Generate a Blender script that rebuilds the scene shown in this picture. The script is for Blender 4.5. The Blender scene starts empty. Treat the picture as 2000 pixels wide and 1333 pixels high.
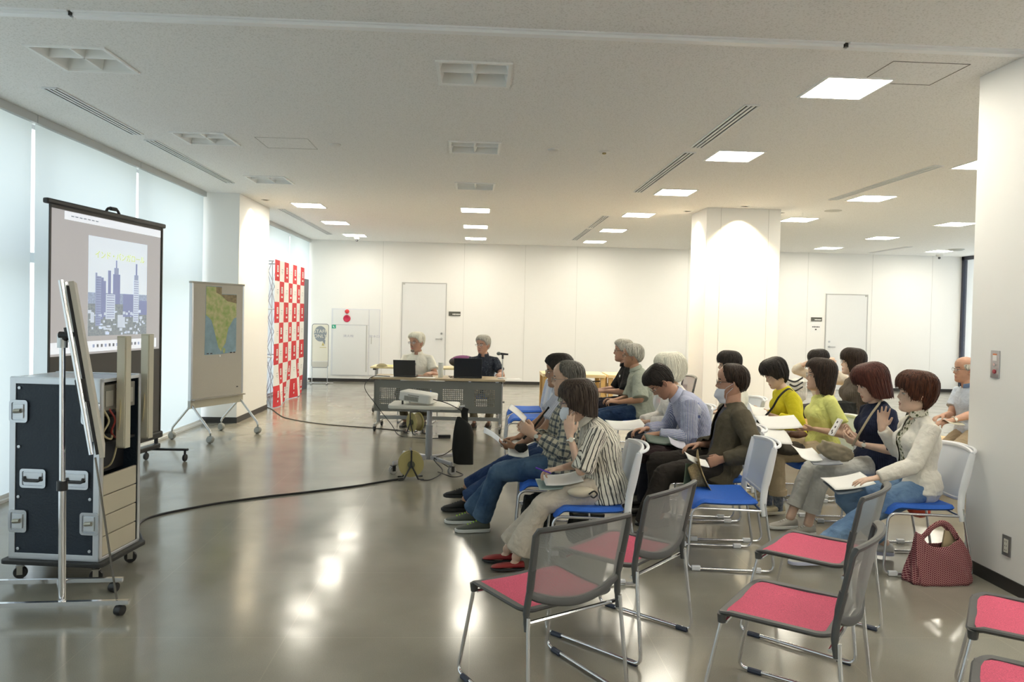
import bpy, bmesh, math, random
import numpy as np
from mathutils import Vector, Matrix, Quaternion, Euler
random.seed(7)
SC = bpy.context.scene
C = SC.collection
PI = math.pi
# ------------------------------------------------------------------ camera
yaw, pitch, roll = .0489, .0185, .0221
fw = Vector((math.sin(yaw)*math.cos(pitch), math.cos(yaw)*math.cos(pitch), -math.sin(pitch)))
r0 = Vector((math.cos(yaw), -math.sin(yaw), 0)); u0 = r0.cross(fw)
rr = math.cos(roll)*r0 + math.sin(roll)*u0; uu = -math.sin(roll)*r0 + math.cos(roll)*u0
cam = bpy.data.cameras.new('camera'); camo = bpy.data.objects.new('camera', cam); C.objects.link(camo)
camo.matrix_world = Matrix(((rr.x, uu.x, -fw.x, 0), (rr.y, uu.y, -fw.y, 0), (rr.z, uu.z, -fw.z, 1.6), (0, 0, 0, 1)))
cam.sensor_width = 36; cam.lens = 1430.68/2000*36; cam.shift_y = -24.17/2000
cam.clip_start = .05; cam.clip_end = 200
SC.camera = camo
# ------------------------------------------------------------------ world, exposure
SC.view_settings.view_transform = 'Standard'; SC.view_settings.look = 'None'
SC.view_settings.exposure = 0.95; SC.view_settings.gamma = 1.0
W = bpy.data.worlds.new('daylight'); SC.world = W; W.use_nodes = True
wn = W.node_tree; wn.nodes.clear()
wo = wn.nodes.new('ShaderNodeOutputWorld'); wb = wn.nodes.new('ShaderNodeBackground')
tc = wn.nodes.new('ShaderNodeTexCoord'); sep = wn.nodes.new('ShaderNodeSeparateXYZ'); cr = wn.nodes.new('ShaderNodeValToRGB')
wn.links.new(tc.outputs['Generated'], sep.inputs[0]); wn.links.new(sep.outputs[2], cr.inputs[0])
cr.color_ramp.elements[0].position = 0.0; cr.color_ramp.elements[0].color = (.62, .68, .66, 1)
cr.color_ramp.elements[1].position = .35; cr.color_ramp.elements[1].color = (.80, .90, 1.0, 1)
wn.links.new(cr.outputs[0], wb.inputs[0]); wb.inputs[1].default_value = 1.95
wn.links.new(wb.outputs[0], wo.inputs[0])
LAMP = 22.0
SC.cycles.use_denoising = True
SC.cycles.max_bounces = 10; SC.cycles.diffuse_bounces = 5; SC.cycles.glossy_bounces = 4
SC.cycles.transparent_max_bounces = 16; SC.cycles.sample_clamp_indirect = 6.0
SC.cycles.caustics_reflective = False; SC.cycles.caustics_refractive = False

# ------------------------------------------------------------------ materials
MATS = {}
def mat(name, col=(.8, .8, .8), rough=.5, metal=0.0, spec=None, noise=0, nscale=20, bump=0, bscale=60, emit=None, estr=1, alpha=None, sheen=0, coat=0, var2=None):
    if name in MATS: return MATS[name]
    m = bpy.data.materials.new(name); m.use_nodes = True; MATS[name] = m
    nt = m.node_tree; b = nt.nodes['Principled BSDF']
    c4 = (col[0], col[1], col[2], 1)
    b.inputs['Base Color'].default_value = c4; b.inputs['Roughness'].default_value = rough; b.inputs['Metallic'].default_value = metal
    if spec is not None: b.inputs['Specular IOR Level'].default_value = spec
    if sheen: b.inputs['Sheen Weight'].default_value = sheen
    if coat: b.inputs['Coat Weight'].default_value = coat
    if emit: b.inputs['Emission Color'].default_value = (*emit, 1); b.inputs['Emission Strength'].default_value = estr
    if noise:
        t = nt.nodes.new('ShaderNodeTexCoord'); n = nt.nodes.new('ShaderNodeTexNoise'); n.inputs['Scale'].default_value = nscale
        n.inputs['Detail'].default_value = 4
        r = nt.nodes.new('ShaderNodeValToRGB'); r.color_ramp.elements[0].position = .3; r.color_ramp.elements[1].position = .7
        a = var2 or tuple(max(0, x*(1-noise)) for x in col); z = tuple(min(1, x*(1+noise*.6)) for x in col)
        r.color_ramp.elements[0].color = (*a, 1); r.color_ramp.elements[1].color = (*z, 1)
        nt.links.new(t.outputs['Object'], n.inputs['Vector']); nt.links.new(n.outputs[0], r.inputs[0]); nt.links.new(r.outputs[0], b.inputs['Base Color'])
    if bump:
        t = nt.nodes.new('ShaderNodeTexCoord'); n = nt.nodes.new('ShaderNodeTexNoise'); n.inputs['Scale'].default_value = bscale; n.inputs['Detail'].default_value = 3
        bp = nt.nodes.new('ShaderNodeBump'); bp.inputs['Strength'].default_value = bump; bp.inputs['Distance'].default_value = .01
        nt.links.new(t.outputs['Object'], n.inputs['Vector']); nt.links.new(n.outputs[0], bp.inputs['Height']); nt.links.new(bp.outputs[0], b.inputs['Normal'])
    return m
def nodes(m): return m.node_tree, m.node_tree.nodes['Principled BSDF']
def N(nt, t, **kw):
    n = nt.nodes.new('ShaderNode'+t)
    for k, v in kw.items():
        if hasattr(n, k): setattr(n, k, v)
        else: n.inputs[k].default_value = v
    return n
def see_through(name, col, clear, rough=.5, weave=0):      # open mesh fabric: part of the light passes straight through
    m = mat(name, col, rough); nt, b = nodes(m)
    out = [n for n in nt.nodes if n.type == 'OUTPUT_MATERIAL'][0]
    tr = N(nt, 'BsdfTransparent'); mx = N(nt, 'MixShader'); mx.inputs[0].default_value = clear
    nt.links.new(b.outputs[0], mx.inputs[1]); nt.links.new(tr.outputs[0], mx.inputs[2]); nt.links.new(mx.outputs[0], out.inputs[0])
    if weave:
        t = N(nt, 'TexCoord'); w = N(nt, 'TexWave', bands_direction='Z', wave_type='BANDS'); w.inputs['Scale'].default_value = weave
        w2 = N(nt, 'TexWave', bands_direction='Y', wave_type='BANDS'); w2.inputs['Scale'].default_value = weave
        nt.links.new(t.outputs['Object'], w.inputs[0]); nt.links.new(t.outputs['Object'], w2.inputs[0])
        a = N(nt, 'Math', operation='MULTIPLY'); nt.links.new(w.outputs['Fac'], a.inputs[0]); nt.links.new(w2.outputs['Fac'], a.inputs[1])
        mr = N(nt, 'MapRange'); mr.inputs[3].default_value = clear*.6; mr.inputs[4].default_value = min(1, clear*2.0)
        nt.links.new(a.outputs[0], mr.inputs[0]); nt.links.new(mr.outputs[0], mx.inputs[0])
    return m

# ------------------------------------------------------------------ mesh builder
class MB:
    def __init__(s): s.v = []; s.f = []; s.m = []
    def add(s, vs, fs, mi=0, M=None):
        o = len(s.v)
        if M is not None: vs = [M @ Vector(v) for v in vs]
        s.v += [tuple(v) for v in vs]; s.f += [tuple(i+o for i in f) for f in fs]; s.m += [mi]*len(fs)
        return s
    def box(s, c, d, mi=0, M=None):
        x, y, z = c; a, b, e = d[0]/2, d[1]/2, d[2]/2
        vs = [(x+i*a, y+j*b, z+k*e) for k in (-1, 1) for j in (-1, 1) for i in (-1, 1)]
        return s.add(vs, [(0, 2, 3, 1), (4, 5, 7, 6), (0, 1, 5, 4), (2, 6, 7, 3), (0, 4, 6, 2), (1, 3, 7, 5)], mi, M)
    def tube(s, pts, r, n=10, mi=0, closed=False, M=None, flat=None, up=None, cap=True):
        P = [Vector(p) for p in pts]; k = len(P)
        R = r if isinstance(r, (list, tuple)) else [r]*k
        T = []
        for i in range(k):
            a = P[(i-1) % k] if (closed or i > 0) else P[i]; b = P[(i+1) % k] if (closed or i < k-1) else P[i]
            t = (b-a); t = t.normalized() if t.length > 1e-9 else Vector((0, 0, 1)); T.append(t)
        if up is None:
            up = Vector((0, 0, 1)) if abs(T[0].z) < .9 else Vector((1, 0, 0))
        u = Vector(up); vs = []
        for i in range(k):
            u = (u - T[i]*u.dot(T[i]))
            u = u.normalized() if u.length > 1e-6 else T[i].orthogonal().normalized()
            w = T[i].cross(u)
            fl = flat if flat is not None else 1
            for j in range(n):
                a = 2*PI*j/n
                vs.append(P[i] + u*(math.cos(a)*R[i]) + w*(math.sin(a)*R[i]*fl))
        fs = []
        for i in range(k if closed else k-1):
            for j in range(n):
                a = i*n+j; b = i*n+(j+1) % n; c2 = ((i+1) % k)*n+(j+1) % n; d = ((i+1) % k)*n+j
                fs.append((a, d, c2, b))
        if cap and not closed:
            fs.append(tuple(range(n))); fs.append(tuple(reversed(range((k-1)*n, k*n))))
        return s.add(vs, fs, mi, M)
    def lathe(s, prof, n=24, mi=0, M=None):
        vs = []; fs = []
        for r, z in prof:
            for j in range(n): vs.append((r*math.cos(2*PI*j/n), r*math.sin(2*PI*j/n), z))
        for i in range(len(prof)-1):
            for j in range(n):
                fs.append((i*n+j, i*n+(j+1) % n, (i+1)*n+(j+1) % n, (i+1)*n+j))
        fs.append(tuple(reversed(range(n)))); fs.append(tuple(range((len(prof)-1)*n, len(prof)*n)))
        return s.add(vs, fs, mi, M)
    def ell(s, c, r, mi=0, M=None, n=16, k=10):
        vs = [(c[0], c[1], c[2]-r[2])]; fs = []
        for i in range(1, k):
            a = -PI/2+PI*i/k
            for j in range(n):
                b = 2*PI*j/n; vs.append((c[0]+r[0]*math.cos(a)*math.cos(b), c[1]+r[1]*math.cos(a)*math.sin(b), c[2]+r[2]*math.sin(a)))
        vs.append((c[0], c[1], c[2]+r[2])); L = len(vs)-1
        for j in range(n): fs.append((0, 1+(j+1) % n, 1+j))
        for i in range(k-2):
            for j in range(n):
                a = 1+i*n; fs.append((a+j, a+(j+1) % n, a+n+(j+1) % n, a+n+j))
        a = 1+(k-2)*n
        for j in range(n): fs.append((a+j, a+(j+1) % n, L))
        return s.add(vs, fs, mi, M)
    def prism(s, poly, h0, h1, mi=0, M=None):             # polygon in xy, extruded along z
        n = len(poly); vs = [(x, y, h0) for x, y in poly]+[(x, y, h1) for x, y in poly]
        fs = [tuple(reversed(range(n))), tuple(range(n, 2*n))]+[(i, (i+1) % n, n+(i+1) % n, n+i) for i in range(n)]
        return s.add(vs, fs, mi, M)
    def grid(s, fn, nu, nv, mi=0, M=None, thick=0):
        vs = [fn(i/(nu-1), j/(nv-1)) for i in range(nu) for j in range(nv)]
        fs = [(i*nv+j, (i+1)*nv+j, (i+1)*nv+j+1, i*nv+j+1) for i in range(nu-1) for j in range(nv-1)]
        return s.add(vs, fs, mi, M)
def rrect(x0, x1, y0, y1, r, n=5):
    out = []
    for cx, cy, a0 in ((x1-r, y1-r, 0), (x0+r, y1-r, PI/2), (x0+r, y0+r, PI), (x1-r, y0+r, 1.5*PI)):
        for i in range(n+1):
            a = a0+PI/2*i/n; out.append((cx+r*math.cos(a), cy+r*math.sin(a)))
    return out
def fillet(pts, r, n=5, closed=False):
    P = [Vector(p) for p in pts]; out = []; k = len(P)
    for i in range(k):
        if not closed and i in (0, k-1): out.append(P[i]); continue
        a, b, c = P[i-1], P[i], P[(i+1) % k]
        d1, d2 = (a-b), (c-b); q = min(r, d1.length*.49, d2.length*.49)
        p0 = b+d1.normalized()*q; p1 = b+d2.normalized()*q
        for t in range(n+1):
            t /= n; out.append(p0*(1-t)**2+b*2*t*(1-t)+p1*t*t)
    return out
def smoothpath(pts, n=8):                                 # Catmull-Rom
    P = [Vector(p) for p in pts]; P = [P[0]*2-P[1]]+P+[P[-1]*2-P[-2]]; out = []
    for i in range(1, len(P)-2):
        for t in range(n):
            t /= n; a, b, c, d = P[i-1:i+3]
            out.append(.5*((2*b)+(c-a)*t+(2*a-5*b+4*c-d)*t*t+(-a+3*b-3*c+d)*t**3))
    out.append(P[-2]); return out
def mesh_of(name, mb, mats, smooth=40):
    me = bpy.data.meshes.new(name); me.from_pydata([tuple(v) for v in mb.v], [], mb.f)
    for m in (mats if isinstance(mats, (list, tuple)) else [mats]): me.materials.append(m)
    me.polygons.foreach_set('material_index', mb.m)
    bm = bmesh.new(); bm.from_mesh(me); bmesh.ops.recalc_face_normals(bm, faces=bm.faces); bm.to_mesh(me); bm.free()
    if smooth:
        me.polygons.foreach_set('use_smooth', [True]*len(me.polygons)); me.set_sharp_from_angle(angle=math.radians(smooth))
    me.update(); return me
def obj(name, mb, mats, parent=None, M=None, bevel=0, smooth=40, label=None, cat=None, group=None, kind=None):
    o = bpy.data.objects.new(name, mesh_of(name, mb, mats, smooth)); C.objects.link(o)
    if M is not None: o.matrix_basis = M
    if parent is not None: o.parent = parent
    if bevel:
        b = o.modifiers.new('bevel', 'BEVEL'); b.width = bevel; b.segments = 2; b.limit_method = 'ANGLE'; b.angle_limit = math.radians(50)
    return tag(o, label, cat, group, kind)
def tag(o, label=None, cat=None, group=None, kind=None):
    if label: o['label'] = label
    if cat: o['category'] = cat
    if group: o['group'] = group
    if kind: o['kind'] = kind
    return o
def empty(name, loc=(0, 0, 0), rz=0, label=None, cat=None, group=None, kind=None, M=None):
    o = bpy.data.objects.new(name, None); C.objects.link(o); o.empty_display_size = .1
    o.matrix_basis = M if M is not None else Matrix.Translation(loc) @ Matrix.Rotation(rz, 4, 'Z')
    return tag(o, label, cat, group, kind)
def copy_tree(o, parent=None):
    c = o.copy(); C.objects.link(c)
    if parent is not None: c.parent = parent
    for ch in list(o.children): copy_tree(ch, c)
    return c
def T(x, y, z): return Matrix.Translation((x, y, z))
def R(a, ax): return Matrix.Rotation(a, 4, ax)
def frame(o, x, y):                                       # matrix with given origin, x axis and roughly-y axis
    x = Vector(x).normalized(); y = Vector(y); z = x.cross(y).normalized(); y = z.cross(x)
    return Matrix(((x.x, y.x, z.x, o[0]), (x.y, y.y, z.y, o[1]), (x.z, y.z, z.z, o[2]), (0, 0, 0, 1)))
def text(name, s, size, m, parent, M, ext=.0008, align='CENTER', sx=1):
    cu = bpy.data.curves.new(name, 'FONT'); cu.body = s; cu.size = size; cu.align_x = align; cu.align_y = 'CENTER'; cu.extrude = ext; cu.resolution_u = 3
    t = bpy.data.objects.new(name, cu); C.objects.link(t)
    dg = bpy.context.evaluated_depsgraph_get(); me = bpy.data.meshes.new_from_object(t.evaluated_get(dg))
    bpy.data.objects.remove(t); me.materials.clear(); me.materials.append(m)
    o = bpy.data.objects.new(name, me); C.objects.link(o); o.matrix_basis = M @ Matrix.Scale(sx, 4, (1, 0, 0))
    if parent is not None: o.parent = parent
    return o
# ------------------------------------------------------------------ the room
HC = 3.215; YB = 16.85; XL = -3.80; XR = 11.5; YF = -5.0
white = mat('wall_paint', (.87, .86, .83), .55, bump=.04, bscale=220)
dkbase = mat('dark_baseboard', (.03, .028, .026), .4)
grey_line = mat('seam_grey', (.45, .44, .42), .6)
# floor: polished vinyl tile
mf = mat('floor_tile', (.25, .235, .2), .14, spec=.55); nt, b = nodes(mf)
t = N(nt, 'TexCoord'); n1 = N(nt, 'TexNoise', Scale=1.3, Detail=6.0); n2 = N(nt, 'TexNoise', Scale=260.0, Detail=2.0); n3 = N(nt, 'TexNoise', Scale=3.0, Detail=2.0)
for n in (n1, n2, n3): nt.links.new(t.outputs['Object'], n.inputs['Vector'])
r1 = N(nt, 'ValToRGB'); r1.color_ramp.elements[0].position = .32; r1.color_ramp.elements[0].color = (.235, .222, .18, 1)
r1.color_ramp.elements[1].position = .7; r1.color_ramp.elements[1].color = (.31, .296, .248, 1)
nt.links.new(n1.outputs[0], r1.inputs[0])
r2 = N(nt, 'ValToRGB'); r2.color_ramp.elements[0].position = .35; r2.color_ramp.elements[0].color = (.91, .91, .91, 1); r2.color_ramp.elements[1].position = .62; r2.color_ramp.elements[1].color = (1.05, 1.05, 1.05, 1)
nt.links.new(n2.outputs[0], r2.inputs[0])
mm = N(nt, 'Mix', data_type='RGBA', blend_type='MULTIPLY'); mm.inputs[0].default_value = 1
nt.links.new(r1.outputs[0], mm.inputs[6]); nt.links.new(r2.outputs[0], mm.inputs[7])
# faint joints
br = N(nt, 'TexBrick'); br.offset = 0; br.inputs['Scale'].default_value = 1; br.inputs['Brick Width'].default_value = .9; br.inputs['Row Height'].default_value = .9
br.inputs['Mortar Size'].default_value = .0022; br.inputs['Color1'].default_value = (1, 1, 1, 1); br.inputs['Color2'].default_value = (.96, .96, .96, 1); br.inputs['Mortar'].default_value = (1.12, 1.12, 1.1, 1)
nt.links.new(t.outputs['Object'], br.inputs['Vector'])
m2 = N(nt, 'Mix', data_type='RGBA', blend_type='MULTIPLY'); m2.inputs[0].default_value = 1
nt.links.new(mm.outputs[2], m2.inputs[6]); nt.links.new(br.outputs[0], m2.inputs[7]); nt.links.new(m2.outputs[2], b.inputs['Base Color'])
mr = N(nt, 'MapRange'); mr.inputs[1].default_value = .3; mr.inputs[2].default_value = .7; mr.inputs[3].default_value = .115; mr.inputs[4].default_value = .21
nt.links.new(n3.outputs[0], mr.inputs[0]); nt.links.new(mr.outputs[0], b.inputs['Roughness'])
bp = N(nt, 'Bump', Strength=.005, Distance=.01); nb = N(nt, 'TexNoise', Scale=2.6, Detail=3.0); nt.links.new(t.outputs['Object'], nb.inputs['Vector']); nt.links.new(nb.outputs[0], bp.inputs['Height']); nt.links.new(bp.outputs[0], b.inputs['Normal'])
obj('floor', MB().box((3.9, 6, -.05), (16.2, 22.4, .1)), mf, kind='structure', smooth=0)
# ceiling with real openings for the unlit fixtures
mc = mat('ceiling_board', (.68, .665, .635), .9); nt, b = nodes(mc)
t = N(nt, 'TexCoord'); n1 = N(nt, 'TexNoise', Scale=85.0, Detail=3.0); nt.links.new(t.outputs['Object'], n1.inputs['Vector'])
r1 = N(nt, 'ValToRGB'); r1.color_ramp.elements[0].position = .36; r1.color_ramp.elements[0].color = (.76, .75, .72, 1); r1.color_ramp.elements[1].position = .47; r1.color_ramp.elements[1].color = (.90, .89, .87, 1)
nt.links.new(n1.outputs[0], r1.inputs[0]); nt.links.new(r1.outputs[0], b.inputs['Base Color'])
bp = N(nt, 'Bump', Strength=.25, Distance=.004); nt.links.new(n1.outputs[0], bp.inputs['Height']); nt.links.new(bp.outputs[0], b.inputs['Normal'])
LX = [-2.60, -.05, 2.50, 5.07, 7.63, 10.15]; LYs = [4.96, 7.13, 9.27, 11.4, 13.53, 15.65]; LS = .235
unlit = [(LX[i], LYs[j]) for i in (0, 1) for j in (0, 1, 2)]
xs = sorted({XL-.3, XR+3.2, *[x+d*LS for x in LX[:2] for d in (-1, 1)]}); ys = sorted({YF, YB+.1, *[y+d*LS for y in LYs[:3] for d in (-1, 1)]})
mb = MB()
for i in range(len(xs)-1):
    for j in range(len(ys)-1):
        cx, cy = (xs[i]+xs[i+1])/2, (ys[j]+ys[j+1])/2
        if any(abs(cx-a) < .01 and abs(cy-b_) < .01 for a, b_ in unlit): continue
        mb.add([(xs[i], ys[j], HC), (xs[i+1], ys[j], HC), (xs[i+1], ys[j+1], HC), (xs[i], ys[j+1], HC)], [(0, 3, 2, 1)])
obj('ceiling', mb, mc, kind='structure', smooth=0)
obj('ceiling_slab', MB().box((3.9, 6, HC+.35), (16.2, 22.4, .1)), white, kind='structure', smooth=0)
# walls
obj('wall_back', MB().box((3.9, YB+.1, HC/2), (16.2, .2, HC+.4)), white, kind='structure', smooth=0)
obj('wall_front', MB().box((3.9, YF-.1, HC/2), (16.2, .2, HC+.4)), white, kind='structure', smooth=0)
mb = MB()
for x in (-2.15, -.3, 1.1, 2.3, 4.9, 6.4, 7.75, 9.3, 10.75): mb.box((x, YB-.001, HC/2), (.006, .004, HC))
obj('trim_1', mb, mat('seam', (.62, .61, .58), .6), kind='structure', smooth=0)
obj('baseboard_back', MB().box((3.85, YB-.006, .035), (15.3, .014, .07)), dkbase, kind='structure', smooth=0)
# pillar between the window bays, round pillar's square siblings
def pillar(nm, x0, x1, y0, y1):
    o = obj(nm, MB().box(((x0+x1)/2, (y0+y1)/2, HC/2), (x1-x0, y1-y0, HC)), white, kind='structure', bevel=.004, smooth=0)
    obj('baseboard_'+nm.split('_')[1], MB().box(((x0+x1)/2, (y0+y1)/2, .04), (x1-x0+.016, y1-y0+.016, .08)), dkbase, kind='structure', smooth=0)
pillar('wall_window_pillar', -4.1, -3.33, 10.42, 11.9)
pillar('wall_middle_pillar', 3.29, 4.38, 10.45, 11.2)
pillar('wall_near_pillar', 3.235, 4.5, 3.45, 4.64)
mb = MB()
for x in (3.50, 4.20): mb.box((x, 10.449, HC/2), (.005, .004, HC))
obj('trim_2', mb, mat('seam'), kind='structure', smooth=0)
# left: window bays with roller blinds
alu = mat('aluminium', (.62, .64, .66), .35, .8)
mbl = mat('blind_cloth', (.82, .87, .86), .9); nt, b = nodes(mbl)
out = [n for n in nt.nodes if n.type == 'OUTPUT_MATERIAL'][0]
tl = N(nt, 'BsdfTranslucent'); tl.inputs[0].default_value = (.30, .325, .33, 1); df = N(nt, 'BsdfDiffuse'); df.inputs[0].default_value = (.42, .46, .46, 1)
ad = N(nt, 'AddShader'); nt.links.new(tl.outputs[0], ad.inputs[0]); nt.links.new(df.outputs[0], ad.inputs[1]); nt.links.new(ad.outputs[0], out.inputs[0])
glass = see_through('window_glass', (.9, .95, 1), .92, .02)
bays = [(-4.8, -2.94), (-2.94, -1.08), (-1.08, .78), (.78, 2.66), (2.66, 4.56), (4.56, 6.46), (6.46, 8.38), (8.38, 10.38), (11.93, 13.25), (13.25, 15.05), (15.05, 16.82)]
bl_lab = ['blind nearest the left edge of the photo', 'blind directly behind the projection screen', 'blind between the projection screen and the window pillar',
          'blind right behind the window pillar', 'blind behind the checked banner', 'blind in the far left corner of the room']
k = 0
for i, (a, c) in enumerate(bays):
    o = empty('roller_blind', (XL, (a+c)/2, 0), 0, None, 'roller blind', 'roller blinds along the window wall')
    L = c-a-.045
    o['label'] = ('pale translucent roller ' + bl_lab[i-5]) if i >= 5 else 'pale translucent roller blind on the window wall beside the camera, out of the photo'
    def sheet(u, v, L=L): return (.004*math.sin(u*9+v*3), -L/2+L*u, .05+v*(HC-.09))
    mb = MB().grid(sheet, 12, 6); obj('blind_fabric', mb, mbl, o)
    obj('hem_bar', MB().box((0, 0, .04), (.018, L, .03)), mat('blind_bar', (.75, .77, .77), .5), o)
    obj('head_box', MB().box((-.0, 0, HC-.035), (.07, c-a-.01, .07)), mat('blind_box', (.55, .57, .57), .5), o)
n = 0
for (a, c) in ((-4.85, 10.42), (11.9, 16.85)):
    n += 1
    mb = MB(); mb.box((XL-.22, (a+c)/2, .03), (.12, c-a, .06)); mb.box((XL-.22, (a+c)/2, HC-.03), (.12, c-a, .06)); mb.box((XL-.22, (a+c)/2, 2.02), (.08, c-a, .09))
    y = a
    while y <= c+.01:
        mb.box((XL-.22, y, HC/2), (.10, .055, HC)); y += (c-a)/round((c-a)/1.87)
    o = obj('window_%d' % n, mb, alu, kind='structure', smooth=0)
    obj('glass_pane', MB().box((XL-.22, (a+c)/2, HC/2), (.008, c-a, HC-.1)), glass, o, smooth=0)
    obj('wall_sill_%d' % n, MB().box((XL-.11, (a+c)/2, .012), (.3, c-a, .024)), mat('sill', (.8, .82, .84), .4), kind='structure', smooth=0)
# far right: glazed lobby front
mb = MB()
for y, w in ((16.8, .07), (14.9, .05), (13.0, .05), (11.1, .05), (9.2, .05), (5.5, .05), (1.8, .05), (-1.9, .05)): mb.box((XR, y, HC/2), (.09, w, HC))
mb.box((XR, 6, HC-.04), (.09, 22, .08)); mb.box((XR, 6, .03), (.09, 22, .06))
o = obj('window_3', mb, mat('dark_mullion', (.025, .03, .05), .35), kind='structure', smooth=0)
obj('glass_pane', MB().box((XR, 5.9, HC/2), (.01, 21.7, HC-.1)), glass, o, smooth=0)
obj('wall_right', MB().box((XR+3, 6, HC/2), (.2, 22, HC+.4)), mat('lobby_wall', (.55, .62, .78), .5), kind='structure', smooth=0)
# partition rail on the ceiling
def rail(nm, x0, x1):
    mb = MB(); mb.box(((x0+x1)/2, 4.19, HC-.012), (x1-x0, .05, .024)); mb.box(((x0+x1)/2, 4.155, HC-.004), (x1-x0, .02, .008))
    obj(nm, mb, mat('rail_white', (.92, .93, .94), .35), kind='structure', smooth=0)
rail('trim_3', -3.75, -2.27); rail('trim_4', -2.25, 2.085); rail('trim_5', 2.115, 3.235)
mb = MB()
for x in (-2.26, 2.10): mb.box((x, 4.17, HC-.012), (.018, .022, .024))
obj('trim_6', mb, dkbase, kind='structure', smooth=0)
# ------------------------------------------------------------------ ceiling fixtures
fr_m = mat('fixture_white', (.92, .92, .9), .45)
lamp_m = mat('lamp_diffuser', (1, 1, 1), .5, emit=(1.0, .94, .80), estr=LAMP)
def lit(x, y, label, group):
    o = empty('ceiling_light', (x, y, HC), 0, label, 'ceiling light', group)
    mb = MB(); s = LS-.01
    for a, b_, c, d in ((0, s, 2*s+.02, .02), (0, -s, 2*s+.02, .02), (s, 0, .02, 2*s-.02), (-s, 0, .02, 2*s-.02)): mb.box((a, b_, -.003), (c, d, .010))
    obj('light_frame', mb, fr_m, o, smooth=0)
    obj('diffuser', MB().box((0, 0, -.003), (2*s-.02, 2*s-.02, .006)), lamp_m, o, smooth=0)
colname = {0: 'left column of ceiling lights', 1: 'middle column of ceiling lights', 2: 'column of ceiling lights above the audience', 3: 'first column right of the middle pillar', 4: 'second column right of the middle pillar', 5: 'rightmost column of ceiling lights'}
ordn = ['nearest', 'second nearest', 'third nearest', 'fourth nearest', 'fifth nearest', 'farthest']
for i in range(6):
    for j in range(6):
        if (LX[i], LYs[j]) in unlit: continue
        lab = 'lit square ceiling light, %s in %s' % (ordn[j], colname[i])
        lit(LX[i], LYs[j], lab, 'lit square ceiling lights')
for x in (2.50, 5.07, 7.63, 10.15):  # added lamps out of view, carrying on the grid to light the foreground
    for y in (2.79, .62, -1.55, -3.7): lit(x, y, 'added square ceiling light, out of view on the camera side, lighting the foreground', 'lit square ceiling lights')
for i in (0, 1):
    for j in (0, 1, 2):
        o = empty('ceiling_light', (LX[i], LYs[j], HC), 0, 'unlit louvred ceiling light, %s in the %s' % (ordn[j], colname[i]), 'ceiling light', 'unlit louvred ceiling lights')
        s = LS; mb = MB()
        for a, b_, c, d in ((0, s, 2*s+.03, .022), (0, -s, 2*s+.03, .022), (s, 0, .022, 2*s-.02), (-s, 0, .022, 2*s-.02)): mb.box((a, b_, -.004), (c, d, .014))
        obj('light_frame', mb, fr_m, o, smooth=0)
        mb = MB()                                          # housing: five sides, open below
        for a, b_, c, d in ((0, s, 2*s, .004), (0, -s, 2*s, .004), (s, 0, .004, 2*s), (-s, 0, .004, 2*s)): mb.box((a, b_, .05), (c, d, .1))
        mb.box((0, 0, .1), (2*s, 2*s, .004)); obj('housing', mb, mat('fixture_inner', (.85, .84, .80), .5), o, smooth=0)
        mb = MB()
        def blade(p0, p1, w0=.055, w1=.012, z0=.005, z1=.075):
            p0, p1 = Vector(p0), Vector(p1); d = (p1-p0).normalized(); q = Vector((-d.y, d.x, 0)); vs = []
            for p in (p0, p1):
                for w, z in ((w1, z0), (w0, z1)):
                    vs += [p+q*w/2+Vector((0, 0, z)), p-q*w/2+Vector((0, 0, z))]
            mb.add(vs, [(0, 1, 5, 4), (2, 6, 7, 3), (0, 4, 6, 2), (1, 3, 7, 5), (0, 2, 3, 1), (4, 5, 7, 6)])
        blade((0, -s, 0), (0, s, 0)); blade((-s, 0, 0), (s, 0, 0)); blade((-s, -s, 0), (s, -s, 0)); blade((-s, s, 0), (s, s, 0)); blade((-s, -s, 0), (-s, s, 0)); blade((s, -s, 0), (s, s, 0))
        obj('louvre', mb, fr_m, o, smooth=0)
def vent(x, y0, y1, label, w=.105):
    o = empty('linear_vent', (x, (y0+y1)/2, HC), 0, label, 'air vent', 'linear air diffusers in the ceiling'); L = y1-y0
    mb = MB()
    for a in (-w/2, w/2): mb.box((a, 0, -.004), (.014, L, .010))
    for a in (-L/2, L/2): mb.box((0, a, -.004), (w, .014, .010))
    obj('vent_frame', mb, mat('vent_metal', (.78, .79, .8), .4), o, smooth=0)
    obj('slot_backing', MB().box((0, 0, -.001), (w-.012, L-.014, .003)), mat('vent_dark', (.02, .02, .025), .7), o, smooth=0)
    for a in (-w/6, w/6): obj('slat', MB().box((a, 0, -.005), (.019, L-.014, .008)), mat('vent_metal'), o, smooth=0)
for v in ((-3.2, 5.63, 7.04, 'near slotted air vent beside the blinds, left front'), (-3.18, 7.26, 9.56, 'slotted air vent beside the blinds, in front of the window pillar'),
          (2.03, 5.42, 6.81, 'nearest slotted air vent above the audience'), (2.03, 7.02, 9.33, 'second slotted air vent above the audience'), (2.03, 11.6, 13.2, 'slotted air vent ahead of the middle pillar on its left'),
          (2.03, 13.4, 15.4, 'farthest slotted air vent left of the middle pillar'), (4.65, 7.24, 9.46, 'slotted air vent between the near pillar and the middle pillar'),
          (-3.14, 11.88, 13.42, 'slotted air vent just past the window pillar'), (-3.12, 13.5, 15.6, 'slotted air vent near the far left corner'), (9.0, 14.9, 16.4, 'slotted air vent near the back right door')): vent(*v)
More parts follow.
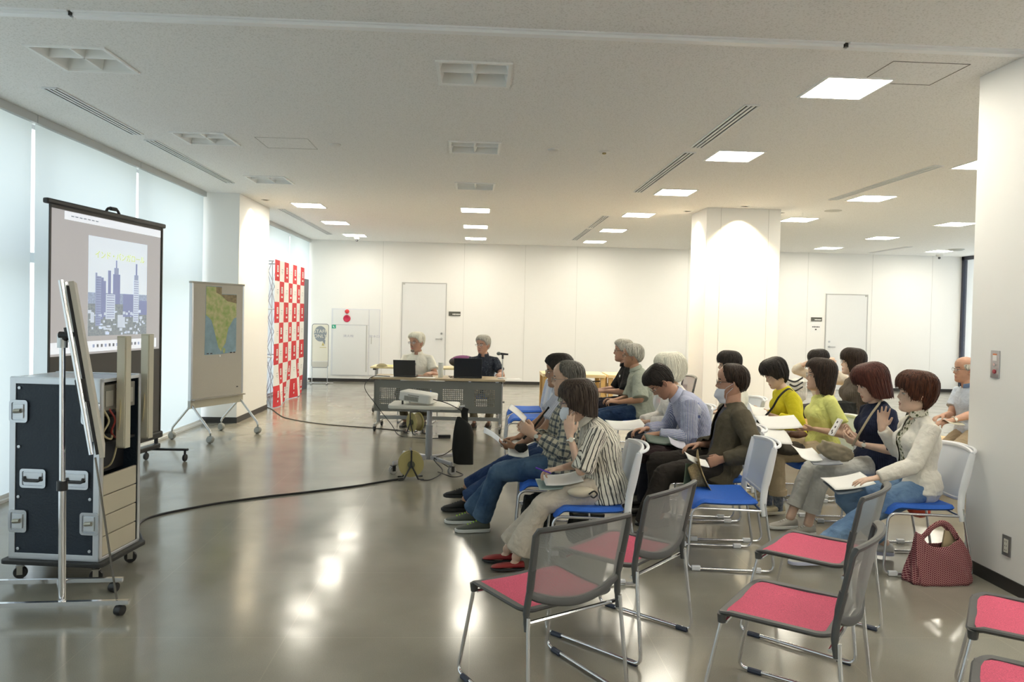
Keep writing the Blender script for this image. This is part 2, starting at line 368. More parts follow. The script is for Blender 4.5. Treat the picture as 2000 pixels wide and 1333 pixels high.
def downlight(x, y, label, tgt=None, power=170):
    o = empty('downlight', (x, y, HC), 0, label, 'downlight', 'small round downlights washing the pillars')
    obj('trim_ring', MB().lathe([(.055, -.006), (.06, 0), (.045, .0), (.045, -.006)], 24), fr_m, o)
    obj('bulb', MB().lathe([(.044, -.004), (.044, 0), (.0, .0)], 20), mat('downlight_bulb', (1, 1, 1), emit=(1, .85, .6), estr=20), o)
    l = bpy.data.lights.new('downlight_lamp', 'SPOT'); l.energy = power; l.color = (1, .80, .50); l.spot_size = 1.7; l.spot_blend = .8; l.shadow_soft_size = .03
    lo = bpy.data.objects.new('downlight_lamp', l); C.objects.link(lo); lo.parent = o; lo.location = (0, 0, -.03)
    if tgt: lo.rotation_euler = Vector((tgt[0]-x, tgt[1]-y, tgt[2]-HC)).to_track_quat('-Z', 'Y').to_euler()
downlight(-3.13, 10.95, 'small downlight beside the window pillar', (-3.4, 10.95, 1.6))
downlight(3.12, 10.85, 'small downlight at the left side of the middle pillar', (3.2, 10.95, 1.4))
downlight(3.76, 10.22, 'small downlight in front of the middle pillar', (3.76, 10.45, 1.4))
downlight(4.5, 10.75, 'small downlight at the right side of the middle pillar', (4.3, 10.9, 1.4))
det = mat('detector_white', (.78, .77, .74), .4)
def ceil_disc(nm, x, y, r, h, label, cat, m=det, core=None):
    o = empty(nm, (x, y, HC), 0, label, cat)
    obj('housing', MB().lathe([(r, 0), (r, -h*.4), (r*.75, -h), (.0, -h)], 24), m, o)
    if core: obj('sensor', MB().lathe([(r*.35, -h), (r*.35, -h*1.8), (r*.15, -h*2), (0, -h*2)], 16), core, o)
ceil_disc('smoke_detector', -1.40, 7.2, .055, .018, 'round smoke detector in the ceiling left of the unlit middle light', 'smoke detector')
ceil_disc('smoke_detector', .71, 7.1, .055, .018, 'round smoke detector in the ceiling right of the middle unlit light', 'smoke detector')
ceil_disc('sprinkler_head', 1.21, 7.12, .055, .014, 'sprinkler with a brassy centre in the ceiling', 'sprinkler', det, mat('brass', (.35, .3, .15), .4, .8))
dk = mat('dome_black', (.03, .03, .035), .15)
ceil_disc('dome_camera', -2.61, 15.99, .07, .05, 'dark dome camera near the far left corner of the ceiling', 'security camera', det, dk)
ceil_disc('dome_camera', 10.68, 16.5, .07, .05, 'dark dome camera near the back right corner of the ceiling', 'security camera', det, dk)
ceil_disc('ceiling_speaker', 5.13, 10.41, .12, .006, 'flat round grille in the ceiling right of the middle pillar', 'ceiling speaker', mat('grille', (.5, .5, .47), .6))
ceil_disc('ceiling_speaker', 10.2, 15.2, .16, .03, 'round grey grille near the right window front', 'ceiling speaker', mat('grille'))
def hatch(x0, x1, y0, y1, label):
    mb = MB()
    for a, b_, c, d in (((x0+x1)/2, y0, x1-x0, .004), ((x0+x1)/2, y1, x1-x0, .004), (x0, (y0+y1)/2, .004, y1-y0), (x1, (y0+y1)/2, .004, y1-y0)): mb.box((a, b_, HC-.001), (c, d, .003))
    obj('ceiling_hatch', mb, mat('hatch_gap' if x0 > 0 else 'hatch_gap_faint', (.2, .19, .17) if x0 > 0 else (.5, .49, .47), .7), label=label, cat='ceiling hatch', smooth=0)
hatch(2.53, 3.02, 4.42, 4.83, 'square access panel outlined in the ceiling by the near pillar')
hatch(-2.11, -1.62, 7.0, 7.44, 'faint square access panel in the ceiling over the left side')
# ------------------------------------------------------------------ doors and wall fittings
door_m = mat('door_paint', (.78, .785, .78), .45); steel = mat('steel', (.55, .55, .56), .3, .9)
def door(nm, x0, x1, h, left_handle):
    o = empty(nm, ((x0+x1)/2, YB, 0), 0, kind='structure'); w = x1-x0
    obj('door_leaf', MB().box((0, -.012, h/2), (w-.02, .02, h-.01)), door_m, o, smooth=0, bevel=.002)
    mb = MB(); mb.box((-w/2, -.012, h/2), (.02, .03, h)); mb.box((w/2, -.012, h/2), (.02, .03, h)); mb.box((0, -.012, h+.008), (w+.02, .03, .018))
    obj('door_frame', mb, mat('door_frame_grey', (.5, .5, .49), .5), o, smooth=0)
    s = -1 if left_handle else 1; hx = s*(w/2-.09)
    mb = MB(); mb.lathe([(.028, 0), (.028, .012), (0, .012)], 16, M=T(hx, -.022, 1.02) @ R(PI/2, 'X')); mb.tube([(hx, -.03, 1.02), (hx, -.07, 1.02), (hx-s*.13, -.07, 1.02)], .011)
    obj('door_handle', mb, steel, o)
    obj('door_lock', MB().lathe([(.025, 0), (.025, .014), (0, .014)], 16, M=T(hx, -.022, 1.14) @ R(PI/2, 'X')), steel, o)
    obj('door_hinge_cap', MB().box((-s*(w/2-.03), -.03, h-.02), (.06, .02, .03)), mat('grille'), o, smooth=0)
door('door_1', -1.70, -.70, 2.28, False); door('door_2', 8.2, 9.19, 2.25, True)
def blocks(par, cx, cz, n, size, m, d):                 # lettering too small to read in the photo
    mb = MB()
    for q in range(n): mb.box((cx+(q-(n-1)/2)*size*1.15, YB-d, cz), (size*.85, .002, size*(.9 if q % 2 else .75)))
    obj('lettering', mb, m, par, smooth=0, kind='stuff')
wt_ink = mat('ink_white', (.85, .85, .82), .5); dk_ink = mat('ink_dark', (.06, .06, .06), .6)
def wall_M(x, z, d=.004): return T(x, YB-d, z) @ R(PI/2, 'X')
o = empty('door_sign', (0, 0, 0), 0, 'small dark room name plate right of the left door', 'sign')
obj('plate', MB().box((-.50, YB-.008, 1.60), (.27, .014, .10)), mat('plate_dark', (.09, .09, .075), .4), o, smooth=0); blocks(o, -.46, 1.59, 5, .032, wt_ink, .0165)
o = empty('door_sign', (0, 0, 0), 0, 'small dark room name plate left of the right door', 'sign')
obj('plate', MB().box((7.98, YB-.008, 1.66), (.26, .014, .09)), mat('plate_dark'), o, smooth=0); blocks(o, 8.01, 1.65, 5, .028, wt_ink, .0165)
o = empty('paper_notice', (0, 0, 0), 0, 'white paper notice with dark letters below the right name plate', 'notice')
obj('sheet', MB().box((7.97, YB-.004, 1.46), (.24, .004, .22)), mat('paper', (.85, .85, .83), .6), o, smooth=0); blocks(o, 7.97, 1.48, 5, .032, dk_ink, .0075); 
obj('mark', MB().box((7.97, YB-.0065, 1.42), (.04, .002, .03)), dk_ink, o, smooth=0)
# fire hydrant cabinet
o = empty('fire_hydrant_cabinet', (-2.74, YB, 0), 0, 'white fire hydrant cabinet with red alarm set in the back wall', 'cabinet')
obj('cabinet_frame', MB().box((0, -.006, .90), (1.1, .012, 1.53)), mat('cab_edge', (.70, .71, .74), .5), o, smooth=0)
obj('alarm_panel', MB().box((-.11, -.016, 1.47), (.80, .016, .34)), door_m, o, smooth=0, bevel=.002)
obj('cabinet_door', MB().box((-.11, -.016, .72), (.80, .016, 1.13)), door_m, o, smooth=0, bevel=.002)
obj('side_door', MB().box((.42, -.016, .90), (.22, .016, 1.49)), door_m, o, smooth=0, bevel=.002)
obj('door_pull', MB().box((.25, -.028, .76), (.02, .012, 1.06)), mat('grille'), o, smooth=0)
obj('door_pull', MB().box((.36, -.028, .95), (.018, .012, .16)), mat('grille'), o, smooth=0)
Mx = lambda x, z: T(x, -.024, z) @ R(PI/2, 'X')
obj('alarm_lamp', MB().lathe([(.05, 0), (.048, .02), (.03, .045), (0, .052)], 20, M=Mx(-.20, 1.60)), mat('red_lamp', (.75, .05, .06), .2), o)
obj('alarm_button', MB().lathe([(.082, 0), (.082, .014), (.06, .02), (.05, .012), (0, .012)], 24, M=Mx(-.20, 1.44)), mat('red_button', (.55, .02, .07), .3), o)
obj('exit_mark', MB().box((-.49, -.027, 1.25), (.09, .004, .085)), mat('green_sign', (.05, .42, .27), .5), o, smooth=0)
obj('running_figure', MB().tube([(-.505, -.031, 1.27), (-.495, -.031, 1.245), (-.48, -.031, 1.225)], .009), wt_ink, o)
for s_, x in (('消火栓', -.16), ('放水口', .43)): text('lettering', s_, .062, mat('ink_pale', (.4, .41, .5), .6), o, T(x, -.026, 1.04) @ R(PI/2, 'X'), sx=1.3)
# near pillar: switch plate and socket (on the face towards the room, X = 3.235)
NM = T(3.235, 0, 0)
def faceM(y, z): return frame((3.235, y, z), (0, -1, 0), (0, 0, 1))      # x along -Y, y up, z out of the wall towards -X
o = empty('call_panel', (0, 0, 0), 0, 'brushed steel switch plate with red button on the near pillar', 'switch plate'); o.matrix_basis = faceM(4.405, 1.36)
obj('plate', MB().box((0, 0, .003), (.075, .17, .006)), steel, o, smooth=0, bevel=.0015)
obj('label_sticker', MB().box((0, .045, .0065), (.035, .045, .001)), mat('paper'), o, smooth=0); obj('sticker_band', MB().box((0, .062, .0072), (.035, .010, .001)), mat('orange_ink', (.75, .25, .1), .6), o, smooth=0)
obj('jack', MB().lathe([(.009, .005), (.009, .012), (.004, .012), (0, .012)], 14, M=T(0, -.002, 0)), mat('chrome', (.8, .8, .82), .12, 1), o)
obj('button', MB().lathe([(.014, .005), (.013, .011), (0, .012)], 18, M=T(0, -.045, 0)), mat('red_dull', (.35, .04, .06), .4), o)
o = empty('wall_socket', (0, 0, 0), 0, 'grey double power socket low on the near pillar', 'socket'); o.matrix_basis = faceM(4.255, .27)
obj('plate', MB().box((0, 0, .003), (.07, .125, .006)), mat('socket_grey', (.22, .22, .22), .4, .4), o, smooth=0, bevel=.0015)
obj('outlet', MB().box((0, 0, .006), (.032, .08, .006)), mat('socket_ivory', (.72, .70, .62), .4), o, smooth=0)
mb = MB()
for y in (-.026, 0, .026):
    for x in (-.006, .006): mb.box((x, y, .0092), (.0025, .009, .001))
obj('slot', mb, dk_ink, o, smooth=0)
# ------------------------------------------------------------------ chairs
chrome = mat('chrome', (.8, .8, .82), .12, 1); satin = mat('satin_tube', (.62, .63, .66), .25, .9)
grey_pl = mat('grey_plastic', (.085, .087, .088), .5); white_pl = mat('white_plastic', (.78, .80, .84), .4)
pink = mat('pink_fabric', (.72, .11, .20), .8, noise=.25, nscale=240, bump=.3, bscale=300); blue = mat('blue_fabric', (.025, .14, .62), .75, noise=.2, nscale=240, bump=.2, bscale=300)
grey_mesh = see_through('grey_mesh', (.30, .31, .31), .34, .7, weave=120); white_mesh = see_through('white_mesh', (.74, .80, .90), .12, .7, weave=70)
dkglide = mat('dark_glide', (.04, .05, .08), .5)
def seat_surface(x0, x1, w, inset=0):
    def z(x, y):
        t = (x-x0)/(x1-x0)
        return .012*(2*abs(y)/w)**2 + (-.022*((t-.78)/.22)**2 if t > .78 else 0) - .008*math.sin(PI*min(1, max(0, t)))
    return z
def back_pt(u, v, w0=.225, w1=.235, z0=.50, z1=.79, sag=.05, x0=-.215, tilt=.20, bulge=.045):
    # u -1..1 across, v 0..1 up
    zb = z0-sag*(1-u*u)*(1-v)
    zt = z1-.012*(u*u)
    z = zb+(zt-zb)*v if v < 1 else zt
    w = w0+(w1-w0)*v
    x = x0-tilt*(z-.42)-bulge*(1-u*u)
    return Vector((x, u*w, z))
def make_chair(kind):
    pinky = kind == 'pink'
    o = empty('stacking_chair')
    pl = grey_pl if pinky else white_pl; tb = chrome if pinky else satin
    zs = .425; x0, x1, w = -.215, .215, .47
    sz = seat_surface(x0, x1, w)
    if pinky:
        ring = rrect(x0, x1, -w/2, w/2, .055, 6)
        mb = MB()
        n = len(ring)
        # plastic seat ring: band with rounded outer edge
        vs = []; prof = [(0, 0), (.006, .008), (.0, .014), (-.028, .012), (-.030, 0), (-.020, -.010)]
        for (x, y) in ring:
            cx, cy = x/abs(x1), y/(w/2); L = math.hypot(x, y)
            ax = max(-1, min(1, x/(x1-.055))) if abs(x) > x1-.056 else 0; ay = max(-1, min(1, y/(w/2-.055))) if abs(y) > w/2-.056 else 0
            dx = (abs(x)-(x1-.055)) if abs(x) > x1-.055 else 0; dy = (abs(y)-(w/2-.055)) if abs(y) > w/2-.055 else 0
            q = math.hypot(dx, dy) or 1; nx, ny = math.copysign(dx/q, x), math.copysign(dy/q, y)
            for a, h in prof: vs.append((x+nx*a, y+ny*a, zs+sz(x, y)+h))
        k = len(prof); fs = [(i*k+j, ((i+1) % n)*k+j, ((i+1) % n)*k+(j+1) % k, i*k+(j+1) % k) for i in range(n) for j in range(k)]
        mb.add(vs, fs)
        for s in (-1, 1):                                  # corner sockets over the front legs
            mb.tube([(x1-.02, s*(w/2-.02), zs-.035), (x1-.02, s*(w/2-.018), zs+.0)], [.016, .019], 10)
        obj('seat_frame', mb, pl, o)
        def surf(u, v):
            X = x0+.024+(x1-x0-.048)*u; Y = (-w/2+.024+(w-.048)*v)
            # pull corners in
            du, dv = abs(2*u-1), abs(2*v-1); c_ = max(0, du+dv-1.75)/.25
            return (X*(1-.05*c_), Y*(1-.05*c_), zs+sz(X, Y)+.010)
        mb = MB().grid(surf, 16, 16)
        mb.grid(lambda u, v: tuple(Vector(surf(u, v))-Vector((0, 0, .006))), 16, 16)
        obj('seat', mb, pink, o)
    else:
        def surf(u, v, top=True):
            X = x0+(x1-x0)*u; Y = -w/2+w*v; e = min(min(u, 1-u)*(x1-x0), min(v, 1-v)*w)
            r = .022; h = math.sqrt(max(0, 1-(1-min(1, e/r))**2))
            q = max(0, abs(2*u-1)+abs(2*v-1)-1.7)/.3
            zz = zs+sz(X, Y)-.5*max(0, X-.15)
            return (X*(1-.06*q), Y*(1-.06*q), zz+(.022*h if top else -.012*h))
        us = 22
        mb = MB().grid(lambda u, v: surf(u, v), us, us); mb.grid(lambda u, v: surf(u, v, False), us, us)
        obj('seat', mb, blue, o)
    # sled legs
    for s in (-1, 1):
        y = s*w/2
        if pinky:
            path = [(x1-.02, y-s*.02, zs-.02), (x1+.055, y+s*.012, .012), (x0-.075, y+s*.02, .012), (x0-.035, y+s*.004, .36), (x0-.03, y, .43)]
            P = fillet(path, .045, 6)
        else:
            path = [(x0+.0, y+s*.005, .39), (x1-.0, y+s*.0, .395), (x1+.03, y+s*.012, .012), (x0-.09, y+s*.02, .012), (x0-.02, y+s*.008, .44)]
            P = fillet(path, .055, 6)
        obj('leg', MB().tube(P, .0085, 10), tb, o)
        for x in ((x1-.03, x0+.02) if not pinky else (x1-.02, x0-.02)):
            yy = y+s*.014; mb = MB()
            if pinky: mb.tube([(x-.03, yy, .009), (x+.03, yy, .009)], [.013, .013], 8)
            else: mb.box((x, yy, .016), (.055, .024, .030))
            obj('glide', mb, dkglide if pinky else white_pl, o, bevel=.004 if not pinky else 0)
    mb = MB(); mb.tube(fillet([(x1-.03, -w/2+.03, zs-.035), (x1-.03, w/2-.03, zs-.035)], .01), .0085, 8); mb.tube([(x0+.0, -w/2, zs-.03), (x0+.0, w/2, zs-.03)], .0085, 8)
    obj('crossbar', mb, tb, o)
    # back: stiles + frame ring
    mb = MB(); sag = .05 if pinky else .03; z0 = .515 if pinky else .50
    kw = dict(sag=sag, z0=z0, z1=.79 if pinky else .80)
    if pinky:
        path = [back_pt(u, 0, **kw) for u in np.linspace(-1, 1, 15)] + [back_pt(1, v, **kw) for v in np.linspace(.15, .93, 7)] + [back_pt(u, 1, **kw) for u in np.linspace(.97, -.97, 15)] + [back_pt(-1, v, **kw) for v in np.linspace(.93, .15, 7)]
        mb.tube(path, .019, 8, closed=True, flat=.62, up=(0, 0, 1))
        for s in (-1, 1):
            e = back_pt(s, .12, **kw); mb.tube(smoothpath([(x0-.022, s*w/2, .375), (x0-.015, s*w/2, .44), tuple(e), tuple(back_pt(s, .4, **kw))], 6), [.0115]*6+[.014]*6+[.016]*7, 10)
        obj('back_frame', mb, pl, o)
        g = MB().grid(lambda u, v: tuple(back_pt(2*u-1, v, **kw)), 22, 12)
        obj('backrest', g, grey_mesh, o)
    else:
        for s in (-1, 1):                                  # bowed white stiles that widen at the bottom
            P = [(x0-.022, s*(w/2+.006), .36), (x0-.012, s*(w/2+.004), .43)]+[tuple(back_pt(s*1.0, v, **kw)) for v in np.linspace(.1, 1, 8)]
            P = smoothpath(P, 4); mb.tube(P, [.019+.006*math.sin(PI*i/(len(P)-1)) for i in range(len(P))], 10, flat=.55, up=(1, 0, 0))
        top = [back_pt(u, 1, **kw)+Vector((-.0, 0, 0)) for u in np.linspace(-1, 1, 15)]; mb.tube(top, .014, 8, flat=.8)
        top2 = [back_pt(u, .86, **kw) for u in np.linspace(-1, 1, 15)]
        mb.tube([back_pt(-1, 1, **kw)]+[back_pt(u, 1, **kw)+Vector((-.035*(1-abs(u)**6), 0, .004)) for u in np.linspace(-.98, .98, 15)]+[back_pt(1, 1, **kw)], .010, 8)
        bot = [back_pt(u, 0, **kw) for u in np.linspace(-1, 1, 15)]; mb.tube(bot, .012, 8, flat=.8)
        obj('back_frame', mb, pl, o)
        g = MB().grid(lambda u, v: tuple(back_pt(2*u-1, v, **kw)), 22, 12)
        obj('backrest', g, white_mesh, o)
    return o
PC = make_chair('pink'); WC = make_chair('white'); used = set()
def place(proto, x, y, deg, label, group, sc=1):
    if proto.name not in used: used.add(proto.name); o = proto
    else: o = copy_tree(proto)
    o.matrix_basis = T(x, y, 0) @ R(math.radians(deg), 'Z') @ Matrix.Scale(sc, 4)
    return tag(o, label, 'chair', group)
gp = 'pink and grey mesh chairs in the empty back rows'
def by_rear(rl, rr, deg):          # rear seat corners on the floor plane -> seat centre
    m = (Vector(rl)+Vector(rr))/2; a = math.radians(deg); return (m.x+.215*math.cos(a), m.y+.215*math.sin(a), deg)
place(PC, *by_rear((.214, 2.841), (.609, 3.055), 121), 'pink seated grey mesh chair nearest the open floor, its back to us', gp)
place(PC, *by_rear((.75, 3.357), (1.057, 3.678), 137), 'pink and grey chair directly behind the woman in the striped shirt', gp)
place(PC, *by_rear((1.735, 3.351), (2.081, 3.699), 138), 'pink and grey chair just behind the feet of the raised-hand woman', gp)
place(PC, *by_rear((1.324, 2.616), (1.603, 2.953), 142), 'pink and grey chair at the lower centre right, in front of another pink chair', gp)
place(PC, 2.225, 2.77, 143, 'pink chair cut by the right edge of the photo, below the near pillar', gp)
place(PC, 1.82, 2.18, 143, 'pink chair in the lower right corner, only its seat corner showing', gp)
place(PC, 2.75, 10.2, 185, 'far pink seated chair behind the man in the grey green polo', gp)
gw = 'white mesh chairs with blue seats in the audience rows'
for x, y, d, l in ((1.64, 4.80, 174, 'empty white mesh chair with blue seat behind the man in the olive jacket'),
                   (2.88, 4.72, 174, 'white and blue chair under the woman with the raised hand'),
                   (.72, 4.58, 176, 'white and blue chair under the woman in the striped shirt'),
                   (.55, 5.22, 176, 'white and blue chair under the balding man in the plaid shirt'),
                   (.60, 5.88, 176, 'white and blue chair under the man with the black shoulder strap'),
                   (.60, 8.35, 178, 'empty blue seated chair, nearer of two beside the speakers desk'),
                   (.62, 9.05, 178, 'empty blue seated chair, farther of two beside the speakers desk'),
                   (1.80, 5.42, 176, 'white and blue chair under the man in the olive jacket'),
                   (1.82, 6.04, 176, 'white and blue chair under the man in the blue striped shirt bending over'),
                   (1.84, 6.68, 176, 'white and blue chair under the white-haired woman'),
                   (1.84, 8.3, 176, 'white and blue chair under the man in the grey green polo'),
                   (1.86, 9.0, 176, 'white and blue chair under the man in the black polo'),
                   (2.94, 5.42, 176, 'white and blue chair under the woman in the navy blouse'),
                   (2.90, 6.08, 176, 'white and blue chair under the woman in the pale yellow T-shirt'),
                   (3.02, 6.74, 176, 'white and blue chair under the woman in the bright yellow blouse'),
                   (2.62, 7.45, 176, 'white and blue chair under the black-haired person in white')):
    place(WC, x, y, d, l, gw)
# ------------------------------------------------------------------ projection screen and stand
def wheel(mb_w, c, r=.03, w=.02, yawa=0, mi=0):
    mb_w.lathe([(r*.55, -w/2), (r*.9, -w/2), (r, -w*.3), (r, w*.3), (r*.9, w/2), (r*.55, w/2)], 18, mi, M=T(*c) @ R(yawa, 'Z') @ R(PI/2, 'X'))
def caster(o, c, r, m, yawa=0, stem=.03, forkm=None, twin=False):
    mb = MB()
    if twin: wheel(mb, (c[0]-math.sin(yawa)*.014, c[1]+math.cos(yawa)*.014, r), r, .018, yawa); wheel(mb, (c[0]+math.sin(yawa)*.014, c[1]-math.cos(yawa)*.014, r), r, .018, yawa); mb.box((c[0], c[1], r), (.02, .02, .02))
    else: wheel(mb, (c[0], c[1], r), r, .024, yawa)
    w_ = obj('caster', mb, m, o)
    f = MB(); f.tube([(c[0], c[1], r*1.0), (c[0], c[1], r*2+stem)], .010, 8)
    M_ = T(c[0], c[1], 0) @ R(yawa, 'Z')
    for s in (-1, 1): f.box((0, s*(.018 if not twin else .027), r*1.35), (r*.8, .003, r*1.3), M=M_)
    f.box((0, 0, r*2.02), (r*1.1, .05 if twin else .04, .005), M=M_)
    obj('caster_fork', f, forkm or satin, w_)
blackm = mat('black_plastic', (.02, .02, .022), .4); paper = mat('paper'); 
A = Vector((-3.50, 6.17, 0)); B = Vector((-3.30, 7.85, 0)); dv = (B-A).normalized(); SW = (B-A).length
nv = Vector((dv.y, -dv.x, 0))                        # towards the room (+X)
Ms = frame(((A+B)/2).to_tuple(), dv, (0, 0, 1))      # x along the screen, y up, z = x cross y -> room side
o = empty('projection_screen', M=Ms, label='portable projection screen with black casing showing a city picture, left side', cat='projection screen')
ZT = 2.43; ZB = .30
scr = mat('screen_cloth', (.30, .285, .28), .8, emit=(.62, .60, .60), estr=.28)
obj('screen_surface', MB().box((0, (ZT+ZB)/2+.0, 0), (SW-.03, ZT-ZB, .004)), mat('screen_border', (.10, .095, .09), .7), o, smooth=0)
# the picture on the screen (projected light: the projector is running)
IW = SW-.03
def img(nm, x0, x1, z0, z1, m, d=.003, M=None):      # x in 0..1 of the screen
    return obj(nm, MB().box(((x0+x1)/2*IW-IW/2, (z0+z1)/2, d), ((x1-x0)*IW, z1-z0, .001)), m, o, smooth=0)
img('projected_desktop', 0.0, .985, 1.17, 2.40, scr)
lt = mat('projected_white', (.8, .8, .8), .8, emit=(.84, .90, 1.0), estr=.33)
img('projected_menu_bar', .10, .985, 2.325, 2.395, lt, .0042); img('projected_dock', .0, .95, 1.19, 1.285, lt, .0042)
sky = mat('projected_sky', (.7, .74, .8), .8, emit=(.80, .90, 1.0), estr=.30); nt, b = nodes(sky)
img('projected_sky', .29, .84, 1.33, 2.225, sky, .0042)
# city photograph: towers and trees
cm = {'a': mat('proj_tower_a', (.42, .46, .60), .8, emit=(.5, .6, .9), estr=.17), 'b': mat('proj_tower_b', (.24, .27, .40), .8, emit=(.4, .45, .75), estr=.22), 'w': mat('proj_white', (.6, .65, .75), .8, emit=(.75, .85, 1), estr=.25)}
mt = mat('proj_trees', (.16, .18, .16), .8, noise=.5, nscale=45, emit=(.45, .5, .55), estr=.26, var2=(.07, .09, .085))
img('projected_trees', .29, .84, 1.33, 1.62, mt, .0050)
mb = MB()
for x0, x1, z0, z1 in ((.29, .84, 1.60, 1.735),): pass
img('projected_haze', .29, .84, 1.60, 1.72, mat('proj_haze', (.30, .34, .42), .8, noise=.4, nscale=60, emit=(.5, .6, .8), estr=.26), .0048)
tw = [(.35, .365, 1.46, 1.90, 'a'), (.363, .42, 1.48, 1.86, 'b'), (.352, .40, 1.42, 1.87, 'a'), (.46, .485, 1.55, 1.93, 'b'), (.505, .57, 1.62, 1.90, 'b'), (.515, .555, 1.90, 1.96, 'a'), (.53, .54, 1.96, 2.03, 'b'),
      (.44, .525, 1.48, 1.71, 'w'), (.70, .755, 1.45, 1.86, 'w'), (.708, .748, 1.86, 1.91, 'a'), (.722, .736, 1.91, 2.02, 'b'), (.55, .62, 1.40, 1.52, 'w'), (.41, .44, 1.5, 1.83, 'b'), (.60, .70, 1.5, 1.72, 'b'), (.76, .84, 1.52, 1.66, 'b'), (.31, .34, 1.45, 1.54, 'w')]
for q, (x0, x1, z0, z1, k) in enumerate(tw): img('projected_tower', x0, x1, z0, z1, cm[k], .0054+.0001*q)
mb = MB(); rnd = random.Random(3)
for q in range(60):
    x = rnd.uniform(.30, .83); z = rnd.uniform(1.34, 1.56); mb.box((x*IW-IW/2, z, .0073), (rnd.uniform(.012, .05), rnd.uniform(.008, .03), .0008))
obj('projected_houses', mb, cm['w'], o, smooth=0, kind='stuff')
mb = MB()
for x0, x1, z0, z1 in ((.352, .40, 1.42, 1.87), (.44, .525, 1.48, 1.71), (.70, .755, 1.45, 1.86)):
    z = z0+.02
    while z < z1: mb.box(((x0+x1)/2*IW-IW/2, z, .0076), ((x1-x0)*IW*.8, .006, .0006)); z += .022
obj('projected_windows', mb, cm['b'], o, smooth=0, kind='stuff')
text('projected_title', 'インド・バンガロール', .078, mat('proj_yellow', (.6, .65, .2), .8, emit=(.75, .85, .3), estr=.25), o, T(.075*IW, 2.06, .009))
mat('proj_ink', (.45, .47, .55), .8); mb = MB()
for q in range(7): mb.box((-.34*IW+.055*q, 2.36, .0056), (.035, .008, .001))
obj('projected_menu_text', mb, MATS['proj_ink'], o, smooth=0, kind='stuff')
for q in range(14):
    obj('projected_icon', MB().box(((.34+.035*q)*IW-IW/2, 1.24, .0056), (.028, .028, .001)), mat('proj_ink' if q % 3 else 'proj_tower_a'), o, smooth=0)
mb = MB(); mb.box((0, ZT+.02, -.005), (SW+.08, .045, .05)); obj('top_casing', mb, blackm, o, bevel=.012)
obj('carry_handle', MB().tube(fillet([(-.10, ZT+.04, 0), (-.07, ZT+.075, 0), (.07, ZT+.075, 0), (.10, ZT+.04, 0)], .02), .012, 8), blackm, o)
obj('top_knob', MB().tube([(-.04, ZT+.075, 0), (.05, ZT+.078, 0)], .018, 8), blackm, o)
for s in (-1, 1): obj('screen_edge', MB().box((s*(SW/2-.008), (ZT+ZB)/2, .004), (.02, ZT-ZB, .01)), blackm, o, smooth=0)
obj('bottom_case', MB().box((0, ZB-.03, -.01), (SW+.02, .07, .09)), blackm, o, bevel=.015)
for s in (-.0,): obj('mast', MB().tube([(s, .18, -.09), (s, ZT, -.09)], .018, 8), mat('dark_metal', (.04, .04, .045), .35, .6), o)
obj('side_post', MB().tube([(SW/2-.03, .17, -.02), (SW/2-.03, ZB+.3, -.02)], .02, 8), mat('dark_metal'), o)
obj('side_post', MB().tube([(-SW/2+.03, .17, -.02), (-SW/2+.03, ZB+.3, -.02)], .02, 8), mat('dark_metal'), o)
obj('base_rail', MB().box((0, .15, -.02), (SW, .05, .07)), blackm, o, bevel=.01)
for s in (-1, 1):
    obj('foot_bar', MB().tube([(s*(SW/2-.06), .115, -.14), (s*(SW/2-.06), .125, .34)], .02, 8, flat=.7), blackm, o)
    for z in (-.11, .31):
        mb = MB(); mb.lathe([(.02, -.012), (.036, -.012), (.04, 0), (.036, .012), (.02, .012)], 16, M=T(s*(SW/2-.06), .04, z)); mb.tube([(s*(SW/2-.06), .04, z), (s*(SW/2-.06), .115, z)], .012, 8)
        obj('caster', mb, blackm, o)
# ------------------------------------------------------------------ whiteboard on casters with a map
a = Vector((-3.38, 8.95, 0)); b_ = Vector((-3.06, 9.65, 0)); d = (b_-a).normalized(); wbw = (b_-a).length+.08
Mw = frame(((a+b_)/2).to_tuple(), d, (0, 0, 1))
o = empty('mobile_whiteboard', M=Mw, label='beige mobile board on four casters with a map taped on it', cat='whiteboard')
board = mat('board_beige', (.52, .49, .43), .75, bump=.2, bscale=200)
obj('board', MB().box((0, 1.19, 0), (wbw, 1.42, .035)), board, o, smooth=0)
for s in (-1, 1): obj('side_rail', MB().box((s*(wbw/2), 1.16, 0), (.03, 1.52, .045)), mat('aluminium'), o, bevel=.006, smooth=0)
obj('top_rail', MB().box((0, 1.91, 0), (wbw+.04, .025, .05)), mat('board_trim', (.40, .38, .33), .5), o, bevel=.006, smooth=0)
obj('bottom_rail', MB().box((0, .445, 0), (wbw+.03, .10, .05)), mat('board_trim2', (.55, .52, .42), .5), o, bevel=.006, smooth=0)
obj('tray', MB().box((0, .50, .045), (wbw, .015, .06)), mat('board_trim'), o, smooth=0)
for s in (-1, 1):
    x = s*(wbw/2-.02)
    for q in (-1, 1):
        obj('leg', MB().tube([(x, .43, q*.01), (x, .15, q*.29), (x, .12, q*.30)], .014, 10), mat('aluminium'), o)
        mb = MB(); mb.lathe([(.02, -.022), (.042, -.022), (.048, -.01), (.048, .01), (.042, .022), (.02, .022)], 18, M=T(x, .048, q*.30) @ R(PI/2, 'Y') if q < 0 else T(x, .048, q*.30) @ R(PI/2, 'Y') @ R(.5, 'X')); mb.tube([(x, .05, q*.30), (x, .14, q*.30)], .009, 8)
        obj('caster', mb, mat('caster_grey', (.28, .29, .27), .5), o)
obj('board_label', MB().box((wbw/2-.09, .60, .0185), (.03, .015, .001)), mat('ink_dark'), o, smooth=0)
mo = empty('wall_map', M=Mw, label='printed relief map of green land and blue sea taped on the beige mobile board', cat='map')
